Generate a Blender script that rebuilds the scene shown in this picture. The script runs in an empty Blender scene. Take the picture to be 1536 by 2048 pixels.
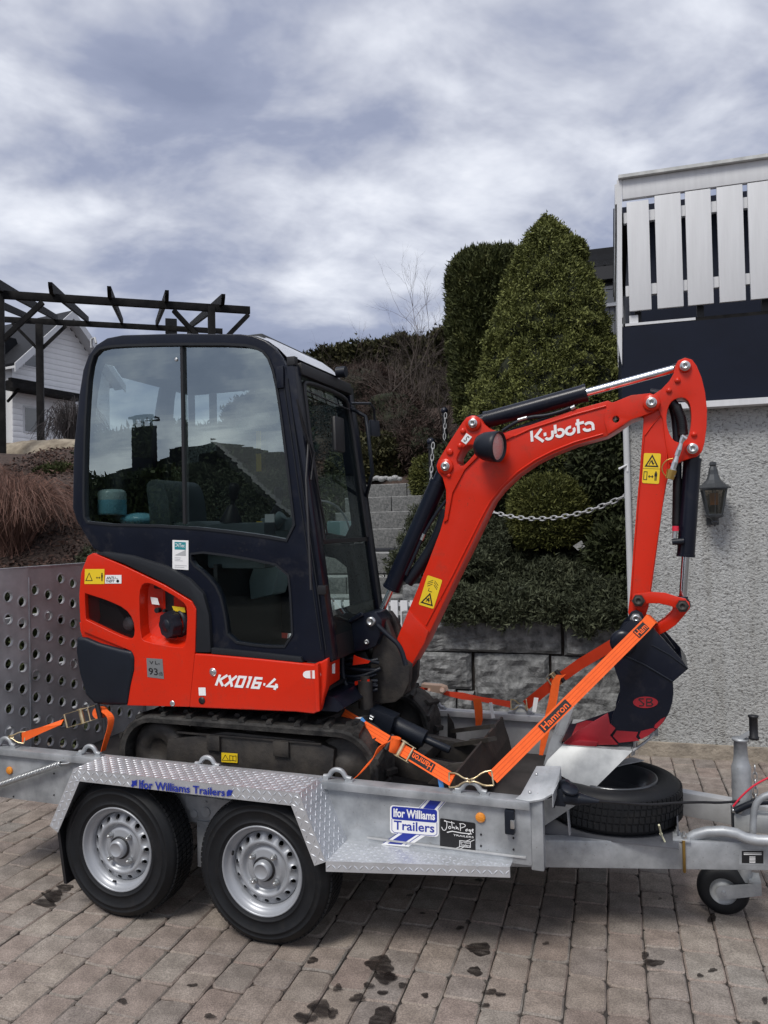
import bpy, bmesh, math, random
import numpy as np
from mathutils import Vector, Matrix, noise as mnoise
random.seed(7); RS = np.random.RandomState(11)
sc = bpy.context.scene; C = sc.collection
R = math.radians
# ---------------------------------------------------------------- camera
FPX = 1536.0; CAMZ = 1.68; PITCH = math.atan(30 / FPX); ROLL = .022
cam = bpy.data.objects.new('camera', bpy.data.cameras.new('camera')); C.objects.link(cam)
fw = Vector((0, math.cos(PITCH), math.sin(PITCH))); up0 = Vector((0, -math.sin(PITCH), math.cos(PITCH))); rt0 = Vector((1, 0, 0))
rt = math.cos(ROLL) * rt0 - math.sin(ROLL) * up0; up = math.sin(ROLL) * rt0 + math.cos(ROLL) * up0
cam.matrix_world = Matrix(((rt.x, up.x, -fw.x, 0), (rt.y, up.y, -fw.y, 0), (rt.z, up.z, -fw.z, CAMZ), (0, 0, 0, 1)))
cam.data.sensor_fit = 'HORIZONTAL'; cam.data.sensor_width = 36; cam.data.lens = 36.0
cam.data.clip_start = .05; cam.data.clip_end = 600
sc.camera = cam
# ---------------------------------------------------------------- sky and sun
W = bpy.data.worlds.new('World'); sc.world = W; W.use_nodes = True
nt = W.node_tree; nt.nodes.clear()
def N(t, k, **kw):
    n = t.nodes.new(k)
    for a, b in kw.items():
        if a[0] == '_': setattr(n, a[1:], b)
        else:
            key = a.replace('0', ' ') if not a.isdigit() else int(a)
            n.inputs[key].default_value = b
    return n
def L(t, a, ao, b, bi): t.links.new(a.outputs[ao], b.inputs[bi])
SUN_EL, SUN_AZ = R(56), R(-145)
sky = N(nt, 'ShaderNodeTexSky', _sky_type='NISHITA', _sun_disc=False, _sun_elevation=SUN_EL, _sun_rotation=SUN_AZ)
tc = N(nt, 'ShaderNodeTexCoord')
sep = N(nt, 'ShaderNodeSeparateXYZ'); L(nt, tc, 'Generated', sep, 0)
zc = N(nt, 'ShaderNodeMath', _operation='MAXIMUM'); L(nt, sep, 2, zc, 0); zc.inputs[1].default_value = 0.0
za = N(nt, 'ShaderNodeMath', _operation='ADD'); L(nt, zc, 0, za, 0); za.inputs[1].default_value = .34
dx = N(nt, 'ShaderNodeMath', _operation='DIVIDE'); L(nt, sep, 0, dx, 0); L(nt, za, 0, dx, 1)
dy = N(nt, 'ShaderNodeMath', _operation='DIVIDE'); L(nt, sep, 1, dy, 0); L(nt, za, 0, dy, 1)
cb = N(nt, 'ShaderNodeCombineXYZ'); L(nt, dx, 0, cb, 0); L(nt, dy, 0, cb, 1)
mp = N(nt, 'ShaderNodeMapping'); L(nt, cb, 0, mp, 0); mp.inputs['Rotation'].default_value = (0, 0, R(-28)); mp.inputs['Scale'].default_value = (1.15, 1.5, 1); mp.inputs['Location'].default_value = (3.1, 1.7, 0)
n1 = N(nt, 'ShaderNodeTexNoise', Scale=1.15, Detail=7.0, Roughness=.5, Distortion=.15); L(nt, mp, 0, n1, 'Vector')
n2 = N(nt, 'ShaderNodeTexNoise', Scale=3.6, Detail=5.0, Roughness=.55, Distortion=.2); L(nt, mp, 0, n2, 'Vector')
mx = N(nt, 'ShaderNodeMix', _data_type='FLOAT'); mx.inputs[0].default_value = .40; L(nt, n1, 0, mx, 2); L(nt, n2, 0, mx, 3)
rmp = N(nt, 'ShaderNodeValToRGB'); L(nt, mx, 0, rmp, 0)
cr = rmp.color_ramp; cr.elements[0].position = .36; cr.elements[0].color = (.20, .226, .320, 1)
cr.elements[1].position = .655; cr.elements[1].color = (.86, .87, .90, 1)
e = cr.elements.new(.44); e.color = (.258, .284, .382, 1)
e = cr.elements.new(.50); e.color = (.41, .43, .505, 1)
e = cr.elements.new(.565); e.color = (.60, .62, .68, 1)
skb = N(nt, 'ShaderNodeBackground', Strength=.06); L(nt, sky, 0, skb, 0)
clb = N(nt, 'ShaderNodeBackground', Strength=.78); L(nt, rmp, 0, clb, 0)
ms = N(nt, 'ShaderNodeMixShader', Fac=.88); L(nt, skb, 0, ms, 1); L(nt, clb, 0, ms, 2)
wo = N(nt, 'ShaderNodeOutputWorld'); L(nt, ms, 0, wo, 0)
sd = bpy.data.lights.new('sun', 'SUN'); sd.energy = 1.5; sd.angle = R(20); sd.color = (1, .96, .9)
sun = bpy.data.objects.new('sun', sd); C.objects.link(sun)
# direction towards the sun: behind and above the photographer, from the left
sdir = Vector((math.sin(SUN_AZ) * math.cos(SUN_EL), math.cos(SUN_AZ) * math.cos(SUN_EL), math.sin(SUN_EL)))
sun.rotation_euler = sdir.to_track_quat('Z', 'Y').to_euler()
vs = sc.view_settings; vs.view_transform = 'Standard'; vs.look = 'None'; vs.exposure = .86; vs.gamma = 1; vs.use_curve_mapping = False
# ---------------------------------------------------------------- frames and pixel rays
class Frame:
    def __init__(s, th):
        s.th = th; s.U = Vector((math.cos(th), -math.sin(th), 0)); s.V = Vector((math.sin(th), math.cos(th), 0))
    def w(s, u, v, z): return s.U * u + s.V * v + Vector((0, 0, z))
TF = Frame(R(20)); HF = Frame(R(16.5))
CAM = Vector((0, 0, CAMZ))
def ray(x, y): return fw + rt * ((x - 768) / FPX) + up * ((1024 - y) / FPX)
def onv(x, y, v, fr=TF):
    r = ray(x, y); t = (v - CAM.dot(fr.V)) / r.dot(fr.V); q = CAM + r * t
    return (q.dot(fr.U), v, q.z)
def onu(x, y, u, fr=TF):
    r = ray(x, y); t = (u - CAM.dot(fr.U)) / r.dot(fr.U); q = CAM + r * t
    return (u, q.dot(fr.V), q.z)
def onz(x, y, z, fr=TF):
    r = ray(x, y); t = (z - CAMZ) / r.z; q = CAM + r * t
    return (q.dot(fr.U), q.dot(fr.V), z)
def onp(x, y, p0, nrm, fr=TF):
    r0 = ray(x, y); r = Vector((r0.dot(fr.U), r0.dot(fr.V), r0.z)); c = Vector((0, 0, CAMZ))
    t = (Vector(p0) - c).dot(nrm) / r.dot(nrm); return tuple(c + r * t)
def UZ(pts, v, fr=TF): return [(lambda q: (q[0], q[2]))(onv(x, y, v, fr)) for x, y in pts]
def visible(P, m=40):
    d = P - CAM; z = d.dot(fw)
    if z < .1: return False
    x = 768 + FPX * d.dot(rt) / z; y = 1024 - FPX * d.dot(up) / z
    return -m < x < 1536 + m and -m < y < 2048 + m
# ---------------------------------------------------------------- materials
MATS = {}
def mat(name, col, rough=.6, metal=0, spec=.5, var=0, vscale=6, bump=0, bscale=40, coat=0, hue=None, island=0, island_col=None, stretch=None, rvar=0, dirt=None):
    if name in MATS: return MATS[name]
    m = bpy.data.materials.new(name); m.use_nodes = True; t = m.node_tree; b = t.nodes['Principled BSDF']
    b.inputs['Base Color'].default_value = (*col, 1); b.inputs['Roughness'].default_value = rough; b.inputs['Metallic'].default_value = metal
    b.inputs['Specular IOR Level'].default_value = spec; b.inputs['Coat Weight'].default_value = coat; b.inputs['Coat Roughness'].default_value = .12
    tcn = t.nodes.new('ShaderNodeTexCoord'); src = tcn; so = 'Object'
    if stretch:
        mp = t.nodes.new('ShaderNodeMapping'); L(t, tcn, 'Object', mp, 0); mp.inputs['Scale'].default_value = stretch; src = mp; so = 0
    last = None
    if var:
        n = N(t, 'ShaderNodeTexNoise', Scale=vscale, Detail=6.0, Roughness=.6); L(t, src, so, n, 'Vector')
        r = t.nodes.new('ShaderNodeValToRGB'); L(t, n, 0, r, 0)
        c2 = hue or tuple(min(1, c * (1 + var)) for c in col); c1 = tuple(c * (1 - var) for c in col)
        r.color_ramp.elements[0].position = .32; r.color_ramp.elements[0].color = (*c1, 1)
        r.color_ramp.elements[1].position = .68; r.color_ramp.elements[1].color = (*c2, 1)
        last = r
        if rvar:
            mr = N(t, 'ShaderNodeMapRange'); L(t, n, 0, mr, 0); mr.inputs[1].default_value = .3; mr.inputs[2].default_value = .7
            mr.inputs[3].default_value = max(.03, rough - rvar); mr.inputs[4].default_value = min(1, rough + rvar); L(t, mr, 0, b, 'Roughness')
    if island:
        g = t.nodes.new('ShaderNodeNewGeometry'); oi = t.nodes.new('ShaderNodeObjectInfo')
        ad = N(t, 'ShaderNodeMath', _operation='ADD'); L(t, g, 'Random Per Island', ad, 0); L(t, oi, 'Random', ad, 1)
        fr_ = N(t, 'ShaderNodeMath', _operation='FRACT'); L(t, ad, 0, fr_, 0)
        r2 = t.nodes.new('ShaderNodeValToRGB'); L(t, fr_, 0, r2, 0)
        r2.color_ramp.elements[0].color = (1 - island,) * 3 + (1,); r2.color_ramp.elements[1].color = ((*island_col, 1) if island_col else (1 + island,) * 3 + (1,))
        mm = N(t, 'ShaderNodeMix', _data_type='RGBA', _blend_type='MULTIPLY'); mm.inputs[0].default_value = 1
        if last: L(t, last, 0, mm, 6)
        else: mm.inputs[6].default_value = (*col, 1)
        L(t, r2, 0, mm, 7); L(t, mm, 2, b, 'Base Color')
    elif last: L(t, last, 0, b, 'Base Color')
    if dirt:   # dusty, oily patches and fine specks of dried mud
        g_ = t.nodes.new('ShaderNodeNewGeometry'); lk = [l for l in t.links if l.to_node == b and l.to_socket.name == 'Base Color']
        na_ = N(t, 'ShaderNodeTexNoise', Scale=7.0, Detail=9.0, Roughness=.78); L(t, g_, 'Position', na_, 'Vector'); nb_ = N(t, 'ShaderNodeTexNoise', Scale=95.0, Detail=3.0, Roughness=.6); L(t, g_, 'Position', nb_, 'Vector')
        ra = N(t, 'ShaderNodeMapRange'); L(t, na_, 0, ra, 0); ra.inputs[1].default_value = .54; ra.inputs[2].default_value = .80; ra.inputs[3].default_value = 0; ra.inputs[4].default_value = .55
        rb = N(t, 'ShaderNodeMapRange'); L(t, nb_, 0, rb, 0); rb.inputs[1].default_value = .66; rb.inputs[2].default_value = .72; rb.inputs[3].default_value = 0; rb.inputs[4].default_value = .6
        mxm = N(t, 'ShaderNodeMath', _operation='MAXIMUM'); L(t, ra, 0, mxm, 0); L(t, rb, 0, mxm, 1)
        dm = N(t, 'ShaderNodeMix', _data_type='RGBA'); L(t, mxm, 0, dm, 0)
        if lk: L(t, lk[0].from_node, lk[0].from_socket.name if lk[0].from_node.type != 'MIX' else 2, dm, 6)
        else: dm.inputs[6].default_value = (*col, 1)
        dm.inputs[7].default_value = (*dirt, 1); L(t, dm, 2, b, 'Base Color')
        rr_ = N(t, 'ShaderNodeMapRange'); L(t, mxm, 0, rr_, 0); rr_.inputs[1].default_value = 0; rr_.inputs[2].default_value = .6; rr_.inputs[3].default_value = rough; rr_.inputs[4].default_value = .75; L(t, rr_, 0, b, 'Roughness')
    if bump:
        n = N(t, 'ShaderNodeTexNoise', Scale=bscale, Detail=5.0, Roughness=.65); L(t, src, so, n, 'Vector')
        bp = N(t, 'ShaderNodeBump', Strength=min(1, bump)); bp.inputs['Distance'].default_value = .01 * max(1, bump); L(t, n, 0, bp, 'Height'); L(t, bp, 0, b, 'Normal')
    MATS[name] = m; return m
def glass(name, tint, refl, wav=0.0):
    m = bpy.data.materials.new(name); m.use_nodes = True; t = m.node_tree; t.nodes.clear()
    tr = N(t, 'ShaderNodeBsdfTransparent', Color=(*tint, 1)); gl = N(t, 'ShaderNodeBsdfGlossy', Roughness=.0); gl.inputs['Color'].default_value = (.82, .92, .9, 1)
    # Schlick reflectance of a thin pane, the same from both sides
    g = t.nodes.new('ShaderNodeNewGeometry'); dt = t.nodes.new('ShaderNodeVectorMath'); dt.operation = 'DOT_PRODUCT'; L(t, g, 'Incoming', dt, 0); L(t, g, 'Normal', dt, 1)
    ab = N(t, 'ShaderNodeMath', _operation='ABSOLUTE'); L(t, dt, 'Value', ab, 0); om = N(t, 'ShaderNodeMath', _operation='SUBTRACT'); om.inputs[0].default_value = 1; L(t, ab, 0, om, 1)
    pw = N(t, 'ShaderNodeMath', _operation='POWER'); L(t, om, 0, pw, 0); pw.inputs[1].default_value = 5; ma = N(t, 'ShaderNodeMath', _operation='MULTIPLY_ADD'); L(t, pw, 0, ma, 0); ma.inputs[1].default_value = .9; ma.inputs[2].default_value = .05 + refl; ma.use_clamp = True
    mxs = N(t, 'ShaderNodeMixShader'); L(t, ma, 0, mxs, 0); L(t, tr, 0, mxs, 1); L(t, gl, 0, mxs, 2)
    if wav:
        tcn = N(t, 'ShaderNodeTexCoord'); mp = N(t, 'ShaderNodeMapping'); L(t, tcn, 'Object', mp, 0); mp.inputs['Scale'].default_value = (1.3, 1.3, 13)
        n = N(t, 'ShaderNodeTexNoise', Scale=1.6, Detail=2.0); L(t, mp, 0, n, 'Vector')
        bp = N(t, 'ShaderNodeBump', Strength=1.0); bp.inputs['Distance'].default_value = wav; L(t, n, 0, bp, 'Height'); L(t, bp, 0, gl, 'Normal')
    o = N(t, 'ShaderNodeOutputMaterial'); L(t, mxs, 0, o, 0); return m
M = {}
M['red'] = mat('red_paint', (.60, .022, .005), .34, spec=.3, coat=.12, var=.06, vscale=3, bump=.04, bscale=8, dirt=(.16, .05, .03))
M['black'] = mat('black_paint', (.005, .007, .015), .30, spec=.3, coat=.06, var=.15, vscale=5, dirt=(.035, .032, .032))
M['rubberseal'] = mat('black_rubber_seal', (.013, .015, .019), .5, spec=.3, var=.1)
M['plastic'] = mat('dark_plastic', (.009, .012, .019), .42, spec=.3, var=.12, bump=.1, bscale=180)
M['grime'] = mat('worn_black_steel', (.022, .021, .023), .6, var=.5, vscale=9, hue=(.05, .043, .036), bump=.3, bscale=30)
M['blade'] = mat('rusted_black_steel', (.022, .017, .016), .65, var=.5, vscale=7, hue=(.05, .032, .024), bump=.2, bscale=30)
M['track'] = mat('dirty_track_rubber', (.013, .013, .014), .72, spec=.3, var=.5, vscale=14, hue=(.055, .052, .048), bump=.5, bscale=45)
M['tyre'] = mat('tyre_rubber', (.007, .008, .010), .58, spec=.3, var=.25, vscale=10, bump=.08, bscale=70, dirt=(.035, .030, .026))
M['galv'] = mat('galvanised_steel', (.31, .33, .35), .46, metal=.4, var=.2, vscale=9, hue=(.46, .48, .50), bump=.05, bscale=22, dirt=(.22, .20, .18))
M['galvdark'] = mat('weathered_galvanised_steel', (.42, .425, .43), .62, metal=.05, var=.2, vscale=7, rvar=.08, bump=.05, bscale=22)
M['galvwhite'] = mat('spangled_galvanised_plate', (.36, .375, .38), .45, metal=.25, var=.14, vscale=16, hue=(.46, .475, .475), rvar=.1)
M['alu'] = mat('aluminium_tread_plate', (.62, .64, .67), .34, metal=.6, var=.08, vscale=11, rvar=.06)
M['rim'] = mat('silver_wheel_paint', (.33, .345, .37), .38, metal=.3, var=.06, vscale=6)
M['chrome'] = mat('chromed_rod', (.75, .77, .8), .13, metal=1)
M['zinc'] = mat('zinc_plated_steel', (.55, .56, .56), .3, metal=.9, var=.1, vscale=30)
M['yzinc'] = mat('yellow_zinc_steel', (.62, .48, .24), .3, metal=.85, var=.25, vscale=30, hue=(.75, .62, .42))
M['brass'] = mat('brass', (.50, .33, .10), .35, metal=.9)
M['orange'] = mat('orange_webbing', (.90, .125, .012), .7, var=.08, vscale=30, bump=.25, bscale=260)
M['orangedark'] = mat('orange_webbing_stripe', (.62, .075, .010), .75)
M['redstrap'] = mat('red_orange_webbing', (.72, .05, .010), .7, bump=.2, bscale=260)
M['ink'] = mat('black_print', (.008, .008, .010), .5)
M['white'] = mat('white_print', (.82, .82, .82), .45)
M['yellow'] = mat('yellow_label', (.80, .56, .02), .4)
M['blueink'] = mat('blue_print', (.012, .030, .30), .4)
M['labelgrey'] = mat('grey_label', (.17, .175, .18), .5)
M['teal'] = mat('teal_print', (.02, .25, .29), .4)
M['amber'] = mat('amber_reflector', (.80, .27, .01), .25, coat=.6, bump=.5, bscale=300)
M['whitewood'] = mat('white_painted_wood', (.62, .63, .645), .6, var=.05, vscale=4, stretch=(8, 8, .6), bump=.12, bscale=16)
M['siding'] = mat('shade_lifted_white_siding', (.86, .87, .88), .6, var=.04)  # white lifted in the colour because this gable faces away from the sun
M['darkwood'] = mat('black_stained_wood', (.006, .006, .007), .7, spec=.15, var=.4, vscale=6, stretch=(1, 1, 1), hue=(.018, .017, .017), bump=.25, bscale=24)
M['navy'] = mat('dark_blue_fascia', (.005, .008, .019), .6, spec=.2, var=.15, vscale=3, bump=.1, bscale=14)
M['roofdark'] = mat('dark_roof_tile', (.010, .011, .014), .6, spec=.2, var=.25, vscale=5, island=.25)
M['greyclad'] = mat('grey_cladding', (.10, .105, .115), .7, var=.1)
M['bark'] = mat('bark', (.075, .06, .052), .9, var=.35, vscale=18, bump=.5, bscale=30)
M['twig'] = mat('grey_brown_twigs', (.085, .066, .056), .85, island=.45)
M['winglass'] = mat('house_window_glass', (.02, .025, .03), .05, spec=.9, coat=1)
M['redcable'] = mat('red_cable', (.65, .02, .05), .4)
M['blue'] = mat('blue_tag', (.10, .33, .75), .5)
M['lens'] = mat('clear_lamp_lens', (.62, .40, .38), .12, coat=1, bump=.8, bscale=90)
M['seat'] = mat('dark_seat_vinyl', (.10, .125, .135), .5, var=.15)
M['trim'] = mat('grey_cab_trim', (.20, .25, .26), .5, var=.2)
M['jug'] = mat('blue_fluid_jug', (.28, .70, .85), .3, coat=.4)
M['jugtop'] = mat('pale_jug_plastic', (.60, .80, .80), .35, coat=.4)
M['glass'] = glass('tinted_side_glass', (.50, .56, .56), .33, .00012)
M['glassf'] = glass('clear_front_glass', (.70, .78, .76), .0)
# ---------------------------------------------------------------- mesh builder (frame coordinates: u along, v away, z up)
def ortho(d):
    d = Vector(d).normalized(); a = Vector((0, 0, 1)) if abs(d.z) < .9 else Vector((1, 0, 0))
    x = d.cross(a).normalized(); return x, d.cross(x).normalized()
class MB:
    def __init__(s): s.v = []; s.f = []; s.sm = []
    def add(s, vs, fs, smooth=False):
        o = len(s.v); s.v += [tuple(p) for p in vs]; s.f += [tuple(i + o for i in f) for f in fs]; s.sm += [smooth] * len(fs); return s
    def box(s, u0, u1, v0, v1, z0, z1):
        s.add([(u0, v0, z0), (u1, v0, z0), (u1, v1, z0), (u0, v1, z0), (u0, v0, z1), (u1, v0, z1), (u1, v1, z1), (u0, v1, z1)],
              [(0, 3, 2, 1), (4, 5, 6, 7), (0, 1, 5, 4), (1, 2, 6, 5), (2, 3, 7, 6), (3, 0, 4, 7)]); return s
    def beam(s, a, b, w, h, upv=(0, 0, 1)):
        a = Vector(a); b = Vector(b); d = (b - a).normalized(); x = d.cross(Vector(upv)).normalized(); y = x.cross(d).normalized()
        q = [(-w / 2, -h / 2), (w / 2, -h / 2), (w / 2, h / 2), (-w / 2, h / 2)]
        s.add([a + x * p + y * r for p, r in q] + [b + x * p + y * r for p, r in q],
              [(3, 2, 1, 0), (4, 5, 6, 7), (0, 1, 5, 4), (1, 2, 6, 5), (2, 3, 7, 6), (3, 0, 4, 7)]); return s
    def prism(s, pts, v0, v1, pts1=None):     # profile (u,z) extruded along v
        n = len(pts); p1 = pts1 or pts
        s.add([(p[0], v0, p[1]) for p in pts] + [(p[0], v1, p[1]) for p in p1],
              [tuple(range(n)), tuple(range(2 * n - 1, n - 1, -1))] + [(i, n + i, n + (i + 1) % n, (i + 1) % n) for i in range(n)]); return s
    def poly3(s, pts, off):                   # planar polygon of 3-D points extruded by a vector
        n = len(pts); off = Vector(off)
        s.add([tuple(p) for p in pts] + [tuple(Vector(p) + off) for p in pts],
              [tuple(range(n)), tuple(range(2 * n - 1, n - 1, -1))] + [(i, n + i, n + (i + 1) % n, (i + 1) % n) for i in range(n)]); return s
    def holed(s, outer, holes, v0, v1):
        bm = bmesh.new(); es = []
        for lp in [outer] + holes:
            vv = [bm.verts.new((p[0], v0, p[1])) for p in lp]
            es += [bm.edges.new((vv[i], vv[(i + 1) % len(vv)])) for i in range(len(vv))]
        bmesh.ops.triangle_fill(bm, use_beauty=True, use_dissolve=False, edges=es)
        if v1 is not None:
            r = bmesh.ops.extrude_face_region(bm, geom=bm.faces[:])
            bmesh.ops.translate(bm, vec=(0, v1 - v0, 0), verts=[g for g in r['geom'] if isinstance(g, bmesh.types.BMVert)])
        bm.verts.index_update(); s.add([v.co[:] for v in bm.verts], [tuple(v.index for v in f.verts) for f in bm.faces]); bm.free(); return s
    def cyl(s, a, b, r, r2=None, n=20, smooth=True, cap=True):
        a = Vector(a); b = Vector(b); x, y = ortho(b - a); r2 = r if r2 is None else r2
        vs = [p + (x * math.cos(t) + y * math.sin(t)) * q for p, q in ((a, r), (b, r2)) for t in [2 * math.pi * i / n for i in range(n)]]
        s.add(vs, [(i, (i + 1) % n, n + (i + 1) % n, n + i) for i in range(n)], smooth)
        if cap:
            s.add(vs[:n], [tuple(range(n - 1, -1, -1))]); s.add(vs[n:], [tuple(range(n))])
        return s
    def tube(s, pts, r, n=8, smooth=True, closed=False):
        pts = [Vector(p) for p in pts]; k = len(pts); rs = r if hasattr(r, '__len__') else [r] * k
        x = None; vs = []
        for i in range(k):
            d = (pts[(i + 1) % k] - pts[i - 1]) if closed else (pts[min(i + 1, k - 1)] - pts[max(i - 1, 0)])
            d.normalize()
            if x is None: x = ortho(d)[0]
            x = (x - d * x.dot(d)).normalized(); y = d.cross(x)
            vs += [pts[i] + (x * math.cos(2 * math.pi * j / n) + y * math.sin(2 * math.pi * j / n)) * rs[i] for j in range(n)]
        fs = [(i * n + j, i * n + (j + 1) % n, ((i + 1) % k) * n + (j + 1) % n, ((i + 1) % k) * n + j) for i in range(k if closed else k - 1) for j in range(n)]
        s.add(vs, fs, smooth)
        if not closed: s.add(vs[:n], [tuple(range(n - 1, -1, -1))]); s.add(vs[-n:], [tuple(range(n))])
        return s
    def lathe(s, c, axis, prof, n=40, smooth=True):  # prof: list of (r, d) along axis
        c = Vector(c); a = Vector(axis).normalized(); x, y = ortho(a); vs = []
        for r, d in prof: vs += [c + a * d + (x * math.cos(2 * math.pi * j / n) + y * math.sin(2 * math.pi * j / n)) * r for j in range(n)]
        s.add(vs, [(i * n + j, i * n + (j + 1) % n, (i + 1) * n + (j + 1) % n, (i + 1) * n + j) for i in range(len(prof) - 1) for j in range(n)], smooth); return s
    def ball(s, c, r, n=14, sc=(1, 1, 1)):
        vs = []; m = n // 2 + 1
        for i in range(m + 1):
            t = math.pi * i / m
            vs += [(c[0] + r * sc[0] * math.sin(t) * math.cos(2 * math.pi * j / n), c[1] + r * sc[1] * math.sin(t) * math.sin(2 * math.pi * j / n), c[2] + r * sc[2] * math.cos(t)) for j in range(n)]
        s.add(vs, [(i * n + j, (i + 1) * n + j, (i + 1) * n + (j + 1) % n, i * n + (j + 1) % n) for i in range(m) for j in range(n)], True); return s
    def ribbon(s, path, wv, th):               # path of points, width vectors (one or per point), thickness
        k = len(path); wv = wv if isinstance(wv, list) else [wv] * k; vs = []
        for i in range(k):
            p = Vector(path[i]); d = Vector(path[min(i + 1, k - 1)]) - Vector(path[max(i - 1, 0)]); w = Vector(wv[i]); n_ = d.cross(w).normalized() * th / 2
            vs += [p - w / 2 - n_, p + w / 2 - n_, p + w / 2 + n_, p - w / 2 + n_]
        fs = [(0, 1, 2, 3), (4 * k - 1, 4 * k - 2, 4 * k - 3, 4 * k - 4)]
        for i in range(k - 1):
            for j in range(4): fs.append((4 * i + j, 4 * i + 4 + j, 4 * i + 4 + (j + 1) % 4, 4 * i + (j + 1) % 4))
        s.add(vs, fs); return s
    def quad(s, a, b, c, d): s.add([a, b, c, d], [(0, 1, 2, 3)]); return s
def mesh_from(mb, name, material, off=(0, 0, 0), bevel=0, seg=2, fixn=True, autosm=None):
    me = bpy.data.meshes.new(name); vs = np.array(mb.v, dtype=float) - np.array(off)
    me.from_pydata(vs.tolist(), [], mb.f); me.polygons.foreach_set('use_smooth', mb.sm)
    if bevel or fixn:
        bm = bmesh.new(); bm.from_mesh(me)
        if bevel:
            bmesh.ops.remove_doubles(bm, verts=bm.verts, dist=1e-5)
        if fixn: bmesh.ops.recalc_face_normals(bm, faces=bm.faces)
        if bevel:
            es = [e for e in bm.edges if len(e.link_faces) == 2 and e.calc_face_angle(0) > R(28)]
            bmesh.ops.bevel(bm, geom=es, offset=bevel, segments=seg, affect='EDGES', profile=.6, clamp_overlap=True)
            for f in bm.faces: f.smooth = True
        bm.to_mesh(me); bm.free()
        if bevel:
            me.update()
            try: me.set_sharp_from_angle(angle=R(50))
            except Exception: pass
    if material: me.materials.append(material)
    me.update(); return me
class Thing:
    def __init__(s, name, label, cat, base=(0, 0, 0), fr=TF, group=None, kind=None, mb=None, material=None, bevel=0):
        s.fr = fr; s.base = Vector(base)
        data = mesh_from(mb, name, material, s.base, bevel) if mb else None
        o = bpy.data.objects.new(name, data); C.objects.link(o); o.location = fr.w(*base); o.rotation_euler = (0, 0, -fr.th)
        if label: o['label'] = label
        if cat: o['category'] = cat
        if group: o['group'] = group
        if kind: o['kind'] = kind
        s.o = o
    def part(s, name, mb, material, parent=None, bevel=0, seg=2, label=None, kind=None, fixn=True, origin=None):
        vs = np.array(mb.v, dtype=float); c = Vector(origin) if origin is not None else Vector(((vs.min(0) + vs.max(0)) / 2).tolist())
        me = mesh_from(mb, name, material, c, bevel, seg, fixn)
        o = bpy.data.objects.new(name, me); C.objects.link(o); o['_c'] = list(c)
        if parent is None: o.parent = s.o; o.location = c - s.base
        else: o.parent = parent; o.location = c - Vector(parent['_c'])
        if label: o['label'] = label
        if kind: o['kind'] = kind
        return o
def copy_part(o, offset):
    c = o.copy(); C.objects.link(c); c.parent = o.parent; c.location = o.location + Vector(offset)
    if '_c' in c: c['_c'] = list(Vector(o['_c']) + Vector(offset))
    for ch in list(o.children):
        d = ch.copy(); C.objects.link(d); d.parent = c
        if '_c' in d: d['_c'] = list(Vector(ch['_c']) + Vector(offset))
    return c
def copy_tree(o, parent=None):
    c = o.copy(); C.objects.link(c)
    if parent: c.parent = parent
    for ch in list(o.children): copy_tree(ch, c)
    return c
# 2-D drawing mapped on a quad of frame points (bl, br, tr, tl); coordinates 0..1
def qmap(q):
    bl, br, tr, tl = [Vector(p) for p in q]
    return lambda x, y: bl * (1 - x) * (1 - y) + br * x * (1 - y) + tr * x * y + tl * (1 - x) * y
def lift(mb, f, polys, h, asp=1.0):            # polys: list of 2-D polygons
    n = (f(1, 0) - f(0, 0)).cross(f(0, 1) - f(0, 0)).normalized() * h
    for ip, p in enumerate(polys):
        v3 = [f(x, y) + n * (1 + .05 * (ip % 40) / max(1e-9, abs(h) * 1000)) for x, y in p]; k = len(p)
        area = sum(p[i][0] * p[(i + 1) % k][1] - p[(i + 1) % k][0] * p[i][1] for i in range(k))
        if area < 0: v3.reverse()
        mb.add(v3, [tuple(range(k))])
    return mb
def strokes(paths, w, asp=1.0):                 # ribbons in unit space; asp = width / height of the quad
    out = []
    for pth in paths:
        P = [Vector((x * asp, y)) for x, y in pth]; P = [p for i, p in enumerate(P) if i == 0 or (p - P[i - 1]).length > 1e-6]
        if len(P) > 2:
            cl = (P[0] - P[-1]).length < 1e-5; Q_ = P[:-1] if cl else P; n_ = len(Q_); Lf = []; Rt = []
            for i in range(n_):
                a = Q_[i - 1] if (i or cl) else None; c = Q_[(i + 1) % n_] if (i < n_ - 1 or cl) else None
                d1 = (Q_[i] - a).normalized() if a is not None else (c - Q_[i]).normalized(); d2 = (c - Q_[i]).normalized() if c is not None else d1
                m1, m2 = Vector((-d1.y, d1.x)), Vector((-d2.y, d2.x)); b_ = m1 + m2; b_ = b_.normalized() if b_.length > .2 else m1; k_ = min(1.8, 1 / max(.3, b_.dot(m1)))
                Lf.append(Q_[i] + b_ * k_ * w / 2); Rt.append(Q_[i] - b_ * k_ * w / 2)
            for i in range(n_ if cl else n_ - 1):
                j = (i + 1) % n_; out.append([(q.x / asp, q.y) for q in (Rt[i], Rt[j], Lf[j], Lf[i])])
            continue
        for i in range(len(P) - 1):
            d = (P[i + 1] - P[i]);
            if d.length < 1e-6: continue
            d.normalize(); nn = Vector((-d.y, d.x)) * w / 2; e = d * w * .22 if len(P) > 2 else d * 0
            a = P[i] - (e if i else d * 0); b = P[i + 1] + (e if i < len(P) - 2 else d * 0)
            out.append([((q.x) / asp, q.y) for q in (a - nn, b - nn, b + nn, a + nn)])
    return out
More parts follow.
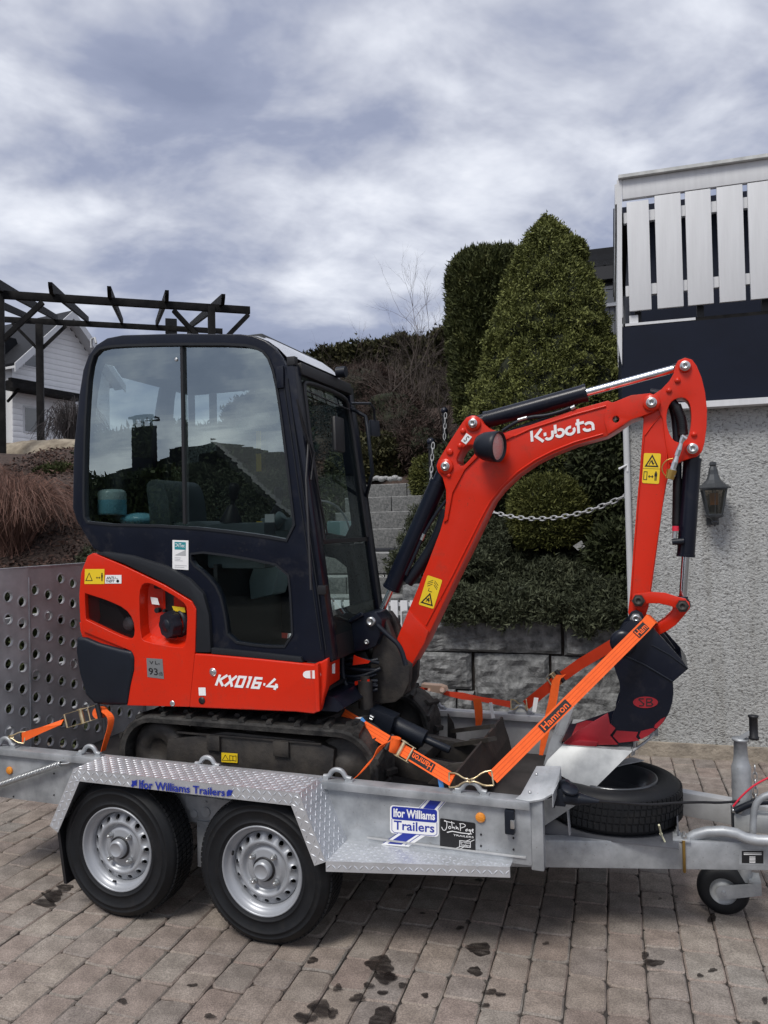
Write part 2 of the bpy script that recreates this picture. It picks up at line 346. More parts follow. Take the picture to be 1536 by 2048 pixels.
def text_polys(body, bold=0.0, shear=0.0):
    cu = bpy.data.curves.new('lettering', 'FONT'); cu.body = body; cu.offset = bold; cu.shear = shear; cu.resolution_u = 3; cu.fill_mode = 'FRONT'
    o = bpy.data.objects.new('lettering', cu); C.objects.link(o)
    bpy.context.view_layer.update(); me = bpy.data.meshes.new_from_object(o)
    vs = np.array([v.co[:2] for v in me.vertices]); fs = [tuple(p.vertices) for p in me.polygons]
    bpy.data.objects.remove(o); bpy.data.curves.remove(cu); bpy.data.meshes.remove(me)
    mn = vs.min(0); mxv = vs.max(0); vs = (vs - mn) / (mxv - mn); return vs, fs
def text_on(mb, body, f, rect, h, bold=.0, shear=0.0):   # rect in unit space x0,y0,x1,y1
    vs, fs = text_polys(body, bold, shear); x0, y0, x1, y1 = rect
    n = (f(1, 0) - f(0, 0)).cross(f(0, 1) - f(0, 0)).normalized() * h
    mb.add([f(x0 + (x1 - x0) * a, y0 + (y1 - y0) * b) + n for a, b in vs], fs); return mb
def ngon(cx, cy, r, n=16, ry=None): return [(cx + r * math.cos(2 * math.pi * i / n), cy + (ry or r) * math.sin(2 * math.pi * i / n)) for i in range(n)]
def rectp(x0, y0, x1, y1): return [(x0, y0), (x1, y0), (x1, y1), (x0, y1)]
def smoothline(P, it=2, closed=False):
    P = [Vector(p) for p in P]
    for _ in range(it):
        Q = []; k = len(P)
        for i in range(k if closed else k - 1):
            a = P[i]; b = P[(i + 1) % k]; Q += [a * .75 + b * .25, a * .25 + b * .75]
        if not closed: Q = [P[0]] + Q + [P[-1]]
        P = Q
    return [tuple(p) for p in P]
# ================================================================ GROUND AND PAVING
def paver_mat():
    m = mat('concrete_paver', (.290, .262, .236), .8, var=.3, vscale=9.0, hue=(.378, .350, .320), bump=.55, bscale=210, island=0)
    t = m.node_tree; b = t.nodes['Principled BSDF']
    g = t.nodes.new('ShaderNodeNewGeometry'); oi = t.nodes.new('ShaderNodeObjectInfo'); ad = N(t, 'ShaderNodeMath', _operation='ADD'); L(t, g, 'Random Per Island', ad, 0); L(t, oi, 'Random', ad, 1)
    fr_ = N(t, 'ShaderNodeMath', _operation='FRACT'); L(t, ad, 0, fr_, 0)
    r = t.nodes.new('ShaderNodeValToRGB'); L(t, fr_, 0, r, 0); r.color_ramp.interpolation = 'LINEAR'
    cols = [(0, (.98, .88, .84)), (.2, (.86, .88, .87)), (.36, (1.08, 1.03, .97)), (.52, (.92, .82, .79)), (.7, (1.06, 1.03, .99)), (.85, (.84, .83, .83)), (1, (1.0, .91, .87))]
    r.color_ramp.elements[0].color = (*cols[0][1], 1); r.color_ramp.elements[1].color = (*cols[-1][1], 1)
    for p, c in cols[1:-1]: e = r.color_ramp.elements.new(p); e.color = (*c, 1)
    # fine aggregate speckle and large patches in world space
    tcn = [n for n in t.nodes if n.type == 'TEX_COORD'][0]; gp = g
    n2 = N(t, 'ShaderNodeTexNoise', Scale=1.1, Detail=4.0); L(t, g, 'Position', n2, 'Vector'); r2 = t.nodes.new('ShaderNodeValToRGB'); L(t, n2, 0, r2, 0); r2.color_ramp.elements[0].position = .35; r2.color_ramp.elements[0].color = (.74, .70, .68, 1); r2.color_ramp.elements[1].position = .65; r2.color_ramp.elements[1].color = (1.05, 1.05, 1.05, 1)
    n3 = N(t, 'ShaderNodeTexNoise', Scale=160.0, Detail=3.0, Roughness=.8); L(t, g, 'Position', n3, 'Vector'); r3 = t.nodes.new('ShaderNodeValToRGB'); L(t, n3, 0, r3, 0); r3.color_ramp.elements[0].position = .36; r3.color_ramp.elements[0].color = (.62, .60, .60, 1); r3.color_ramp.elements[1].position = .66; r3.color_ramp.elements[1].color = (1.32, 1.3, 1.28, 1)
    src = [l.from_node for l in t.links if l.to_node == b and l.to_socket.name == 'Base Color'][0]; last = (src, 0)
    for r_ in (r, r2, r3):
        mm = N(t, 'ShaderNodeMix', _data_type='RGBA', _blend_type='MULTIPLY'); mm.inputs[0].default_value = 1; L(t, last[0], last[1], mm, 6); L(t, r_, 0, mm, 7); last = (mm, 2)
    L(t, last[0], last[1], b, 'Base Color'); return m
PM = paver_mat()
joint = mat('dark_joint_sand', (.040, .034, .030), .95, var=.4, vscale=40, bump=.6, bscale=120)
m = MB(); m.box(-90, 90, -60, 120, -.30, -.012); Thing('ground', None, None, fr=HF, kind='structure', mb=m, material=mat('grey_soil', (.09, .08, .07), .95, var=.3, vscale=.5))
m = MB(); m.box(-9, 6, .6, 6.9, -.012, -.009); PV_ = Thing('pavement', None, None, base=(-1, 3, -.010), fr=HF, kind='structure', mb=m, material=joint)
def paver_mb(l, w, h, rs):
    c = .0; pts = []; r = .012; jit = .0022
    for cx, cy, a in ((w / 2, -l / 2, -90), (w / 2, l / 2, 0), (-w / 2, l / 2, 90), (-w / 2, -l / 2, 180)):
        sx, sy = (1 if cx > 0 else -1), (1 if cy > 0 else -1); rr = r * rs.uniform(.6, 2.0)
        for k in range(3): t = R(a + 45 * k); pts.append((cx - sx * rr + rr * math.cos(t) + rs.uniform(-jit, jit), cy - sy * rr + rr * math.sin(t) + rs.uniform(-jit, jit)))
        # mid-side wobble
        nx = ((0, l / 2) if a == 0 else (-w / 2, 0) if a == 90 else (0, -l / 2) if a == 180 else (w / 2, 0)); pts.append((nx[0] * 1.0 + rs.uniform(-.0015, .0015), nx[1] + rs.uniform(-.0015, .0015)))
    n = len(pts); m = MB(); tilt = rs.uniform(-.002, .002)
    def ringz(f, z): return [(p[0] * f[0], p[1] * f[1], z + tilt * (1 if p[0] > 0 else -1)) for p in pts]
    vs = ringz((1, 1), -.012) + ringz((1, 1), h - .006) + ringz((1 - .006 / w * 2, 1 - .006 / l * 2), h)
    m.add(vs, [(i, (i + 1) % n, n + (i + 1) % n, n + i) for i in range(n)], False); m.add(vs[n:], [(i, (i + 1) % n, n + (i + 1) % n, n + i) for i in range(n)], True); m.add(vs[2 * n:], [tuple(range(n))], False); return m
RPG = random.Random(3); sizes = [(.200, .140), (.138, .140), (.168, .140)]; variants = {}
for s_ in sizes: variants[s_] = [mesh_from(paver_mb(s_[0] - .0050, s_[1] - .003, .002, RPG), 'paver', PM, fixn=False) for _ in range(7)]
cells = []; col = 0; u = -7.5
off = onv(1215, 1900, 3, HF)[0]; qn = onz(1215, 1850, 0, HF); ub = qn[0]
u0 = ub - .1405 * 46
for i in range(100):
    u = u0 + i * .1405; v = .7 + RPG.uniform(-.2, 0)
    while v < 5.85:
        s_ = RPG.choices(sizes, (6, 1.3, 2))[0]; cells.append((u + .07, v + s_[0] / 2, s_)); v += s_[0]
vis = []; rest = []
for c in cells:
    P = HF.w(c[0], c[1], 0)
    if visible(P, 60): vis.append(((P - CAM).length, c))
    elif (P - Vector((0, 3, 0))).length < 8: rest.append(c)
vis.sort(key=lambda t: t[0]); rest += [c for d, c in vis[300:]]
for d, c in vis[:300]:
    o = bpy.data.objects.new('paver', RPG.choice(variants[c[2]])); C.objects.link(o); o.parent = PV_.o
    o.location = (c[0] + 1, c[1] - 3, .010 + RPG.uniform(-.0022, .0022)); o.rotation_euler = (RPG.uniform(-.004, .004), RPG.uniform(-.005, .005), RPG.uniform(-.006, .006))
m = MB()
for c in rest:
    p = paver_mb(c[2][0] - .004, c[2][1] - .005, .002, RPG); dz = RPG.uniform(-.002, .002); m.add([(q[0] + c[0], q[1] + c[1], q[2] + dz) for q in p.v], p.f)
PV_.part('paver', m, PM, kind='stuff', fixn=False)
# oil and water stains: thin dark films of irregular outline
stm = bpy.data.materials.new('wet_stain'); stm.use_nodes = True; t = stm.node_tree; b = t.nodes['Principled BSDF']; b.inputs['Base Color'].default_value = (.016, .012, .011, 1); b.inputs['Roughness'].default_value = .38
n_ = N(t, 'ShaderNodeTexNoise', Scale=60.0, Detail=4.0); mr = N(t, 'ShaderNodeMapRange'); mr.inputs[1].default_value = .3; mr.inputs[2].default_value = .6; mr.inputs[3].default_value = .42; mr.inputs[4].default_value = .8; L(t, n_, 0, mr, 0); L(t, mr, 0, b, 'Alpha')
stains = [(958, 1897, 34, 15), (950, 1942, 19, 11), (760, 1928, 36, 22), (770, 1955, 22, 18), (737, 1970, 12, 8), (765, 1985, 12, 7), (715, 1995, 20, 9), (675, 1975, 10, 10), (640, 2015, 30, 20), (610, 2035, 25, 15), (665, 2025, 14, 12), (765, 2035, 34, 28), (780, 1952, 16, 10), (805, 1970, 12, 7), (245, 2002, 13, 7), (420, 2032, 14, 7), (385, 1970, 12, 5), (1307, 1925, 22, 10), (1290, 1910, 10, 9), (1425, 1940, 12, 5), (1400, 1950, 8, 5),
    (1092, 1886, 8, 4), (845, 1826, 7, 3), (820, 1790, 8, 4), (920, 1855, 10, 5), (935, 1843, 6, 5), (1424, 1836, 10, 12), (980, 1983, 16, 8), (970, 2010, 12, 6), (1000, 1988, 12, 6), (850, 1990, 10, 6), (105, 1790, 28, 14), (130, 1775, 24, 8), (90, 1805, 30, 10), (858, 1857, 5, 3), (958, 1760, 12, 4), (1320, 1797, 5, 3), (1352, 1793, 6, 3), (1512, 2045, 10, 5), (1530, 2000, 8, 9), (625, 1920, 14, 8)]
m = MB()
for k, (x, y, rx, ry) in enumerate(stains):
    c = onz(x, y, .0062 + .0001 * (k % 6), HF); e1 = onz(x + rx, y, .006, HF); e2 = onz(x, y + ry, .006, HF); a = Vector((e1[0] - c[0], e1[1] - c[1])); b_ = Vector((e2[0] - c[0], e2[1] - c[1])); n = 34; ph = RPG.uniform(0, 6)
    pts = []
    for i in range(n):
        t = 2 * math.pi * i / n; r = .80 + .22 * math.sin(2 * t + ph) * .6 + .11 * math.sin(3 * t + ph * 2) + .05 * math.sin(7 * t + ph * 3) + RPG.uniform(-.04, .04); q = a * math.cos(t) * r + b_ * math.sin(t) * r; pts.append((c[0] + q.x, c[1] + q.y, c[2]))
    m.add([c] + pts, [(0, 1 + i, 1 + (i + 1) % n) for i in range(n)])
PV_.part('stain', m, stm, kind='stuff')
# ---- garden slope
def hz(u, v):
    z = .93 + .42 * (v - 6.55) + .13 * max(0, -u - 3.2) * min(1, max(0, (v - 6.4) / 2))
    lim = 3.9 - .95 * min(1, max(0, (-u - 3.6) / 1.6)); z = z if z < lim else lim + (z - lim) * .08
    return z
gx = np.linspace(-26, 9, 106); gy = np.concatenate([np.linspace(6.62, 14, 60), np.linspace(14.4, 60, 30)])
vs = []; 
for v in gy:
    for u in gx:
        nz = mnoise.fractal(Vector((u * 1.2, v * 1.2, 0)), 1.0, 2.0, 4) * .07
        vs.append((u, v, hz(u, v) + nz * (1 if v > 6.7 else 0)))
nx = len(gx); fs = []
for j in range(len(gy) - 1):
    for i in range(nx - 1):
        uc = (gx[i] + gx[i + 1]) / 2; vc = gy[j]
        if -3.05 < uc < -1.66 and vc < 9.2: continue       # stair flight
        if uc > .05 and vc < 16: continue                   # house stands here
        fs.append((j * nx + i, j * nx + i + 1, (j + 1) * nx + i + 1, (j + 1) * nx + i))
m = MB(); m.add(vs, fs, True); mulch = mat('bark_mulch', (.035, .024, .020), .95, var=.5, vscale=30, hue=(.085, .054, .042), bump=1, bscale=60)
terr = Thing('garden_slope', None, None, base=(-2, 9, 0), fr=HF, kind='structure', mb=m, material=mulch)
# bark chips on the visible slope
def scatter_tris(name, label_kind, pts, size, material, T=None, seed=1, flat=.6, aspect=2.2):
    rs = np.random.RandomState(seed); n = len(pts); P = np.array(pts); d = rs.normal(size=(n, 3)); d[:, 2] *= flat; d /= np.linalg.norm(d, axis=1)[:, None]
    e = rs.normal(size=(n, 3)); e -= d * (e * d).sum(1)[:, None]; e /= np.linalg.norm(e, axis=1)[:, None]; s = size * rs.uniform(.5, 1.4, n)[:, None]
    V = np.stack([P - d * s, P + e * s / aspect, P + d * s, P - e * s / aspect], 1).reshape(-1, 3); m = MB(); m.v = V.tolist(); m.f = [(4 * i, 4 * i + 1, 4 * i + 2, 4 * i + 3) for i in range(n)]; m.sm = [False] * n; return m
rs = np.random.RandomState(4); pts = []
for _ in range(42000):
    u = rs.uniform(-8.4, -3.1) if rs.rand() < .8 else rs.uniform(-1.6, .05); v = rs.uniform(6.65, 12.5); pts.append((u, v, hz(u, v) + rs.uniform(-.02, .06)))
m = scatter_tris('bark_chips', '', pts, .028, None); Thing('bark_chips', None, None, base=(-2, 9, 0), fr=HF, kind='stuff', mb=m, material=mat('bark_chip', (.05, .032, .026), .9, island=.7, island_col=(2.6, 2.2, 2.0)))
# ---- granite
granite = mat('split_granite', (.135, .14, .143), .85, var=.5, vscale=16, hue=(.27, .275, .275), bump=1.3, bscale=30)
granlight = mat('sawn_granite', (.27, .275, .275), .8, var=.35, vscale=60, hue=(.40, .40, .39), bump=.6, bscale=90)
granedge = mat('granite_step', (.10, .105, .105), .85, var=.35, vscale=50, hue=(.19, .19, .185), bump=.8, bscale=60)
def stone(T, u0, u1, z0, z1, v, depth, seed, rough=.036, mt=None, nu=18, nz=12, name='stone'):
    m = MB(); g = .003; vs = []
    for j in range(nz + 1):
        for i in range(nu + 1):
            a, b = i / nu, j / nz; e = min(a, 1 - a, b, 1 - b); k = min(1, e * 15)
            uu, zz = u0 + g + (u1 - u0 - 2 * g) * a, z0 + g + (z1 - z0 - 2 * g) * b
            d = mnoise.fractal(Vector((uu * 3 + seed, zz * 5, seed)), .9, 2.1, 5) * rough * 1.3 + abs(mnoise.noise(Vector((uu * 5 + seed, zz * 9, 1)))) * rough
            vs.append((uu + mnoise.noise(Vector((zz * 9, seed, 1))) * .005 * (e < .01), v - k * (rough * .9 + d) - .0, zz + mnoise.noise(Vector((uu * 7, seed, 4))) * .006 * (e < .01)))
    w = nu + 1; fs = [(j * w + i, j * w + i + 1, (j + 1) * w + i + 1, (j + 1) * w + i) for j in range(nz) for i in range(nu)]; o = len(vs)
    vs += [(u0 + g, v + depth, z0 + g), (u1 - g, v + depth, z0 + g), (u1 - g, v + depth, z1 - g), (u0 + g, v + depth, z1 - g)]
    fs += [tuple(j * w for j in range(nz + 1))[::1] + (o + 3, o), tuple(j * w + nu for j in range(nz, -1, -1)) + (o + 1, o + 2), tuple(nz * w + i for i in range(nu, -1, -1)) + (o + 3, o + 2)][:3]
    m.add(vs, fs); return T.part(name, m, mt or granite, fixn=False)
RW = Thing('retaining_wall', 'grey split granite retaining wall of large blocks below the spreading juniper', 'wall', (-.8, 6.5, 0), fr=HF)
m = MB(); m.box(-1.74, .08, 6.44, 6.6, 0, .92); RW.part('mortar_bed', m, joint)
for k, (a, b, z0, z1) in enumerate([(-1.76, -1.16, .30, .61), (-1.76, -1.30, 0, .30), (-1.135, -.52, .06, .61), (-.505, .10, .04, .60), (-1.76, -.42, .615, .95), (-.40, .10, .605, .93), (-1.29, -1.14, 0, .29)]): stone(RW, a, b, z0, z1, 6.40, .1, 3.1 + k * 2.7)
for k, (a, b, z0, z1, v) in enumerate([(-1.80, -1.50, .93, 1.16, 6.6), (-1.66, -1.40, 1.15, 1.42, 6.8)]): stone(RW, a, b, z0, z1, v, .3, 30 + k, .012, granlight if k else granite, 8, 6)
RW2 = Thing('retaining_wall', 'grey granite wall behind the upright ramp on the left, mostly hidden by the excavator', 'wall', (-6, 6.6, 0), fr=HF)
for k in range(11): stone(RW2, -9.2 + k * .56, -9.2 + (k + 1) * .56 - .01, .0, .50, 6.5, .1, 50 + k, nu=7, nz=5); stone(RW2, -9.4 + k * .56, -9.4 + (k + 1) * .56 - .01, .505, .98, 6.5, .1, 70 + k, nu=7, nz=5)
# ---- steps
ST = Thing('garden_steps', 'flight of grey granite block steps climbing behind the white gate', 'steps', (-2.3, 7, 0), fr=HF)
ys = [1230, 1195, 1154, 1106, 1057, 1023, 993, 968]; vv = [6.2 + .34 * k + .4 for k in range(8)]; zp = .0
for k, y in enumerate(ys):
    v = 6.62 + .34 * k; z = onv(775, y, v, HF)[2]
    m = MB(); e1 = RPG.uniform(-.02, .02); j1 = -2.3 + RPG.uniform(-.35, .35)
    for a, b in ((-3.05, j1 - .004), (j1 + .004, -1.62 + e1)):
        m = MB(); m.box(a, b, v, v + .42, z - .21, z - .008); o = ST.part('step', m, granedge, bevel=.008)
        m = MB(); m.box(a, b, v + .002, v + .42, z - .008, z); ST.part('tread', m, granlight, parent=o)
    zp = z
m = MB(); m.box(-3.05, -1.62, 6.63, 9.4, -.0, .62); ST.part('footing', m, joint)
CB = Thing('cobble_row', 'row of pale rounded cobbles edging the top of the granite steps', 'cobbles', (-2.2, 9.2, 2), fr=HF)
for k, x in enumerate(range(745, 805, 9)):
    q = onv(x, 958 - (k % 2) * 2, 9.3, HF); m = MB(); m.ball(q, .034 + .006 * (k % 3), 10, (1.2, 1, .8)); CB.part('cobble', m, granlight)
# ---- white gate at the foot of the steps
GT = Thing('picket_gate', 'low white slatted picket gate in front of the granite steps', 'gate', (-2.3, 6.52, 0), fr=HF)
gu0, gu1 = -3.02, -1.62; ns = 16; zt = onv(800, 1201, 6.5, HF)[2]; zm = onv(800, 1247, 6.5, HF)[2]
for k in range(ns):
    a = gu0 + (gu1 - gu0) * k / ns; m = MB(); m.box(a, a + .064, 6.495, 6.515, .06, zt); GT.part('slat', m, M['whitewood'], bevel=.003)
m = MB(); m.box(gu0, gu1 - .02, 6.518, 6.54, zt - .05, zt - .02); GT.part('rail', m, M['whitewood']); m = MB(); m.box(gu0, gu1 - .02, 6.518, 6.54, .12, zm); GT.part('lower_board', m, M['whitewood'])
m = MB(); m.box(gu1, gu1 + .05, 6.49, 6.56, 0, zm + .02); GT.part('gate_post', m, M['ink'])
# ---- chain posts and chain
def chain(T, pts, pitch=.062, r=.0055, ln=.040, wd=.026, name='chain_link', mt=None):
    P = [Vector(p) for p in pts]; acc = 0; nxt = 0; k = 0
    for a, b in zip(P, P[1:]):
        l = (b - a).length
        while nxt <= acc + l:
            c = a + (b - a) * ((nxt - acc) / l); d = (b - a).normalized(); x, y = ortho(d); w_ = x if k % 2 else y; m = MB()
            ring_ = [c + d * (ln * math.cos(t)) + w_ * (wd * math.sin(t)) * .62 for t in [2 * math.pi * i / 12 for i in range(12)]]
            m.tube(ring_, r, 6, closed=True); T.part(name, m, mt or M['galvdark']); nxt += pitch; k += 1
        acc += l
for (x, y, v, lab) in ((862, 884, 8.0, 'black post with ball top holding a hanging silver chain, nearer the stairs edge'), (889, 822, 9.2, 'black post with ball top further up the slope, before the tall hedge')):
    q = onv(x, y, v, HF); g0 = hz(q[0], v); T = Thing('chain_post', lab, 'post', (q[0], v, g0), fr=HF, group='black ball-topped posts beside the steps')
    m = MB(); m.cyl((q[0], v, g0 - .1), (q[0], v, q[2] - .03), .030, n=16); m.cyl((q[0], v, q[2] - .07), (q[0], v, q[2] - .05), .045, n=16); m.cyl((q[0], v, q[2] - .04), (q[0], v, q[2] - .02), .036, n=16); T.part('pole', m, M['ink'])
    m = MB(); m.ball(q, .046, 18); T.part('ball_finial', m, M['black'])
CH = Thing('chain', 'silver chain sagging from the house corner in front of the round shrub', 'chain', onv(1250, 992, 6.0, HF), fr=HF)
p0, p1 = Vector(onv(1254, 990, 5.95, HF)), Vector(onv(950, 1010, 7.0, HF)); cp = []
for i in range(60):
    t = i / 59; p = p0.lerp(p1, t); p.z -= .15 * 4 * t * (1 - t); cp.append(p)
chain(CH, cp)
CH2 = Thing('chain', 'silver chain hanging down beside the ball-topped post by the steps', 'chain', onv(865, 900, 7.9, HF), fr=HF)
chain(CH2, [onv(x, y, 7.92, HF) for x, y in ((866, 892), (863, 940), (862, 990))]); CH3 = Thing('chain', 'short silver chain on the further ball-topped post', 'chain', onv(890, 840, 9.1, HF), fr=HF); chain(CH3, [onv(x, y, 9.12, HF) for x, y in ((891, 832), (889, 875))])
m = MB(); m.poly3([onv(x, y, 6.9, HF) for x, y in ((1146, 1092), (1163, 1081), (1170, 1093), (1156, 1101))], (0, .02, .0)); Thing('slate_piece', 'small grey slate lying on the juniper below the round shrub', 'slate', onv(1156, 1092, 6.9, HF), fr=HF, mb=m, material=granlight)
# ================================================================ WHITE RENDERED HOUSE (right)
HS = Thing('white_house', 'grey roughcast house with dark fascia and white balcony boards', 'house', (2, 7, 0), fr=HF)
stucco = bpy.data.materials.new('roughcast_render'); stucco.use_nodes = True; t = stucco.node_tree; b = t.nodes['Principled BSDF']; b.inputs['Roughness'].default_value = .92
tcn = t.nodes.new('ShaderNodeTexCoord'); mp = N(t, 'ShaderNodeMapping'); L(t, tcn, 'Object', mp, 0); mp.inputs['Scale'].default_value = (1, 1, 1.25)
na = N(t, 'ShaderNodeTexNoise', Scale=52.0, Detail=4.0, Roughness=.6, Distortion=.4); L(t, mp, 0, na, 'Vector'); nb = N(t, 'ShaderNodeTexNoise', Scale=1.4, Detail=3.0); L(t, mp, 0, nb, 'Vector')
ra_ = t.nodes.new('ShaderNodeValToRGB'); L(t, na, 0, ra_, 0); ra_.color_ramp.elements[0].position = .33; ra_.color_ramp.elements[0].color = (.19, .19, .187, 1); ra_.color_ramp.elements[1].position = .47; ra_.color_ramp.elements[1].color = (.47, .48, .475, 1)
rb_ = t.nodes.new('ShaderNodeValToRGB'); L(t, nb, 0, rb_, 0); rb_.color_ramp.elements[0].position = .3; rb_.color_ramp.elements[0].color = (.86, .86, .85, 1); rb_.color_ramp.elements[1].position = .7; rb_.color_ramp.elements[1].color = (1.05, 1.05, 1.05, 1)
mm = N(t, 'ShaderNodeMix', _data_type='RGBA', _blend_type='MULTIPLY'); mm.inputs[0].default_value = 1; L(t, ra_, 0, mm, 6); L(t, rb_, 0, mm, 7)
mp2 = N(t, 'ShaderNodeMapping'); L(t, tcn, 'Object', mp2, 0); mp2.inputs['Scale'].default_value = (4, 4, .22); nc_ = N(t, 'ShaderNodeTexNoise', Scale=1.6, Detail=5.0, Roughness=.6); L(t, mp2, 0, nc_, 'Vector')
rc_ = t.nodes.new('ShaderNodeValToRGB'); L(t, nc_, 0, rc_, 0); rc_.color_ramp.elements[0].position = .38; rc_.color_ramp.elements[0].color = (.80, .785, .76, 1); rc_.color_ramp.elements[1].position = .56; rc_.color_ramp.elements[1].color = (1.03, 1.03, 1.03, 1)
m3 = N(t, 'ShaderNodeMix', _data_type='RGBA', _blend_type='MULTIPLY'); m3.inputs[0].default_value = 1; L(t, mm, 2, m3, 6); L(t, rc_, 0, m3, 7); L(t, m3, 2, b, 'Base Color')
bp = N(t, 'ShaderNodeBump', Strength=1.0); bp.inputs['Distance'].default_value = .025; L(t, na, 0, bp, 'Height'); L(t, bp, 0, b, 'Normal')
WV = 5.86; uc = onv(1262, 1000, WV, HF)[0]
m = MB(); m.box(uc, 5, WV, 11, -.05, 2.50); HS.part('wall', m, stucco)
m = MB(); m.box(uc - .0, 5, WV - .03, WV - .001, -.01, .10); HS.part('plinth', m, mat('stained_render', (.30, .26, .21), .95, var=.3, vscale=10, bump=1, bscale=50))
m = MB(); m.box(.095, 5, WV - .10, 8.6, 2.508, 3.076); HS.part('fascia', m, M['navy'])
m = MB(); m.box(.48, 5, WV - .13, WV - .02, 2.462, 2.505); m.box(.105, .48, WV - .12, WV - .03, 2.49, 2.507); HS.part('soffit_trim', m, M['whitewood'])
# balcony boards
xs = [(1256, 1300), (1312, 1364), (1373, 1424), (1436, 1488), (1498, 1552), (1562, 1616)]
BV = WV - .08
for k, (x0, x1) in enumerate(xs):
    a = onv(x0, 520, BV, HF)[0]; b_ = onv(x1, 520, BV, HF)[0]; zt = 3.965 + (.03 if k % 2 else .0) - .008 * k; m = MB(); m.box(a, b_, BV - .03, BV - .006, 3.185, 3.99 - .02 * (k == 0)); HS.part('balcony_board', m, M['whitewood'], bevel=.002)
m = MB(); m.box(.135, 5, BV - .034, BV + .01, 3.995, 4.135); tr_ = HS.part('handrail_board', m, M['whitewood'], bevel=.002); m = MB(); m.box(.11, 5, BV - .07, BV + .05, 4.137, 4.16); HS.part('handrail_cap', m, mat('weathered_white_wood', (.50, .51, .50), .7, var=.2, vscale=12))
for z in (3.30, 3.83): m = MB(); m.box(.14, 5, BV - .005, BV + .035, z, z + .075); HS.part('rail', m, M['whitewood'])
m = MB(); m.prism([(.075, 2.97), (.10, 2.80), (.105, 2.97), (.135, 4.136), (.10, 4.136)], BV - .04, BV + .03); m.box(.085, .125, BV + .03, 8.4, 3.99, 4.136); HS.part('corner_board', m, M['whitewood'])
for k in range(9): a = BV + .15 + k * .27; m = MB(); m.box(.10, .122, a, a + .19, 3.19, 3.985); HS.part('balcony_board', m, M['whitewood'])
m = MB(); m.box(.12, 5, BV + .02, 8.5, 3.078, 3.11); HS.part('deck', m, M['darkwood'])
for k in range(8): a = .2 + k * .42; m = MB(); m.box(a, a + .045, BV + .06, BV + .10, 3.11, 3.99); HS.part('baluster_post', m, M['ink'])
m = MB(); m.box(.16, .22, BV, BV + .04, 3.10, 3.16); m.box(.13, .6, BV - .02, BV + .0, 3.082, 3.10); HS.part('deck_trim', m, M['whitewood'])
m = MB(); m.box(.25, 5.5, 8.5, 11, 3.1, 4.83); m.prism([(.1, 4.83), (5.6, 4.83), (5.6, 4.9), (.1, 4.9)], 8.2, 11.2); HS.part('upper_storey', m, M['navy'])
m = MB(); m.box(2.0, 2.8, 8.47, 8.498, 3.4, 4.6); HS.part('window', m, M['winglass'])
# downpipe and corner trim
m = MB(); ud = onv(1256, 1000, WV - .04, HF)[0]; m.cyl((ud, WV - .02, .6), (ud, WV - .02, 2.50), .022, n=14); HS.part('downpipe', m, mat('grey_white_pipe', (.50, .51, .52), .5)); m = MB(); q = onv(1246, 935, WV - .05, HF); m.tube([(q[0] + .03, WV - .04, q[2] - .03), (q[0] + .03, WV - .04, q[2] + .02), (q[0] - .03, WV - .05, q[2] - .01)], .009, 6); HS.part('hook', m, M['whitewood'])
# ---- wall lantern
LT = Thing('wall_lantern', 'black coach lantern with flared roof on the roughcast wall', 'lantern', onv(1427, 985, WV - .1, HF), fr=HF)
lc = onv(1427, 985, WV - .11, HF); lx, lz = lc[0], lc[2]; k = 5.75 / 1536; lv = WV - .125
lm = mat('lantern_iron', (.050, .055, .060), .45, var=.2, metal=.3)
def zz(y): return lz + (985 - y) * k
m = MB(); pr = [(.0001, 928), (.022, 929), (.024, 934), (.019, 937), (.026, 941), (.030, 944), (.034, 952), (.048, 962), (.075, 969), (.112, 976)]
pr = [(r, zz(y)) for r, y in pr]; m.lathe((lx, lv, 0), (0, 0, 1), pr + [(.112, zz(978)), (.10, zz(978))], 8, False); LT.part('lamp_roof', m, lm)
m = MB(); corners = [(math.cos(R(45 + 90 * i + 0)), math.sin(R(45 + 90 * i))) for i in range(4)]
for a, b_ in corners: m.beam((lx + a * .104, lv + b_ * .104, zz(979)), (lx + a * .062, lv + b_ * .062, zz(1026)), .009, .009)
for i in range(4):
    a, b_ = corners[i], corners[(i + 1) % 4]
    for r, y in ((.104, 979), (.062, 1026)): m.beam((lx + a[0] * r, lv + a[1] * r, zz(y)), (lx + b_[0] * r, lv + b_[1] * r, zz(y)), .010, .010)
    mx_, my_ = (a[0] + b_[0]) / 2, (a[1] + b_[1]) / 2; m.beam((lx + mx_ * .104, lv + my_ * .104, zz(979)), (lx + mx_ * .062, lv + my_ * .062, zz(1026)), .004, .004)
LT.part('lamp_frame', m, lm)
m = MB()
for i in range(4):
    a, b_ = corners[i], corners[(i + 1) % 4]; m.quad((lx + a[0] * .102, lv + a[1] * .102, zz(980)), (lx + b_[0] * .102, lv + b_[1] * .102, zz(980)), (lx + b_[0] * .061, lv + b_[1] * .061, zz(1026)), (lx + a[0] * .061, lv + a[1] * .061, zz(1026)))
LT.part('lamp_glass', m, glass('lantern_glass', (.55, .5, .45), .06), fixn=False)
m = MB(); m.cyl((lx, lv, zz(1008)), (lx, lv, zz(986)), .028, n=16); LT.part('bulb', m, mat('amber_tube', (.35, .15, .03), .3)); m = MB(); m.cyl((lx, lv, zz(1024)), (lx, lv, zz(1008)), .022, n=14); LT.part('bulb_holder', m, M['ink'])
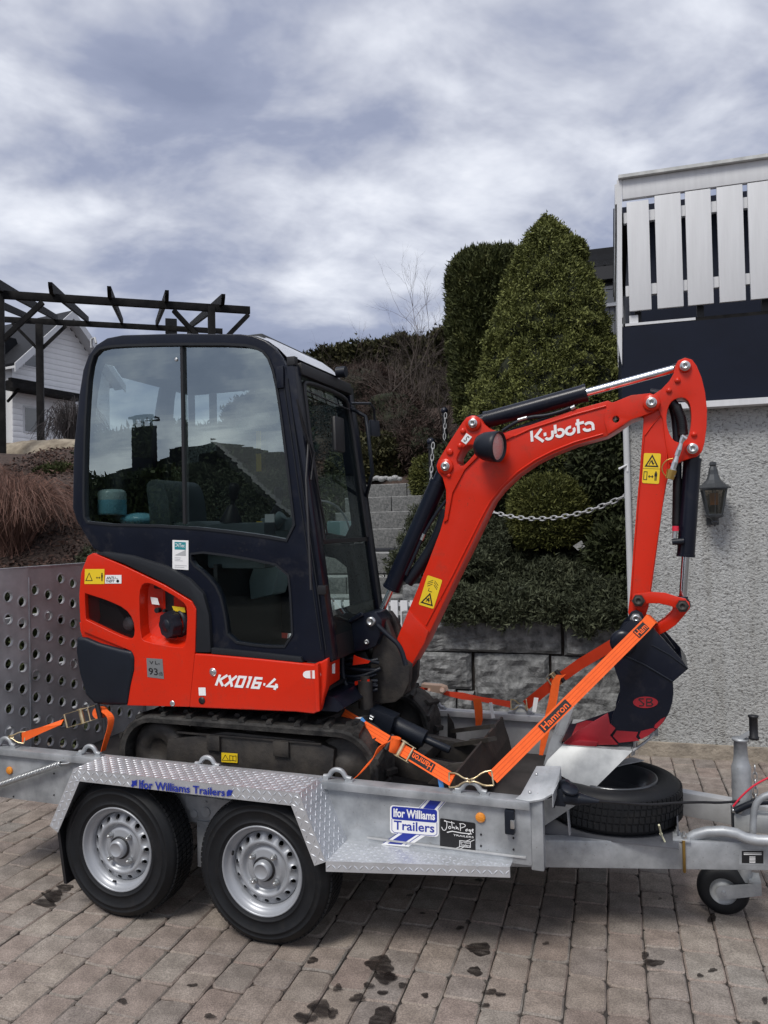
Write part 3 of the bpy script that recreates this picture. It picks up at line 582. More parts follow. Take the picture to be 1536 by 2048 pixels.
m = MB(); m.lathe((lx, lv, 0), (0, 0, 1), [(.062, zz(1026)), (.058, zz(1030)), (.03, zz(1033)), (.018, zz(1037)), (.022, zz(1040)), (.010, zz(1044)), (.0001, zz(1049))], 8, False); m.beam((lx, lv + .02, zz(1032)), (lx, WV, zz(1032)), .02, .02); m.box(lx - .04, lx + .04, WV - .012, WV, zz(1045), zz(1010)); LT.part('lamp_base', m, lm)
# ================================================================ NEIGHBOUR HOUSE (upper right, behind)
NB = Thing('neighbour_house', 'dark tiled house with white framed window between the spruce and the balcony', 'house', (2, 19, 4), fr=HF)
NVv = 17.5
ql = onv(1150, 500, NVv + 2, HF); e = onv(1180, 560, NVv - .3, HF); eu = e[0]; ez = e[2]; rz_ = onv(1200, 495, NVv + 2.2, HF)[2]
m = MB(); m.box(eu - .9, eu + 6, NVv, NVv + 5, 3.5, ez); HS_ = NB.part('wall', m, M['greyclad'])
for k in range(36): m = MB(); a = eu - .8 + k * .10; m.box(a, a + .085, NVv - .02, NVv - .001, 3.5, ez - .05); NB.part('cladding_board', m, M['greyclad'])
m = MB(); m.box(eu - 1.1, eu + 6, NVv - .45, NVv - .42, ez - .06, ez + .22); NB.part('fascia', m, M['ink']); m = MB(); m.box(eu - 1.05, eu + 6, NVv - .42, NVv, ez + .0, ez + .03); NB.part('soffit', m, M['ink'])
m = MB(); nr_ = 11; s0 = Vector((NVv - .45, ez + .22)); s1 = Vector((NVv + 2.4, rz_))
for r_ in range(nr_):
    a = s0.lerp(s1, r_ / nr_); b_ = s0.lerp(s1, (r_ + 1) / nr_)
    u = eu - 1.2
    nseg = 130; vs = []
    for i in range(nseg + 1):
        uu = u + i * .0525; h = .035 * (1 if math.sin(i * math.pi / 2 + .4) > 0 else .2) * abs(math.sin(i * math.pi / 2 + .4))
        vs += [(uu, a.x, a.y + .035 + h), (uu, b_.x, b_.y + h), (uu, a.x, a.y - .01 + h)]
    m.add(vs, [(3 * i, 3 * i + 3, 3 * i + 4, 3 * i + 1) for i in range(nseg)] + [(3 * i + 2, 3 * i + 5, 3 * i + 3, 3 * i) for i in range(nseg)])
NB.part('roof', m, M['roofdark'], kind='stuff', fixn=False)
m = MB(); m.prism([(eu - 1.2, ez), (eu + 6, ez), (eu + 6, rz_ + .05), (eu - 1.2, rz_ + .05)], NVv + 2.4, NVv + 2.6); NB.part('ridge', m, M['roofdark'])
a = onv(1204, 615, NVv - .03, HF); b_ = onv(1232, 571, NVv - .03, HF); m = MB(); fw_ = .07
m.box(a[0], b_[0], NVv - .06, NVv - .02, b_[2] - fw_, b_[2]); m.box(a[0] - .05, b_[0] + .05, NVv - .09, NVv - .02, a[2], a[2] + fw_); m.box(a[0], a[0] + fw_ * 1.3, NVv - .055, NVv - .02, a[2], b_[2]); m.box(b_[0] - fw_ * .7, b_[0], NVv - .055, NVv - .02, a[2], b_[2]); wn = NB.part('window_frame', m, M['whitewood'])
m = MB(); m.quad((a[0], NVv - .035, a[2]), (b_[0], NVv - .035, a[2]), (b_[0], NVv - .035, b_[2]), (a[0], NVv - .035, b_[2])); NB.part('window_pane', m, M['winglass'], parent=wn, fixn=False)
# ================================================================ WHITE HOUSE WITH GABLE (left, behind pergola)
LF = Frame(R(-62)); LV_ = 21.2
def lv_(x, y, d=0): return onv(x, y, LV_ + d, LF)
WH = Thing('timber_house', 'white timber house with steep gable and dark canopy behind the pergola', 'house', lv_(100, 880), fr=LF)
wp = [lv_(x, y) for x, y in ((-120, 930), (-60, 730), (20, 735), (80, 735), (145, 655), (260, 800), (330, 1000), (-120, 1000))]
x0 = lv_(-150, 700)[0]; x1 = lv_(260, 700)[0]; ap = lv_(146, 624, -.5); el = lv_(30, 728, -.5); er = lv_(205, 742, -.5)
apw = (ap[0], ap[2]); s_l = (ap[2] - el[2]) / (ap[0] - el[0]); s_r = s_l
def roofz(u): return apw[1] - abs(u - apw[0]) * s_l
m = MB(); ul, ur = el[0] + .25, apw[0] + (apw[0] - el[0]) - .25
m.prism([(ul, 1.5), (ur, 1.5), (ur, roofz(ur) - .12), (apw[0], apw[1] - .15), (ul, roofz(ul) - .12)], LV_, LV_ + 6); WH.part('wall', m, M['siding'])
zb_ = 1.8
z = 2.2
while z < apw[1] - .3:
    half = (apw[1] - .2 - z) / s_l; a = max(ul, apw[0] - half); b_ = min(ur, apw[0] + half)
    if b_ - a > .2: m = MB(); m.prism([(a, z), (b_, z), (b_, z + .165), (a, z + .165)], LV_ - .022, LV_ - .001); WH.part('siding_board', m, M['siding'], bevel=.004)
    z += .18
def slab(u0, u1, v0, v1, t0, t1, name, mt):
    m = MB(); m.prism([(u0, roofz(u0) + t0), (u1, roofz(u1) + t0), (u1, roofz(u1) + t1), (u0, roofz(u0) + t1)], v0, v1); return WH.part(name, m, mt)
ue = el[0] - .02; uf_ = 2 * apw[0] - ue
slab(ue, apw[0], LV_ - .5, LV_ + 6, .0, .06, 'roof', M['roofdark']); slab(apw[0], uf_, LV_ - .5, LV_ + 6, .0, .06, 'roof', M['roofdark'])
slab(ue, apw[0], LV_ - .54, LV_ - .50, -.22, .05, 'barge_board', M['whitewood']); slab(apw[0], uf_, LV_ - .54, LV_ - .50, -.22, .05, 'barge_board', M['whitewood']); slab(ue, apw[0], LV_ - .5, LV_, -.10, -.04, 'soffit', M['whitewood']); slab(apw[0], uf_, LV_ - .5, LV_, -.10, -.04, 'soffit', M['whitewood'])
for (xa, ya, xb, yb, nm) in ((50, 862, 75, 818, 'window'), (50, 730, 73, 712, 'window')):
    a = lv_(xa, ya, -.03); b_ = lv_(xb, yb, -.03); m = MB(); m.box(a[0] - .06, b_[0] + .06, LV_ - .04, LV_ - .024, a[2] - .06, b_[2] + .06); f_ = WH.part('window_frame', m, M['whitewood']); m = MB(); m.quad((a[0], LV_ - .045, a[2]), (b_[0], LV_ - .045, a[2]), (b_[0], LV_ - .045, b_[2]), (a[0], LV_ - .045, b_[2])); WH.part('window_pane', m, M['winglass'], parent=f_, fixn=False)
a = lv_(12, 772, -.4); b_ = lv_(152, 800, -.4); m = MB(); m.box(a[0], b_[0] + .3, LV_ - .7, LV_ - .03, a[2] - .06, a[2] + .09); m.beam((a[0] + .3, LV_ - .05, a[2] - .4), (a[0] + .3, LV_ - .6, a[2] - .05), .06, .06); WH.part('canopy', m, M['darkwood'])
WP = Thing('plank_pile', 'small pile of weathered planks lying on the dark canopy of the white house', 'planks', (a[0], LV_ - .4, a[2] + .09), fr=LF)
for k in range(7): m = MB(); y0 = (k // 3); m.box(a[0] + .05 * (k % 3), a[0] + .9 + .1 * (k % 2), LV_ - .65 + (k % 3) * .17, LV_ - .5 + (k % 3) * .17, a[2] + .092 + y0 * .05, a[2] + .135 + y0 * .05); WP.part('plank', m, M['darkwood'])
m = MB(); m.box(apw[0] - 5, apw[0] - 1.3, LV_ + .8, LV_ + 6, 1.5, el[2] + .3); m.prism([(apw[0] - 6, el[2] + .3), (apw[0] - 1.0, el[2] + .3), (apw[0] - 1.3, el[2] + 1.1), (apw[0] - 6, el[2] + 1.1)], LV_ + .6, LV_ + .7); WH.part('rear_wing', m, M['roofdark'])
# ================================================================ PERGOLA
PF = Frame(R(-17.4)); tl_ = .207
PG = Thing('pergola', 'black stained timber pergola with open rafters on the slope', 'pergola', (-8, 10, 2.6), fr=PF)
def pv(x, y, v): return onv(x, y, v, PF)
nv_, fv_ = None, None
q = ray(250, 605) * 1.0; d1 = 12.6; nv_ = (CAM + ray(250, 605) * d1).dot(PF.V); nz = pv(250, 605, nv_)[2]
# far beam: on the rafter plane z = nz + tl_*(v-nv_)
r = ray(250, 652); A_ = CAM.z - nz + tl_ * nv_; tt = (A_) / (tl_ * r.dot(PF.V) - r.z); fv_ = (CAM + r * tt).dot(PF.V); fz = nz + tl_ * (fv_ - nv_)
e1 = pv(500, 622, nv_)[0]; e0 = pv(-150, 580, nv_)[0]
m = MB(); m.box(e0, e1, nv_ - .035, nv_ + .035, nz - .062, nz + .062); PG.part('beam', m, M['darkwood'], bevel=.006)
e2 = pv(445, 660, fv_)[0]; m = MB(); m.box(e0 - 1, e2, fv_ - .035, fv_ + .035, fz - .07, fz + .07); PG.part('beam', m, M['darkwood'], bevel=.006)
for (x, v, zt_) in ((0, nv_, nz), (423, nv_, nz), (80, fv_, fz), (382, fv_, fz)):
    u = pv(x, 750 if v == fv_ else 640, v)[0]; m = MB(); zb0 = 1.6; w2_ = .06 if v == nv_ else .085; m.box(u - w2_, u + w2_, v - w2_ + .0, v + w2_, zb0, zt_ - .08 + (.0 if v == fv_ else .1)); PG.part('post', m, M['darkwood'], bevel=.006)
    for s_ in (-1, 1):
        m = MB(); m.beam((u, v, zt_ - .75), (u + s_ * .62, v, zt_ - .08), .07, .10, (0, 1, 0)); PG.part('brace', m, M['darkwood'])
hv = nv_ - .5
for (x, y) in ((-112, 562), (-8, 564), (100, 568), (218, 574), (334, 579), (447, 586)):
    u = pv(x, y, hv)[0]; za = nz + .13; a = Vector((u, hv, za - .5 * tl_)); b_ = Vector((u, fv_ + .35, za + tl_ * (fv_ + .35 - nv_)))
    m = MB(); wv = .03; hh = .075; m.add([(u + s * wv, p.y + dy, p.z + dz) for s in (-1, 1) for p, dy, dz in ((a, 0, hh), (a, .02, .02), (a, .16, -hh + .02), (b_, 0, -hh), (b_, 0, hh))], [(4, 3, 2, 1, 0), (5, 6, 7, 8, 9)] + [(i, (i + 1) % 5, 5 + (i + 1) % 5, 5 + i) for i in range(5)]); PG.part('rafter', m, M['darkwood'])
m = MB(); u = pv(350, 640, fv_ + .3)[0]; m.box(u - .25, u + .05, fv_ + .3, fv_ + .5, fz - .4, fz + .35); PG.part('vent_box', m, M['roofdark'])
# ================================================================ TRAILER
TR = Thing('plant_trailer', 'galvanised twin axle plant trailer with tread plate mudguards standing on block paving', 'trailer', (-1.9, 3.6, 0))
NV, FV, RZ, BZ = 2.93, 4.26, .634, .40
def side_panel(v, sgn, near):
    m = MB(); t = .012 * sgn
    uf = onv(1062, 1650, NV)[0]; ur = -3.32
    m.box(ur, uf, min(v, v + t), max(v, v + t), BZ - .012 if near else .38, RZ - .03)
    m.box(ur, uf, min(v - .022 * sgn, v + .05 * sgn), max(v - .022 * sgn, v + .05 * sgn), RZ - .032, RZ)
    p = TR.part('side_panel', m, M['galv'], bevel=.004)
    return p
near_panel = side_panel(NV, 1, True)
far_panel = side_panel(FV, -1, False); far_panel.data.materials[0] = M['galvdark']
m = MB(); m.box(-3.3, -.50, NV + .012, FV - .012, .385, .42); TR.part('bed_floor', m, mat('trailer_bed_mat', (.03, .026, .025), .8, var=.4, vscale=8, bump=.2, bscale=20))
# rivets and drain seams on the near panel
m = MB()
for px, py in [(391, 1547), (391, 1590), (27, 1593), (962, 1669), (962, 1692), (1027, 1676), (1027, 1699)]:
    q = onv(px - (283 if 391 == px else 0), py, NV - .001); m.cyl((q[0], NV - .003, q[2]), (q[0], NV + .002, q[2]), .004, n=8)
TR.part('rivet', m, M['ink'], kind='stuff')
m = MB(); q0 = onv(735, 1683, NV); q1 = onv(1052, 1716, NV)
m.box(q0[0], q1[0], NV - .006, NV - .0005, .415, .421); TR.part('seam', m, M['galvdark'])
# chassis members under the bed
m = MB()
for v in (3.12, 4.08): m.box(-2.7, -.6, v - .03, v + .03, .31, .385)
for u in (-2.3, -1.6, -1.0): m.box(u - .03, u + .03, 3.08, 4.11, .30, .384)
TR.part('chassis_frame', m, M['galvdark'])
# suspension plate between the wheels
m = MB(); pl = UZ([(372, 1590), (520, 1608), (520, 1650), (478, 1640), (408, 1640), (372, 1615)], NV - .006); m.prism(pl, NV - .008, NV - .001)
q = onv(404, 1660, NV); m.box(q[0] - .02, q[0] + .06, NV - .008, NV + .03, .20, .40)
TR.part('suspension_plate', m, M['galv'])
m = MB()
for px, py, r in [(388, 1627, .018), (412, 1624, .022), (412, 1604, .006)]:
    q = onv(px, py, NV - .01); m.cyl((q[0], NV - .014, q[2]), (q[0], NV, q[2]), r, n=14)
TR.part('axle_pin', m, M['galv'])
# ---- wheels
def wheel(cu, cz, rot):
    tp = [(.182, .006), (.190, .001), (.194, .0), (.196, -.003), (.199, -.003), (.201, .0), (.215, -.001), (.240, -.004), (.2425, -.0065), (.2455, -.0065), (.248, -.0035), (.262, -.001), (.264, -.003), (.267, -.0025), (.27, .002), (.285, .012), (.294, .026), (.296, .05), (.297, .075), (.297, .09), (.296, .115), (.294, .135), (.285, .15), (.27, .16), (.2, .166), (.182, .16)]
    v0 = 2.757; c = (cu, v0, cz)
    m = MB(); m.lathe(c, (0, 1, 0), tp, 72); ty = TR.part('tyre', m, M['tyre'], fixn=True, origin=(cu, v0, cz))
    m = MB()
    for i in range(84):
        a = 2 * math.pi * i / 84
        for k, (d0, d1) in enumerate([(.028, .052), (.060, .084), (.092, .116), (.122, .140)]):
            aa = a + k * .02; r_ = .3015; x, z = math.cos(aa), math.sin(aa); wv = .0085
            tx, tz = -z, x
            b = [(cu + x * .292 + tx * wv * sx + tx * .006 * (1 if sy else 0), v0 + (d1 if sy else d0), cz + z * .292 + tz * wv * sx + tz * .006 * (1 if sy else 0)) for sx, sy in ((-1, 0), (1, 0), (1, 1), (-1, 1))]
            tpv = [(cu + (p[0] - cu) * r_ / .292, p[1], cz + (p[2] - cz) * r_ / .292) for p in b]
            m.add(b + tpv, [(4, 5, 6, 7), (0, 1, 5, 4), (1, 2, 6, 5), (2, 3, 7, 6), (3, 0, 4, 7)])
    TR.part('tread_block', m, M['tyre'], parent=ty, kind='stuff')
    # rim: deep dish with hub
    rp = [(.184, .012), (.182, .002), (.178, .000), (.174, .006), (.170, .020), (.160, .026), (.153, .030), (.150, .044), (.146, .064), (.140, .070)]
    m = MB(); m.lathe(c, (0, 1, 0), rp, 64)
    # disc with round vent holes
    def disc(r): # depth of the disc face at radius r
        P = [(.060, .034), (.078, .036), (.086, .047), (.092, .044), (.100, .030), (.108, .025), (.116, .028), (.128, .036), (.146, .046), (.150, .06)]
        for (a, b), (c_, d) in zip(P, P[1:]):
            if r <= c_: return b + (d - b) * (r - a) / (c_ - a)
        return .07
    nseg = 96; rr = [.044, .060, .069, .078, .086, .092, .096, .100, .104, .108, .113]
    m.lathe(c, (0, 1, 0), [(r, disc(max(r, .06)) if r > .05 else .03) for r in rr], nseg)
    # ring with holes built cell by cell
    nh = 15; ro, ri = .1465, .113
    for i in range(nh):
        a0 = 2 * math.pi * i / nh + rot; da = 2 * math.pi / nh; cell = []
        K = 24; base_ths = [2 * math.pi * k / K for k in range(K)]; cang = [math.atan2(sy_ * da / 2 * .13, (ro if sx_ > 0 else ri) - .13075) for sx_ in (1, -1) for sy_ in (1, -1)]
        for ca in cang:
            j_ = min(range(K), key=lambda k: abs(math.atan2(math.sin(base_ths[k] - ca), math.cos(base_ths[k] - ca)))); base_ths[j_] = ca
        rc = .13075; hr = .0098
        inner = []; outer = []
        for k in range(K):
            th = base_ths[k]; dxx, dyy = math.cos(th), math.sin(th)
            inner.append((rc + hr * dxx, hr * 1.0 * dyy / rc))
            # hit the cell rectangle in (r, angle)
            sx = ((ro - rc) / dxx) if dxx > 1e-6 else ((ri - rc) / dxx if dxx < -1e-6 else 1e9)
            sy = (da / 2) / abs(dyy / .13) if abs(dyy) > 1e-6 else 1e9
            s_ = min(sx, sy); outer.append((rc + s_ * dxx, s_ * dyy / .13))
        vs = []
        for lst in (inner, outer):
            for r_, an in lst:
                A = a0 + an; vs.append((cu + math.cos(A) * r_, v0 + disc(r_), cz + math.sin(A) * r_))
        for r_, an in inner:
            A = a0 + an; vs.append((cu + math.cos(A) * r_, v0 + disc(r_) + .008, cz + math.sin(A) * r_))
        m.add(vs, [(k, (k + 1) % K, K + (k + 1) % K, K + k) for k in range(K)] + [(k, (k + 1) % K, 2 * K + (k + 1) % K, 2 * K + k) for k in range(K)], True)
    rim = TR.part('rim', m, M['rim'], fixn=False, origin=(cu, v0, cz))
    m = MB(); m.lathe(c, (0, 1, 0), [(.168, .09), (.03, .092)], 32); TR.part('brake_drum', m, M['ink'], parent=rim)
    m = MB(); m.lathe(c, (0, 1, 0), [(.040, .034), (.0395, .008), (.036, .002), (.030, -.002), (.0285, -.0025), (.0275, -.001), (0.0001, -.001)], 36); TR.part('hub_cap', m, M['rim'], parent=rim)
    m = MB(); m.lathe(c, (0, 1, 0), [(.049, .028), (.049, .024), (.041, .024)], 32); TR.part('hub_ring', m, M['ink'], parent=rim)
    for i in range(4):
        a = rot * .6 + math.pi / 4 + i * math.pi / 2; x = cu + .070 * math.cos(a); z = cz + .070 * math.sin(a); m = MB()
        m.cyl((x, v0 + .032, z), (x, v0 + .026, z), .0115, n=12); m.cyl((x, v0 + .026, z), (x, v0 + .012, z), .0095, n=6, smooth=False); m.ball((x, v0 + .012, z), .0065, 8)
        TR.part('wheel_nut', m, M['zinc'], parent=rim)
    a = -1.75 if rot < .1 else 2.8; x, z = cu + .155 * math.cos(a), cz + .155 * math.sin(a); m = MB()
    m.cyl((x, v0 + .03, z), (x - .01 * math.cos(a), v0 + .012, z - .01 * math.sin(a)), .005, n=8); TR.part('valve', m, M['ink'], parent=rim)
wheel(-1.566, .300, .13); wheel(-2.28, .300, .02)
# ---- mudguard of tread plate: path A-B-C-D with lip, then running board
OV = 2.72
A, B, Cc, D = [onv(x, y, OV) for x, y in ((100, 1650), (148, 1536), (598, 1587), (652, 1729))]
z_ = (B[2] + Cc[2]) / 2; A = (A[0], z_ - .265); B = (B[0], z_); Cc = (Cc[0], z_); D = (D[0], .395)
E0 = onz(1020, 1735, .395); 
def strip(m, a, b, va0, va1, vb0, vb1, th):
    d = Vector((b[0] - a[0], 0, b[1] - a[1])).normalized(); n_ = Vector((-d.z, 0, d.x)) * -th
    m.poly3([(a[0], va0, a[1]), (b[0], vb0, b[1]), (b[0], vb1, b[1]), (a[0], va1, a[1])], n_)
m = MB(); strip(m, A, B, OV, NV, OV, NV, .004); strip(m, B, Cc, OV, NV, OV, NV, .004); strip(m, Cc, D, OV, NV, OV, NV, .004)
guard = TR.part('mudguard', m, M['alu'])
# lip along the outer edge
lipw = .052
m = MB(); P = [A, B, Cc, D]; inn = []
dirs = [(Vector((P[i + 1][0] - P[i][0], P[i + 1][1] - P[i][1]))).normalized() for i in range(3)]
nr = [Vector((d.y, -d.x)) * lipw for d in dirs]
inn.append((A[0] + nr[0].x, A[1] + nr[0].y))
for i in (0, 1):
    b = (nr[i].normalized() + nr[i + 1].normalized()).normalized(); k = lipw / b.dot(nr[i].normalized()); inn.append((P[i + 1][0] + b.x * k, P[i + 1][1] + b.y * k))
inn.append((D[0] + nr[2].x, D[1] + nr[2].y + .0))
m.prism([P[0], P[1], P[2], P[3], inn[3], inn[2], inn[1], inn[0]], OV - .003, OV + .001)
lip = TR.part('mudguard_lip', m, M['alu'])
def lozenges(m, o, ex, ey, nrm, L0, L1, pitch=.031, ln=.0125, wd=.0035, h=.0022, taper=None, skip=None):
    # raised diamonds on a rectangle o + ex*[0,L0] + ey*[0,L1]
    o, ex, ey, nrm = map(Vector, (o, ex, ey, nrm)); nx = int(L0 / pitch * 1.42); ny = int(L1 / pitch * 1.42)
    for i in range(nx):
        for j in range(ny):
            a = (i + .5) * L0 / nx; b = (j + .5) * L1 / ny
            if taper and b < taper * a / L0: continue
            if skip and skip[0] < a < skip[1] and .008 < b < .044: continue
            s_ = 1 if (i + j) % 2 else -1; c = o + ex * a + ey * b
            d = (ex + ey * s_).normalized(); w_ = (ex * -s_ + ey).normalized()
            if a < ln * .8 or a > L0 - ln * .8 or b < ln * .8 or b > L1 - ln * .8: d = d * .7
            m.add([c - d * ln, c - w_ * wd, c + d * ln, c + w_ * wd, c + nrm * h - d * ln * .55, c + nrm * h + d * ln * .55], [(0, 1, 4), (1, 2, 5), (1, 5, 4), (2, 3, 5), (3, 0, 4), (3, 4, 5)])
m = MB(); dv = NV - OV
def seglen(a, b): return math.hypot(a[0] - b[0], a[1] - b[1])
for a, b in ((A, B), (B, Cc), (Cc, D)):
    d = Vector((b[0] - a[0], 0, b[1] - a[1])).normalized(); n_ = Vector((-d.z, 0, d.x))
    lozenges(m, (a[0], OV, a[1]), d, (0, 1, 0), n_, seglen(a, b), dv - .02)
TR.part('tread_pattern', m, M['alu'], parent=guard, kind='stuff')
m = MB()
for (a, b, i0, i1) in ((A, B, inn[0], inn[1]), (B, Cc, inn[1], inn[2]), (Cc, D, inn[2], inn[3])):
    d = Vector((b[0] - a[0], 0, b[1] - a[1])).normalized(); n_ = Vector((d.z, 0, -d.x))
    lozenges(m, (a[0], OV - .003, a[1]), d, n_, (0, -1, 0), seglen(a, b), lipw, pitch=.033, skip=(onv(262, 1575, OV)[0] - B[0], onv(466, 1590, OV)[0] - B[0]) if a is B else None)
TR.part('tread_pattern', m, M['alu'], parent=lip, kind='stuff')
# running board
m = MB(); m.poly3([(D[0], OV, .397), (E0[0], E0[1], .397), (E0[0], NV, .397), (D[0], NV, .397)], (0, 0, -.004))
m.poly3([(D[0], OV - .002, .398), (E0[0], E0[1] - .002, .398), (E0[0], E0[1] - .002, .358), (D[0], OV - .002, .358)], (0, .004, 0))
board = TR.part('running_board', m, M['alu'])
m = MB(); lozenges(m, (D[0], OV, .397), (1, 0, 0), (0, 1, 0), (0, 0, 1), E0[0] - D[0], dv - .02, taper=E0[1] - OV)
dd = Vector((E0[0] - D[0], E0[1] - OV, 0)); lozenges(m, (D[0], OV - .002, .396), dd.normalized(), (0, 0, -1), (0, -1, 0), dd.length, .038, pitch=.03)
TR.part('tread_pattern', m, M['alu'], parent=board, kind='stuff')
# lettering on the lip
m = MB(); LV = OV - .0058
f = qmap([onv(262, 1575, LV), onv(466, 1594, LV), onv(466, 1580, LV), onv(262, 1558, LV)])
text_on(m, 'Ifor Williams Trailers', f, (.085, -.02, .925, 1.04), .0014, bold=.02)
lift(m, f, [[(0, .2), (.012, .5), (.006, .85), (.03, .8), (.062, 1), (.056, .6), (.062, .25), (.04, .3), (.012, .05)], [(.94, 0), (.94, .6), (.955, .95), (1, .95), (.985, .5), (.985, .2)]], .0006)
TR.part('lettering', m, M['blueink'], parent=lip)
# mud flap
m = MB(); fl = UZ([(97, 1650), (160, 1600), (160, 1727), (137, 1722), (99, 1743)], 2.745); m.prism([(-2.60, .385), (-2.585, .385), (-2.545, .12), (-2.56, .12)], 2.75, 2.92); TR.part('mud_flap', m, M['ink'])
# lashing rings
def ring(px, py, near=True, pitch=None):
    v = NV + .015 if near else FV - .015
    q = onv(px, py, v); u = q[0]; m = MB(); z0 = RZ
    arc = [(u - .062 , v, z0 + .009), (u - .046, v, z0 + .010), (u - .036, v, z0 + .015), (u - .026, v, z0 + .033), (u - .011, v, z0 + .042), (u + .011, v, z0 + .042), (u + .026, v, z0 + .033), (u + .036, v, z0 + .015), (u + .046, v, z0 + .010), (u + .062, v, z0 + .009)]
    m.tube(smoothline(arc, 2), .0105, 10); m.box(u - .072, u - .038, v - .014, v + .014, z0, z0 + .007); m.box(u + .038, u + .072, v - .014, v + .014, z0, z0 + .007)
    return TR.part('lashing_ring', m, M['galv']), u, v
rings = [ring(12, 1490), ring(180, 1495), ring(415, 1520), ring(675, 1545), ring(942, 1572)]
rings += [ring(868, 1398, False), ring(1042, 1413, False), ring(300, 1400, False)]
# reflectors, marker lamp, stickers
for px, py, r in ((19, 1541, .019), (961, 1635, .0195)):
    q = onv(px, py, NV - .003); m = MB(); m.lathe((q[0], NV - .001, q[2]), (0, -1, 0), [(r, 0), (r, .005), (r * .85, .008), (.0001, .0085)], 28); TR.part('reflector', m, M['amber'])
q = onv(1023, 1641, NV); m = MB(); m.box(q[0] - .022, q[0] + .015, NV - .028, NV - .001, q[2] - .045, q[2] + .047); ml = TR.part('marker_lamp', m, M['plastic'], bevel=.006)
m = MB(); m.box(q[0] + .001, q[0] + .016, NV - .031, NV - .012, q[2] - .02, q[2] + .012); TR.part('lamp_lens', m, M['zinc'], parent=ml, bevel=.002)
def decal(th, quad, layers, name='label', parent=None, label=None):
    # one object per ink, stacked half a millimetre apart
    f = qmap(quad); first = None
    for i, (mt, fn) in enumerate(layers):
        m = MB(); fn(m, f, .0006 + .0005 * i)
        nm = name if i == 0 else 'print'
        o = th.part(nm, m, mt, parent=first if first else parent, fixn=False, label=label if i == 0 else None)
        if first is None and parent is None: first = o
    return first
SV = NV - .001
Q = [onv(764, 1686, SV), onv(896, 1697, SV), onv(896, 1600, SV), onv(764, 1589, SV)]
def par(x0, x1, y0, y1, sh): return [(x0, y0), (x1, y0), (x1 + sh, y1), (x0 + sh, y1)]
def rrect(x0, y0, x1, y1, r, asp=1.):
    pts = []
    for cx, cy, a in ((x1 - r / asp, y0 + r, -90), (x1 - r / asp, y1 - r, 0), (x0 + r / asp, y1 - r, 90), (x0 + r / asp, y0 + r, 180)):
        for k in range(5): t = R(a + 22.5 * k); pts.append((cx + r / asp * math.cos(t), cy + r * math.sin(t)))
    return pts
def ifor(m, f, h): lift(m, f, [par(-.01, .41, -.03, .27, .30), par(.60, 1.02, .80, 1.03, .0) and [(.55, .77), (.86, .77), (1.02, 1.04), (.71, 1.04)], rrect(.125, .22, .865, .80, .07, 1.36)], h)
def ifor2(m, f, h):
    lift(m, f, [[(.05, .0), (.115, .0), (.31, .235), (.22, .235)] and par(.085, .30, .0, .235, .235), [(.63, .785), (.80, .785), (.93, 1.01), (.76, 1.01)], rrect(.15, .51, .84, .78, .05, 1.36)], h)
    lift(m, f, strokes([[(.02, 0), (.25, .235)], [(.36, 0), (.59, .235)], [(.575, .785), (.715, 1.01)], [(.85, .785), (.98, 1.01)]], .012, 1.36), h)
    lift(m, f, strokes([[(.155, .52), (.155, .285), (.19, .24), (.80, .24), (.838, .285), (.838, .52)]], .012, 1.36), h)
    text_on(m, 'Trailers', f, (.185, .30, .80, .49), h, bold=.02)
def ifor3(m, f, h): text_on(m, 'Ifor Williams', f, (.18, .56, .81, .74), h, bold=.03)
decal(TR, Q, [(M['white'], ifor), (M['blueink'], ifor2), (M['white'], ifor3)], 'maker_sticker')
Q = [onv(880, 1697, SV), onv(951, 1704, SV), onv(951, 1646, SV), onv(880, 1636, SV)]
def jp1(m, f, h): lift(m, f, [rrect(0, 0, 1, 1, .05)], h)
def jp2(m, f, h):
    S = lambda P: smoothline([(x, y, 0) for x, y in P], 2)
    ps = [[(.05, .72), (.08, .62), (.16, .62), (.2, .75), (.2, .93), (.12, .95)], [(.12, .93), (.42, .9)], [(.24, .72), (.28, .80), (.33, .74), (.28, .68), (.24, .73)], [(.33, .95), (.36, .70), (.4, .79), (.43, .70)], [(.46, .82), (.47, .70), (.5, .8), (.53, .70)],
          [(.58, .93), (.58, .66)], [(.55, .9), (.68, .93), (.74, .85), (.6, .77)], [(.76, .76), (.72, .70), (.77, .68), (.78, .78)], [(.86, .76), (.81, .74), (.83, .68), (.87, .76), (.86, .6), (.79, .58)], [(.9, .72), (.95, .75), (.93, .8), (.89, .73), (.95, .67)]]
    lift(m, f, strokes([[(p[0], p[1]) for p in S(q)] for q in ps], .022, 1.15), h)
    lift(m, f, strokes([[(.2, .56), (.35, .62), (.62, .60), (.9, .61)]], .03, 1.15), h)
    text_on(m, 'TRAILERS', f, (.38, .47, .95, .53), h, bold=.01)
    lift(m, f, strokes([[(.56, .14), (.56, .34), (.86, .34), (.86, .14), (.56, .14)], [(.45, .06), (.58, .14)], [(.56, .05), (.68, .14)], [(.74, .34), (.86, .42)], [(.86, .34), (.97, .42)]], .018, 1.15), h)
    text_on(m, 'Ifor Williams', f, (.58, .26, .84, .32), h, bold=.01); text_on(m, 'Trailers', f, (.58, .16, .84, .24), h, bold=.01)
decal(TR, Q, [(M['ink'], jp1), (M['white'], jp2)], 'dealer_sticker')
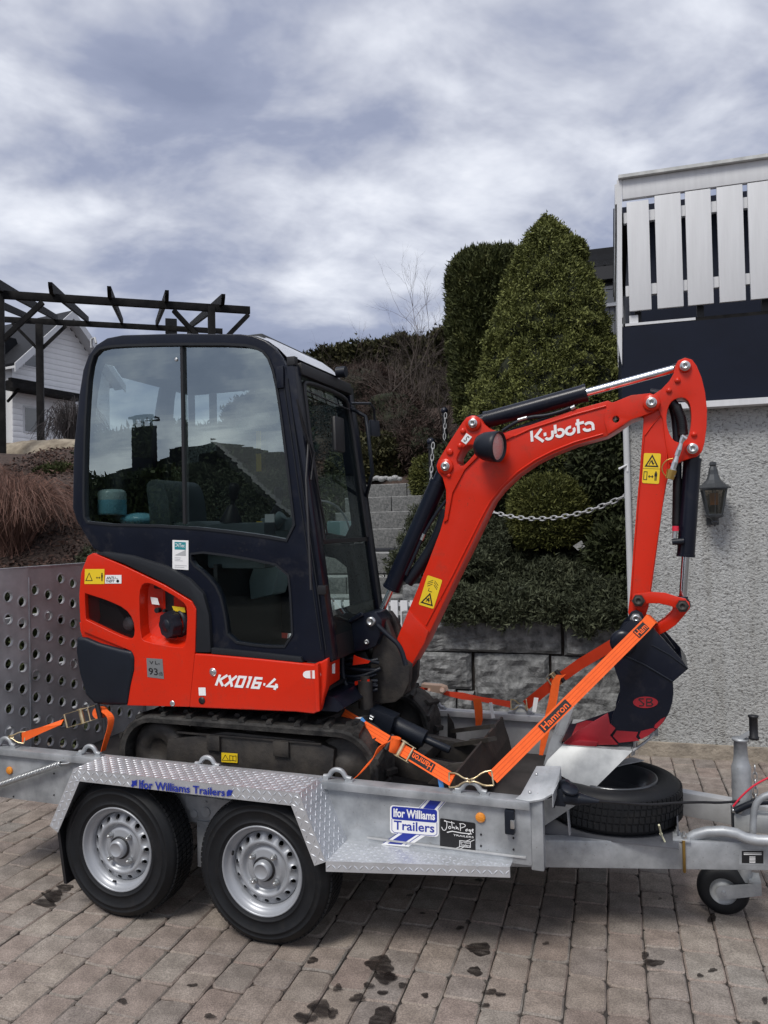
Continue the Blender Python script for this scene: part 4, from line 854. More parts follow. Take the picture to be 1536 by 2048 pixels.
# helper spring at the rear with its hook
m = MB(); a = Vector(onv(-60, 1590, NV - .03)); b = Vector(onv(122, 1527, NV - .03)); d = (b - a); x, y = ortho(d); n = 62; pts = []
for i in range(n * 10 + 1):
    t = i / (n * 10); an = 2 * math.pi * i / 10; pts.append(a + d * t + x * .0125 * math.cos(an) + y * .0125 * math.sin(an))
m.tube(pts, .0034, 5); sp = TR.part('ramp_spring', m, M['zinc'])
m = MB(); c = Vector(onv(150, 1521, NV - .01)); m.tube([b - d * .02, b + (c - b) * .5 + Vector((0, 0, -.006)), c], .005, 6); m.cyl(tuple(c), (c.x, NV + .002, c.z), .008, n=10); TR.part('spring_hook', m, M['zinc'], parent=sp)
# ---- ramp, upright at the rear, with pressed holes
RU = -3.26; m = MB(); RT = 1.50; v0, v1 = 2.78, 4.235; panels = [(2.70, 3.255), (3.265, 3.84), (3.85, 4.235)]
rp = Thing
ramp = None
for pi, (a, b) in enumerate(panels):
    m = MB(); holes = []; wn = b - a; nc = max(2, int(round(wn / .090))); 
    for i in range(nc):
        for j in range(14):
            cv = a + wn * (i + .5) / nc; cz = .44 + j * .117 - (.034 * i) + (.03 if pi == 2 else 0)
            if cz > RT - .06 or cz < .45: continue
            if pi == 1 and j == 12 and i == 1: continue
            holes.append((cv, cz))
    r = .0275
    bm_o = [(a, .40), (b, .40), (b, RT - (0.0 if pi else .004)), (a, RT)]
    mm = MB(); mm.holed([(p[0], p[1]) for p in bm_o], [ngon(h[0], h[1], r, 14) for h in holes], 0, .004)
    m.v = [(RU + p[1] + (.012 if pi == 0 else 0), p[0], p[2]) for p in mm.v]; m.f = mm.f; m.sm = mm.sm
    for h in holes:   # pressed rims
        m.add([(RU + .004 + dd_ + (.012 if pi == 0 else 0), h[0] + rr_ * math.cos(t), h[1] + rr_ * math.sin(t)) for rr_, dd_ in ((r + .006, 0), (r + .002, .005), (r - .001, .004), (r - .002, -.012)) for t in [2 * math.pi * k / 14 for k in range(14)]],
              [(q * 14 + k, q * 14 + (k + 1) % 14, (q + 1) * 14 + (k + 1) % 14, (q + 1) * 14 + k) for q in range(3) for k in range(14)], True)
    o = TR.part('ramp_panel', m, M['galvdark'], fixn=False)
m = MB(); m.box(RU - .03, RU + .006, v0 - .1, v1, RT - .004, RT + .006); m.box(RU - .03, RU + .012, v1 - .006, v1 + .012, .42, RT); m.tube([(RU + .014, 3.26, .42), (RU + .014, 3.26, RT - .05)], .009, 6); m.tube([(RU + .010, 3.845, .42), (RU + .010, 3.845, RT - .05)], .007, 6); TR.part('ramp_edge', m, M['galv'])
m = MB()
for zz in (.62, .9, 1.2): m.box(RU - .05, RU - .012, v0, v1, zz, zz + .04)
TR.part('ramp_brace', m, M['galvdark'])
# ---- front: headboard, bucket rest and winch shelf
uf = onv(1062, 1650, NV)[0]
m = MB(); m.box(uf - .004, uf + .045, NV + .004, NV + .05, .37, RZ - .002); TR.part('corner_post', m, M['galv'], bevel=.006)
# vertical side plate seen from outside: triangle gusset below the rest
pz = [onv(x, y, 3.0) for x, y in ((1066, 1606), (1196, 1592), (1150, 1612), (1068, 1662))]
# sloping bucket rest plate
q1 = onv(1124, 1487, 3.16); q2 = onv(1262, 1502, 3.16); 
hn = Vector((0, -.90, .43)); h0 = onv(1190, 1496, 3.40); hp = [onp(x, y, h0, hn) for x, y in ((1124, 1491), (1265, 1502), (1174, 1592), (1150, 1568), (1089, 1532), (1095, 1520))]
m = MB(); m.poly3(hp, (0, .006, 0)); TR.part('headboard_side', m, M['galvwhite'], bevel=.001)
m = MB(); pa = onp(1124, 1489, h0, hn); pb = onp(1264, 1500, h0, hn); pa = (pa[0], pa[1], pb[2]); m.poly3([pa, pb, (pb[0], 3.86, pb[2]), (pa[0], 3.86, pa[2])], (0, 0, -.006)); m.box(pb[0] - .004, pb[0] + .002, 3.42, 3.86, pb[2] - .03, pb[2] + .0)
TR.part('bucket_rest', m, M['galvwhite'])
m = MB(); m.box(pb[0] + .0, pb[0] + .006, 3.5, 3.86, pb[2] - .05, pb[2] + .02); m.box(pb[0] - .01, pb[0] + .10, 3.84, 3.86, pb[2] - .05, pb[2] + .10); m.tube(smoothline([(pb[0], 3.42, pb[2] - .01), (pb[0] + .06, 3.55, pb[2] + .005), (pb[0] + .08, 3.80, pb[2] - .03)], 1), .006, 6); TR.part('rest_stop', m, M['galvdark'])
# upright flange where the strap passes: sloping grey plate
fp = [onv(*p) for p in ((1112, 1530, 3.30), (1131, 1437, 3.30), (1150, 1412, 3.30), (1118, 1480, 3.30), (1125, 1492, 3.30))]
fp = [onv(x, y, 3.40) for x, y in ((1087, 1530), (1098, 1488), (1117, 1438), (1148, 1413), (1119, 1483), (1124, 1491), (1112, 1520))]
m = MB(); m.poly3(fp, (0, .008, 0)); TR.part('headboard_gusset', m, M['galv'])
fq = [onv(x, y, 3.36) for x, y in ((1108, 1484), (1121, 1446), (1150, 1412), (1128, 1484))]
fq = [onv(x, y, 3.36) for x, y in ((1111, 1470), (1133, 1415), (1148, 1415), (1128, 1471))]
m = MB(); m.poly3(fq, (0, .012, -.0)); TR.part('stop_plate', m, M['galv'], bevel=.002)
# headboard below: main bulkhead across the bed front
m = MB(); m.box(uf - .01, uf - .004, NV + .02, FV - .02, .40, RZ - .02); TR.part('headboard', m, M['galv'])
# tongue plate at near corner (hinged step plate with bolts)
tg = [onz(x, y, .70) for x, y in ((1034, 1600), (1045, 1585), (1072, 1530), (1118, 1532), (1116, 1570), (1090, 1598), (1060, 1603))]
tg = [onv(x, y, NV - .01) for x, y in ((1031, 1597), (1042, 1588), (1073, 1532), (1120, 1532), (1114, 1568), (1104, 1590), (1085, 1599), (1058, 1602))]
zt = tg[0][2]
def tgp(x, y):  # plate rising away from the rail
    return onp(x, y, (uf, NV, RZ + .012), Vector((0, -.55, .83)))
tg = [tgp(x, y) for x, y in ((1031, 1597), (1042, 1588), (1073, 1532), (1120, 1532), (1116, 1562), (1106, 1586), (1085, 1598), (1058, 1602))]
m = MB(); m.poly3(tg, (0, 0, -.008)); tp = TR.part('corner_plate', m, M['galv'], bevel=.001)
m = MB()
for x, y in ((1073, 1549), (1060, 1585)):
    q = Vector(tgp(x, y)); m.ball(tuple(q), .007, 8)
TR.part('rivet', m, M['zinc'], parent=tp)
m = MB(); a = onv(1120, 1532, 3.12); m.poly3([tgp(1120, 1532), tgp(1116, 1562), tgp(1104, 1588), tuple(Vector(tgp(1104, 1588)) - Vector((0, 0, .05))), tuple(Vector(tgp(1120, 1532)) - Vector((0, 0, .05)))], (.004, 0, 0)); TR.part('corner_bracket', m, M['galv'])
lo = [onv(x, y, 3.10) for x, y in ((1064, 1608), (1118, 1592), (1158, 1606), (1070, 1664), (1064, 1664))]
m = MB(); m.poly3(lo, (0, .006, 0)); TR.part('front_gusset', m, M['galvwhite'])
# plug socket and plug
m = MB(); c = onv(1108, 1590, 3.02); c2 = onv(1128, 1594, 3.02)
m.box(c[0] - .004, c[0] + .004, 3.0, 3.06, c[2] - .045, c[2] + .05); m.box(c[0], c[0] + .045, 3.0, 3.06, c[2] - .035, c[2] + .03); sk = TR.part('plug_socket', m, M['plastic'], bevel=.006)
m = MB(); a = onv(1128, 1594, 3.02); b = onv(1160, 1598, 3.02); d_ = onv(1198, 1603, 3.02)
m.cyl(a, b, .026, .024); m.cyl(b, d_, .022, .008); TR.part('plug', m, M['plastic'], parent=sk)
m = MB(); a = onv(1129, 1577, 3.0); m.lathe((a[0] + .02, 3.0, a[2]), (.25, -.3, 1), [(.0001, .006), (.03, .005), (.034, 0), (.03, -.006)], 18); q = onv(1130, 1574, 3.03); m.cyl((q[0], 3.02, q[2]), (q[0], 3.05, q[2]), .026, n=20); TR.part('socket_cap', m, M['plastic'], parent=sk)
# cable running forward
m = MB(); pts = [onv(1196, 1602, 3.02), onv(1245, 1606, 3.1), onv(1300, 1610, 3.2), onv(1345, 1606, 3.3), onv(1400, 1604, 3.45), onv(1448, 1606, 3.55), onv(1500, 1598, 3.58), onv(1560, 1600, 3.6)]
m.tube(smoothline(pts, 2), .0055, 8); TR.part('cable', m, M['ink'])
# ---- drawbar
def at(px, py, v): return onv(px, py, v)
m = MB(); a0 = onz(1055, 1735, .30); b0 = onz(1560, 1742, .30); a = Vector((a0[0] - .6, a0[1] - (b0[1] - a0[1]) * .6 / (b0[0] - a0[0]), .355)); b = Vector((b0[0] + .25, b0[1] + (b0[1] - a0[1]) * .25 / (b0[0] - a0[0]), .355)); mid = Vector((0, .03, 0))
m.beam(a + mid, b + mid, .06, .11); TR.part('drawbar', m, M['galv'], bevel=.008)
cv = 3.60; m = MB(); ar = Vector((a.x, 2 * cv - a.y, a.z)); br = Vector((b.x, 2 * cv - b.y, b.z)); m.beam(ar - mid, br - mid, .06, .11); TR.part('drawbar', m, M['galvdark'], bevel=.008)
# rating plate
PV = 3.30
def onbeam(x, y): 
    n_ = Vector((-(b.y - a.y), (b.x - a.x), 0)).normalized(); return onp(x, y, a + mid - n_ * .0305, n_)
Q = [onbeam(1478, 1729), onbeam(1532, 1730), onbeam(1532, 1699), onbeam(1478, 1699)]
def pl1(m, f, h): lift(m, f, [rectp(0, 0, 1, 1)], h)
def pl2(m, f, h): lift(m, f, [rectp(.1, .1, .9, .92)], h)
def pl3(m, f, h): lift(m, f, [rectp(.17, .66, .83, .71), rectp(.17, .76, .83, .80)] + [rectp(.38, .14 + k * .09, .60, .19 + k * .09) for k in range(5)], h)
decal(TR, Q, [(M['galv'], pl1), (M['ink'], pl2), (M['white'], pl3)], 'rating_plate')
# clamp plate, bolts and U-bolt
m = MB(); q = onbeam(1362, 1690); m.box(q[0] - .03, q[0] + .035, q[1] - .005, q[1] + .075, .411, .419); cl = TR.part('clamp_plate', m, M['galv'], bevel=.002)
m = MB()
for dx_, dy_ in ((-.012, .06), (.012, .01)):
    m.cyl((q[0] + dx_, q[1] + dy_, .417), (q[0] + dx_, q[1] + dy_, .432), .012, n=6, smooth=False); m.cyl((q[0] + dx_, q[1] + dy_, .43), (q[0] + dx_, q[1] + dy_, .447), .006, n=8)
TR.part('bolt', m, M['zinc'], parent=cl)
m = MB(); m.tube([(q[0] + .01, q[1] - .006, .418), (q[0] + .01, q[1] - .006, .296), (q[0] + .01, q[1] + .07, .292)], .006, 8); TR.part('u_bolt', m, M['brass'])
# jockey handle pipe: lever on the drawbar (bent tube)
m = MB(); pts = [onv(x, y, 3.32) for x, y in ((1366, 1685), (1400, 1664), (1462, 1662), (1500, 1680), (1560, 1682))]
m.tube(smoothline(pts, 1), .021, 12); TR.part('brake_strut', m, M['galv'])
m = MB(); pts = [onv(x, y, 3.45) for x, y in ((1505, 1690), (1506, 1645), (1509, 1612), (1522, 1595), (1550, 1585))]
m.tube(smoothline(pts, 1), .013, 10); TR.part('hand_brake', m, M['galv'])
# coupling housing
m = MB(); p = onv(1467, 1640, 3.56); p2 = onv(1600, 1655, 3.56); m.beam((p[0], 3.60, p[2] - .01), (p[0] + .5, 3.60, p[2] - .01), .08, .075); cp = TR.part('coupling_tube', m, M['galvwhite'], bevel=.01)
m = MB(); m.beam((p[0] - .004, 3.60, p[2] - .01), (p[0] + .0, 3.60, p[2] - .01), .09, .085); TR.part('coupling_collar', m, M['plastic'], parent=cp)
m = MB(); q = onv(1467, 1625, 3.56); c = Vector(q)
for k in range(3): m.ball((c.x + .012 * k, 3.56, c.z + .008), .011, 8)
TR.part('shackle', m, M['zinc'], parent=cp)
# spare wheel carrier plate and support
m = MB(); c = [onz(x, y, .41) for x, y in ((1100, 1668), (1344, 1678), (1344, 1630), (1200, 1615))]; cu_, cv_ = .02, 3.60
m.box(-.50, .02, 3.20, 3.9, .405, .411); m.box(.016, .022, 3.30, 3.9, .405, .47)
TR.part('spare_carrier', m, mat('dark_carrier_steel', (.11, .115, .13), .5, metal=.3, var=.2))  # dark blue-grey steel, darker than the other galvanised parts
m = MB(); a_ = onv(1135, 1612, 3.14); b_ = onv(1140, 1668, 3.14); m.beam(a_, b_, .03, .006, (1, 0, 0)); TR.part('carrier_strut', m, M['galv'])
m = MB(); p = [onz(1318, 1650, .50), onz(1322, 1668, .44), onz(1330, 1684, .41)]; m.tube(p, .004, 6); m.ball(tuple(p[1]), .007, 6); TR.part('tie_cord', m, mat('cream_cord', (.62, .60, .42), .8))
# breakaway cable
m = MB(); pts = [onv(x, y, 3.5) for x, y in ((1466, 1613), (1485, 1590), (1512, 1567), (1560, 1545))]; m.tube(smoothline(pts, 2), .004, 6); TR.part('breakaway_cable', m, M['redcable'])
m = MB(); pts = [onv(x, y, 3.55) for x, y in ((1470, 1622), (1490, 1612), (1510, 1604), (1560, 1602))]; m.tube(smoothline(pts, 2), .014, 8); TR.part('lighting_cable', m, M['plastic'])
# jockey wheel with stem, crank and fork
JV = 3.60; ju = onz(1432, 1822, 0.0)[0] + .03
m = MB(); st = onv(1483, 1560, JV); su = st[0]
zz = [onv(1483, y, JV)[2] for y in (1620, 1528, 1512, 1482)]
m.lathe((su, JV, 0), (0, 0, 1), [(.038, zz[0] - .12)] + [(.038 + .003 * (k % 2), zz[0] - .02 + k * .016) for k in range(8)] + [(.039, zz[0] + .12), (.039, zz[1] - .01), (.034, zz[1]), (.028, zz[2]), (.026, zz[3]), (.034, zz[3] + .003), (.034, zz[3] + .012), (.0001, zz[3] + .013)], 28)
js = TR.part('jockey_stem', m, M['galv'])
m = MB(); a = onv(1478, 1485, JV); b = onv(1492, 1474, JV); m.beam((su, JV, zz[3] + .012), (su + .05, JV - .02, zz[3] + .05), .035, .018); TR.part('crank_arm', m, M['galv'], parent=js, bevel=.003)
m = MB(); c = onv(1498, 1472, JV - .02); d_ = onv(1497, 1428, JV - .02)
m.lathe((su + .05, JV - .03, c[2]), (0, 0, 1), [(.0001, -.01), (.020, -.01), (.021, 0), (.017, .004), (.017, .08), (.021, .084), (.021, .09), (.0001, .092)], 18); TR.part('crank_grip', m, M['ink'], parent=js)
m = MB(); pts = [(su + .05, JV - .03, zz[1] - .01 - k * .03) for k in range(9)]
for k, p in enumerate(pts):
    c = Vector(p); a_ = Vector((1, 0, 0)) if k % 2 else Vector((0, 1, 0)); ring_ = [c + a_ * .008 * math.cos(t) + Vector((0, 0, 1)) * .02 * math.sin(t) for t in [2 * math.pi * i / 12 for i in range(12)]]; m.tube(ring_, .0028, 5, closed=True)
TR.part('safety_chain', m, M['zinc'], parent=js)
m = MB(); m.lathe((ju, JV - .035, .105), (0, 1, 0), [(.055, .0), (.075, -.004), (.095, .004), (.104, .02), (.105, .035), (.104, .05), (.095, .066), (.075, .074), (.055, .07)], 36); jt = TR.part('jockey_wheel', m, M['tyre'])
m = MB(); m.lathe((ju, JV - .035, .105), (0, 1, 0), [(.058, .002), (.056, .004), (.046, .016), (.03, .012), (.02, .004), (.0001, .002)], 30); TR.part('rim', m, M['galvwhite'], parent=jt)
m = MB(); m.poly3([(ju + .03 * math.cos(t), JV - .045, .105 + .03 * math.sin(t)) for t in [R(100 + 16 * k) for k in range(11)]] + [(ju + .145, JV - .045, .115), (ju + .145, JV - .045, .165)], (0, -.004, 0)); m.cyl((ju, JV - .06, .105), (ju, JV - .045, .105), .009, n=6, smooth=False)
m.poly3([(ju + .03 * math.cos(t), JV + .05, .105 + .03 * math.sin(t)) for t in [R(100 + 16 * k) for k in range(11)]] + [(ju + .145, JV + .05, .115), (ju + .145, JV + .05, .165)], (0, .004, 0)); m.box(ju + .10, ju + .145, JV - .045, JV + .05, .16, .166)
m.cyl((su, JV, .15), (su, JV, .5), .028, n=20); TR.part('jockey_fork', m, M['galv'], bevel=0)
# ---- spare wheel lying on the carrier
scu, scv = -.215, 3.60
SP = None
def spare():
    cu, cv = -.24, 3.50
    z0 = .412; T = Thing('spare_wheel', 'spare wheel lying flat on its carrier under the digger bucket', 'spare wheel', (cu, cv, z0))
    m = MB(); tp = [(.186, .155), (.20, .168), (.225, .172), (.25, .168), (.262, .162), (.274, .150), (.279, .13), (.281, .08), (.279, .035), (.274, .018), (.262, .008), (.2, .0)]
    m.lathe((cu, cv, z0), (0, 0, 1), tp, 72); ty = T.part('tyre', m, M['tyre'], origin=(cu, cv, z0))
    m = MB()
    for i in range(72):
        a = 2 * math.pi * i / 72
        for k, (d0, d1, rr) in enumerate([(.028, .055, .2835), (.062, .084, .285), (.09, .112, .285), (.118, .145, .2835)]):
            for r_in in (.276,):
                wv = .0092; b = []
                for rr_ in (r_in, rr):
                    for sx, zz_ in ((-1, d0), (1, d0), (1, d1), (-1, d1)):
                        b.append((cu + rr_ * math.cos(a + .02 * k + sx * wv / .29), cv + rr_ * math.sin(a + .02 * k + sx * wv / .29), z0 + zz_))
                m.add(b, [(4, 5, 6, 7), (0, 1, 5, 4), (1, 2, 6, 5), (2, 3, 7, 6), (3, 0, 4, 7)])
    T.part('tread_block', m, M['tyre'], parent=ty, kind='stuff')
    m = MB(); m.lathe((cu, cv, z0), (0, 0, 1), [(.188, .158), (.186, .166), (.180, .168), (.174, .160), (.170, .13), (.155, .12), (.148, .09), (.14, .085), (.125, .10), (.112, .105), (.095, .09), (.07, .085), (.045, .09), (.035, .05)], 64)
    T.part('rim', m, mat('dark_steel_rim', (.055, .06, .068), .3, metal=.4, coat=.4), origin=(cu, cv, z0))
    m = MB(); a_ = Vector((cu + .02, cv + .30, z0 + .13)); m.ribbon([(cu - .12, cv - .02, z0 + .17), (cu + .02, cv + .14, z0 + .178), (cu + .10, cv + .23, z0 + .176)], (.05, -.035, 0), .003); T.part('retaining_strap', m, M['galvdark'])
spare()
# ================================================================ MINI EXCAVATOR
EX = Thing('mini_excavator', 'red and black tracked mini excavator with glazed cab strapped down on the trailer', 'excavator', (-1.85, 3.59, .42))
CN, CF = 3.12, 3.84      # near and far side of the cab
# ---- tracks
def track(v0, v1, near):
    zb = .424; zt = .80 if near else .80; h = zt - zb; r1 = .165; 
    uL, uR = -2.53, -1.18
    def stadium(g, n=18):
        r = h / 2 - g; cz = zb + h / 2; P = []
        # rear sprocket circle, front idler circle
        P += [(uR - h / 2 + r * math.cos(t), cz + r * math.sin(t)) for t in [R(-90 + 180 * k / n) for k in range(n + 1)]]
        P += [(uL + h / 2 + r * math.cos(t), cz + r * math.sin(t)) for t in [R(90 + 180 * k / n) for k in range(n + 1)]]
        return P
    out = stadium(.0); inn = stadium(.034)
    m = MB(); n = len(out)
    m.add([(p[0], v0 + .006, p[1]) for p in out] + [(p[0], v1 - .006, p[1]) for p in out] + [(p[0], v0, p[1]) for p in stadium(.012)] + [(p[0], v1, p[1]) for p in stadium(.012)] + [(p[0], v0 + .004, p[1]) for p in inn] + [(p[0], v1 - .004, p[1]) for p in inn],
          [(a * n + i, a * n + (i + 1) % n, b * n + (i + 1) % n, b * n + i) for a, b in ((0, 1), (0, 2), (1, 3), (2, 4), (3, 5), (4, 5)) for i in range(n)], False)
    tb = EX.part('rubber_track', m, M['track'])
    # lugs round the belt
    L_ = []; per = 0
    for i in range(n): per += math.hypot(out[i][0] - out[(i + 1) % n][0], out[i][1] - out[(i + 1) % n][1])
    pitch = per / 44; m = MB(); acc = 0; nxt = 0; k = 0
    for i in range(n):
        a, b = Vector(out[i]), Vector(out[(i + 1) % n]); l = (b - a).length
        while nxt < acc + l and l > 1e-6:
            p = a + (b - a) * ((nxt - acc) / l); d = (b - a).normalized(); nn = Vector((d.y, -d.x))
            va, vb = (v0 + .002, v0 + (v1 - v0) * .62) if k % 2 else (v0 + (v1 - v0) * .38, v1 - .002)
            sk = .03 if k % 2 else -.03
            base = [p - d * .017, p + d * .017]; top = [p - d * .011 + nn * .016, p + d * .011 + nn * .016]
            if p.y > zb + .02:
                vs = [(q.x + (sk if vv == vb else 0) * d.x, vv, q.y + (sk if vv == vb else 0) * d.y) for vv in (va, vb) for q in (base[0], base[1], top[1], top[0])]
                m.add(vs, [(0, 1, 2, 3), (7, 6, 5, 4), (0, 4, 5, 1), (1, 5, 6, 2), (2, 6, 7, 3), (3, 7, 4, 0)])
            nxt += pitch; k += 1
        acc += l
    EX.part('track_lug', m, M['track'], parent=tb, kind='stuff')
    # frame with rollers, idler and sprocket
    m = MB(); w0, w1 = v0 + .045, v1 - .045; fz = zb + .055
    m.prism([(-2.30, fz + .02), (-1.42, fz + .02), (-1.40, fz + .22), (-1.50, fz + .25), (-1.95, fz + .26), (-2.28, fz + .20)], w0, w1); fr = EX.part('track_frame', m, M['grime'], bevel=.01)
    m = MB(); m.lathe((uL + h / 2, v0 + .05, zb + h / 2), (0, 1, 0), [(.0001, .02), (.06, .018), (.07, .0), (.13, .004), (.148, .02), (.148, .12), (.1, .13)], 24); EX.part('idler', m, M['grime'])
    m = MB(); m.lathe((uR - h / 2, v0 + .06, zb + h / 2), (0, 1, 0), [(.0001, .0), (.05, .0), (.06, .012), (.125, .014), (.145, .03), (.145, .1), (.1, .12)], 24); EX.part('sprocket', m, M['grime'])
    m = MB()
    for u in (-2.1, -1.86, -1.62): m.lathe((u, v0 + .03, fz + .03), (0, 1, 0), [(.0001, .0), (.05, .0), (.058, .02), (.058, .12), (.0001, .14)], 20)
    m.lathe((-1.85, v0 + .08, zt - .085), (0, 1, 0), [(.0001, 0), (.04, 0), (.04, .06), (.0001, .06)], 16)
    EX.part('track_roller', m, M['grime'])
    m = MB()
    m.box(-2.05, -1.98, v0 + .03, v0 + .05, fz + .17, fz + .24); m.box(-1.70, -1.62, v0 + .03, v0 + .05, fz + .17, fz + .24); m.box(-2.22, -1.46, v0 + .036, v0 + .05, fz + .235, fz + .245)
    EX.part('frame_rib', m, M['grime'], bevel=.003)
    return fr
tf = track(3.09, 3.32, True); track(3.86, 4.09, False)
Q = [onv(443, 1524, 3.13), onv(475, 1526, 3.13), onv(475, 1507, 3.13), onv(443, 1505, 3.13)]
def yl(m, f, h): lift(m, f, [rectp(0, 0, 1, 1)], h)
def tri(cx, cy, r, ay=1.): return [(cx - r, cy - r * .8 * ay), (cx + r, cy - r * .8 * ay), (cx, cy + r * ay), (cx - r, cy - r * .8 * ay)]
def yl2(m, f, h): lift(m, f, strokes([tri(.25, .45, .2, 1.6), [(.52, .2), (.52, .75), (.72, .7), (.92, .75), (.92, .2), (.72, .25), (.52, .2)], [(.72, .25), (.72, .7)]], .06, 1.7), h)
decal(EX, Q, [(M['yellow'], yl), (M['ink'], yl2)], 'warning_label')
# underbody / slew ring
m = MB(); m.prism([(-2.25, .50), (-1.45, .50), (-1.38, .62), (-1.5, .80), (-2.2, .80), (-2.32, .62)], 3.30, 3.88); m.cyl((-1.9, 3.59, .80), (-1.9, 3.59, .88), .30, n=36); EX.part('undercarriage', m, M['grime'], bevel=.006)
m = MB(); m.prism([(-2.52, .865), (-1.38, .865), (-1.35, .885), (-1.40, .93), (-2.5, .93)], 3.14, 4.06); EX.part('slew_deck', m, M['black'])
# ---- rear hood
HN, HB = 3.095, 4.075
hood = [(175, 1112), (186, 1106), (246, 1131), (328, 1170), (383, 1203), (392, 1219), (390, 1300), (379, 1414), (254, 1411), (262, 1365), (268, 1340), (268, 1314), (262, 1302), (215, 1283), (166, 1263), (160, 1240), (158, 1190), (162, 1145)]
open1 = smoothline([(x, y, 0) for x, y in [(169, 1186), (171, 1187), (190, 1193), (215, 1201), (250, 1217), (266, 1238), (270, 1268), (262, 1280), (235, 1270), (175, 1241), (172, 1239), (171, 1234)]], 1, True)
open2 = smoothline([(x, y, 0) for x, y in [(281, 1172), (292, 1165), (310, 1170), (365, 1202), (375, 1218), (372, 1290), (362, 1297), (290, 1284), (281, 1274), (278, 1200)]], 1, True)
def uz(pts, v): return UZ([(p[0], p[1]) for p in pts], v)
m = MB(); m.holed(uz(hood, HN), [uz(open1, HN), uz(open2, HN)], HN, HN + .035); hd = EX.part('hood', m, M['red'], bevel=.007, seg=3)
m = MB(); ho = uz(hood, HN); c = Vector((-2.3, 1.2))
m.prism([(c.x + (p[0] - c.x) * .985, c.y + (p[1] - c.y) * .985) for p in uz([(160, 1190), (162, 1145), (176, 1113), (187, 1107), (246, 1131), (328, 1170), (383, 1203), (392, 1219), (390, 1300), (379, 1414), (254, 1411), (166, 1400)], HN)], HN + .13, HB); 
EX.part('engine_cover', m, M['red'], bevel=.03, seg=3)
m = MB(); rc = uz([(162, 1145), (176, 1113), (187, 1107), (180, 1125), (172, 1150), (169, 1186), (173, 1239), (166, 1263), (160, 1240), (158, 1190)], HN); m.prism(rc, HN + .03, HB - .0); EX.part('rear_door', m, M['red'], bevel=.012, seg=3)
# inner dark cavity with grille behind the rear opening
m = MB(); m.prism(uz([(160, 1170), (275, 1190), (280, 1290), (160, 1250)], HN), HN + .10, HN + .128); EX.part('engine_bay', m, M['ink'])
m = MB(); q = onv(254, 1248, HN + .08); m.ball((q[0], HN + .095, q[2]), .036, 14, (1, .4, 1)); EX.part('engine_part', m, mat('cast_grey_metal', (.28, .29, .30), .45, metal=.4, var=.3, vscale=18))
m = MB(); bx0 = onv(168, 1184, HN + .02); bx1 = onv(270, 1282, HN + .02)
for k in range(-34, 40):
    for s_ in (1, -1):
        x0 = bx0[0] + k * .0085; pts = []
        a = Vector((x0, bx1[2])); b = Vector((x0 + s_ * .2, bx0[2]))
        # clip to opening polygon
        poly = uz(open1, HN + .02); ts = []
        for i in range(len(poly)):
            p = Vector(poly[i]); q = Vector(poly[(i + 1) % len(poly)]); d1 = b - a; d2 = q - p; den = d1.x * d2.y - d1.y * d2.x
            if abs(den) < 1e-9: continue
            t = ((p.x - a.x) * d2.y - (p.y - a.y) * d2.x) / den; u_ = ((p.x - a.x) * d1.y - (p.y - a.y) * d1.x) / den
            if 0 <= u_ <= 1: ts.append(t)
        if len(ts) >= 2:
            ts.sort(); p = a + (b - a) * ts[0]; q = a + (b - a) * ts[-1]
            m.tube([(p.x, HN + .025, p.y), (q.x, HN + .025, q.y)], .0011, 3, smooth=False)
EX.part('grille_mesh', m, M['ink'])
# fuel filler recess
m = MB(); o2 = uz(open2, HN); n = len(o2); cx = sum(p[0] for p in o2) / n; cz = sum(p[1] for p in o2) / n
def pocket(k, f, du=0, dz=0): return [(cx + (p[0] - cx) * f + du, HN + k, cz + (p[1] - cz) * f + dz) for p in o2]
r0, r1, r2 = pocket(.004, 1.0), pocket(.055, .93, .0, .012), pocket(.085, .62, .03, .05)
m.add(r0 + r1 + r2, [(i, (i + 1) % n, n + (i + 1) % n, n + i) for i in range(n)] + [(n + i, n + (i + 1) % n, 2 * n + (i + 1) % n, 2 * n + i) for i in range(n)] + [tuple(range(2 * n, 3 * n))]); EX.part('filler_recess', m, M['red'])
m = MB(); q = Vector(onv(338, 1250, HN + .02)); ax = Vector((-.35, -.9, -.05)).normalized(); base = q - ax * .03
m.lathe(base - ax * .01, ax, [(.070, -.03), (.070, -.005), (.060, .0)], 28)
star = [(base + ax * .046 + ortho(ax)[0] * .060 * (1 + .05 * math.cos(8 * t)) * math.cos(t) + ortho(ax)[1] * .060 * (1 + .05 * math.cos(8 * t)) * math.sin(t)) for t in [2 * math.pi * i / 48 for i in range(48)]]
low = [(base + ax * .0 + ortho(ax)[0] * .065 * (1 + .05 * math.cos(8 * t)) * math.cos(t) + ortho(ax)[1] * .065 * (1 + .05 * math.cos(8 * t)) * math.sin(t)) for t in [2 * math.pi * i / 48 for i in range(48)]]
m.add(low + star, [(i, (i + 1) % 48, 48 + (i + 1) % 48, 48 + i) for i in range(48)] + [tuple(range(48, 96))]); m.lathe(base + ax * .046, ax, [(.030, 0), (.028, .004), (.0001, .004)], 20)
EX.part('fuel_cap', m, M['plastic'], bevel=0)
m = MB(); q = onv(318, 1220, HN + .05); m.cyl((q[0], HN + .055, q[2]), (q[0], HN + .03, q[2]), .013, n=12); q = onv(331, 1221, HN + .05); m.cyl((q[0], HN + .055, q[2]), (q[0], HN + .035, q[2]), .008, n=10); EX.part('lock', m, M['ink'])
def simple(qpx, v, colour, ink=None, fn=None, name='label', parent=None):
    Q = [onv(x, y, v) for x, y in qpx]; Ls = [(M[colour], yl)]
    if fn: Ls.append((M[ink], fn))
    return decal(EX, Q, Ls, name, parent=parent)
simple([(304, 1208), (319, 1210), (315, 1196), (301, 1194)], HN + .05, 'white')
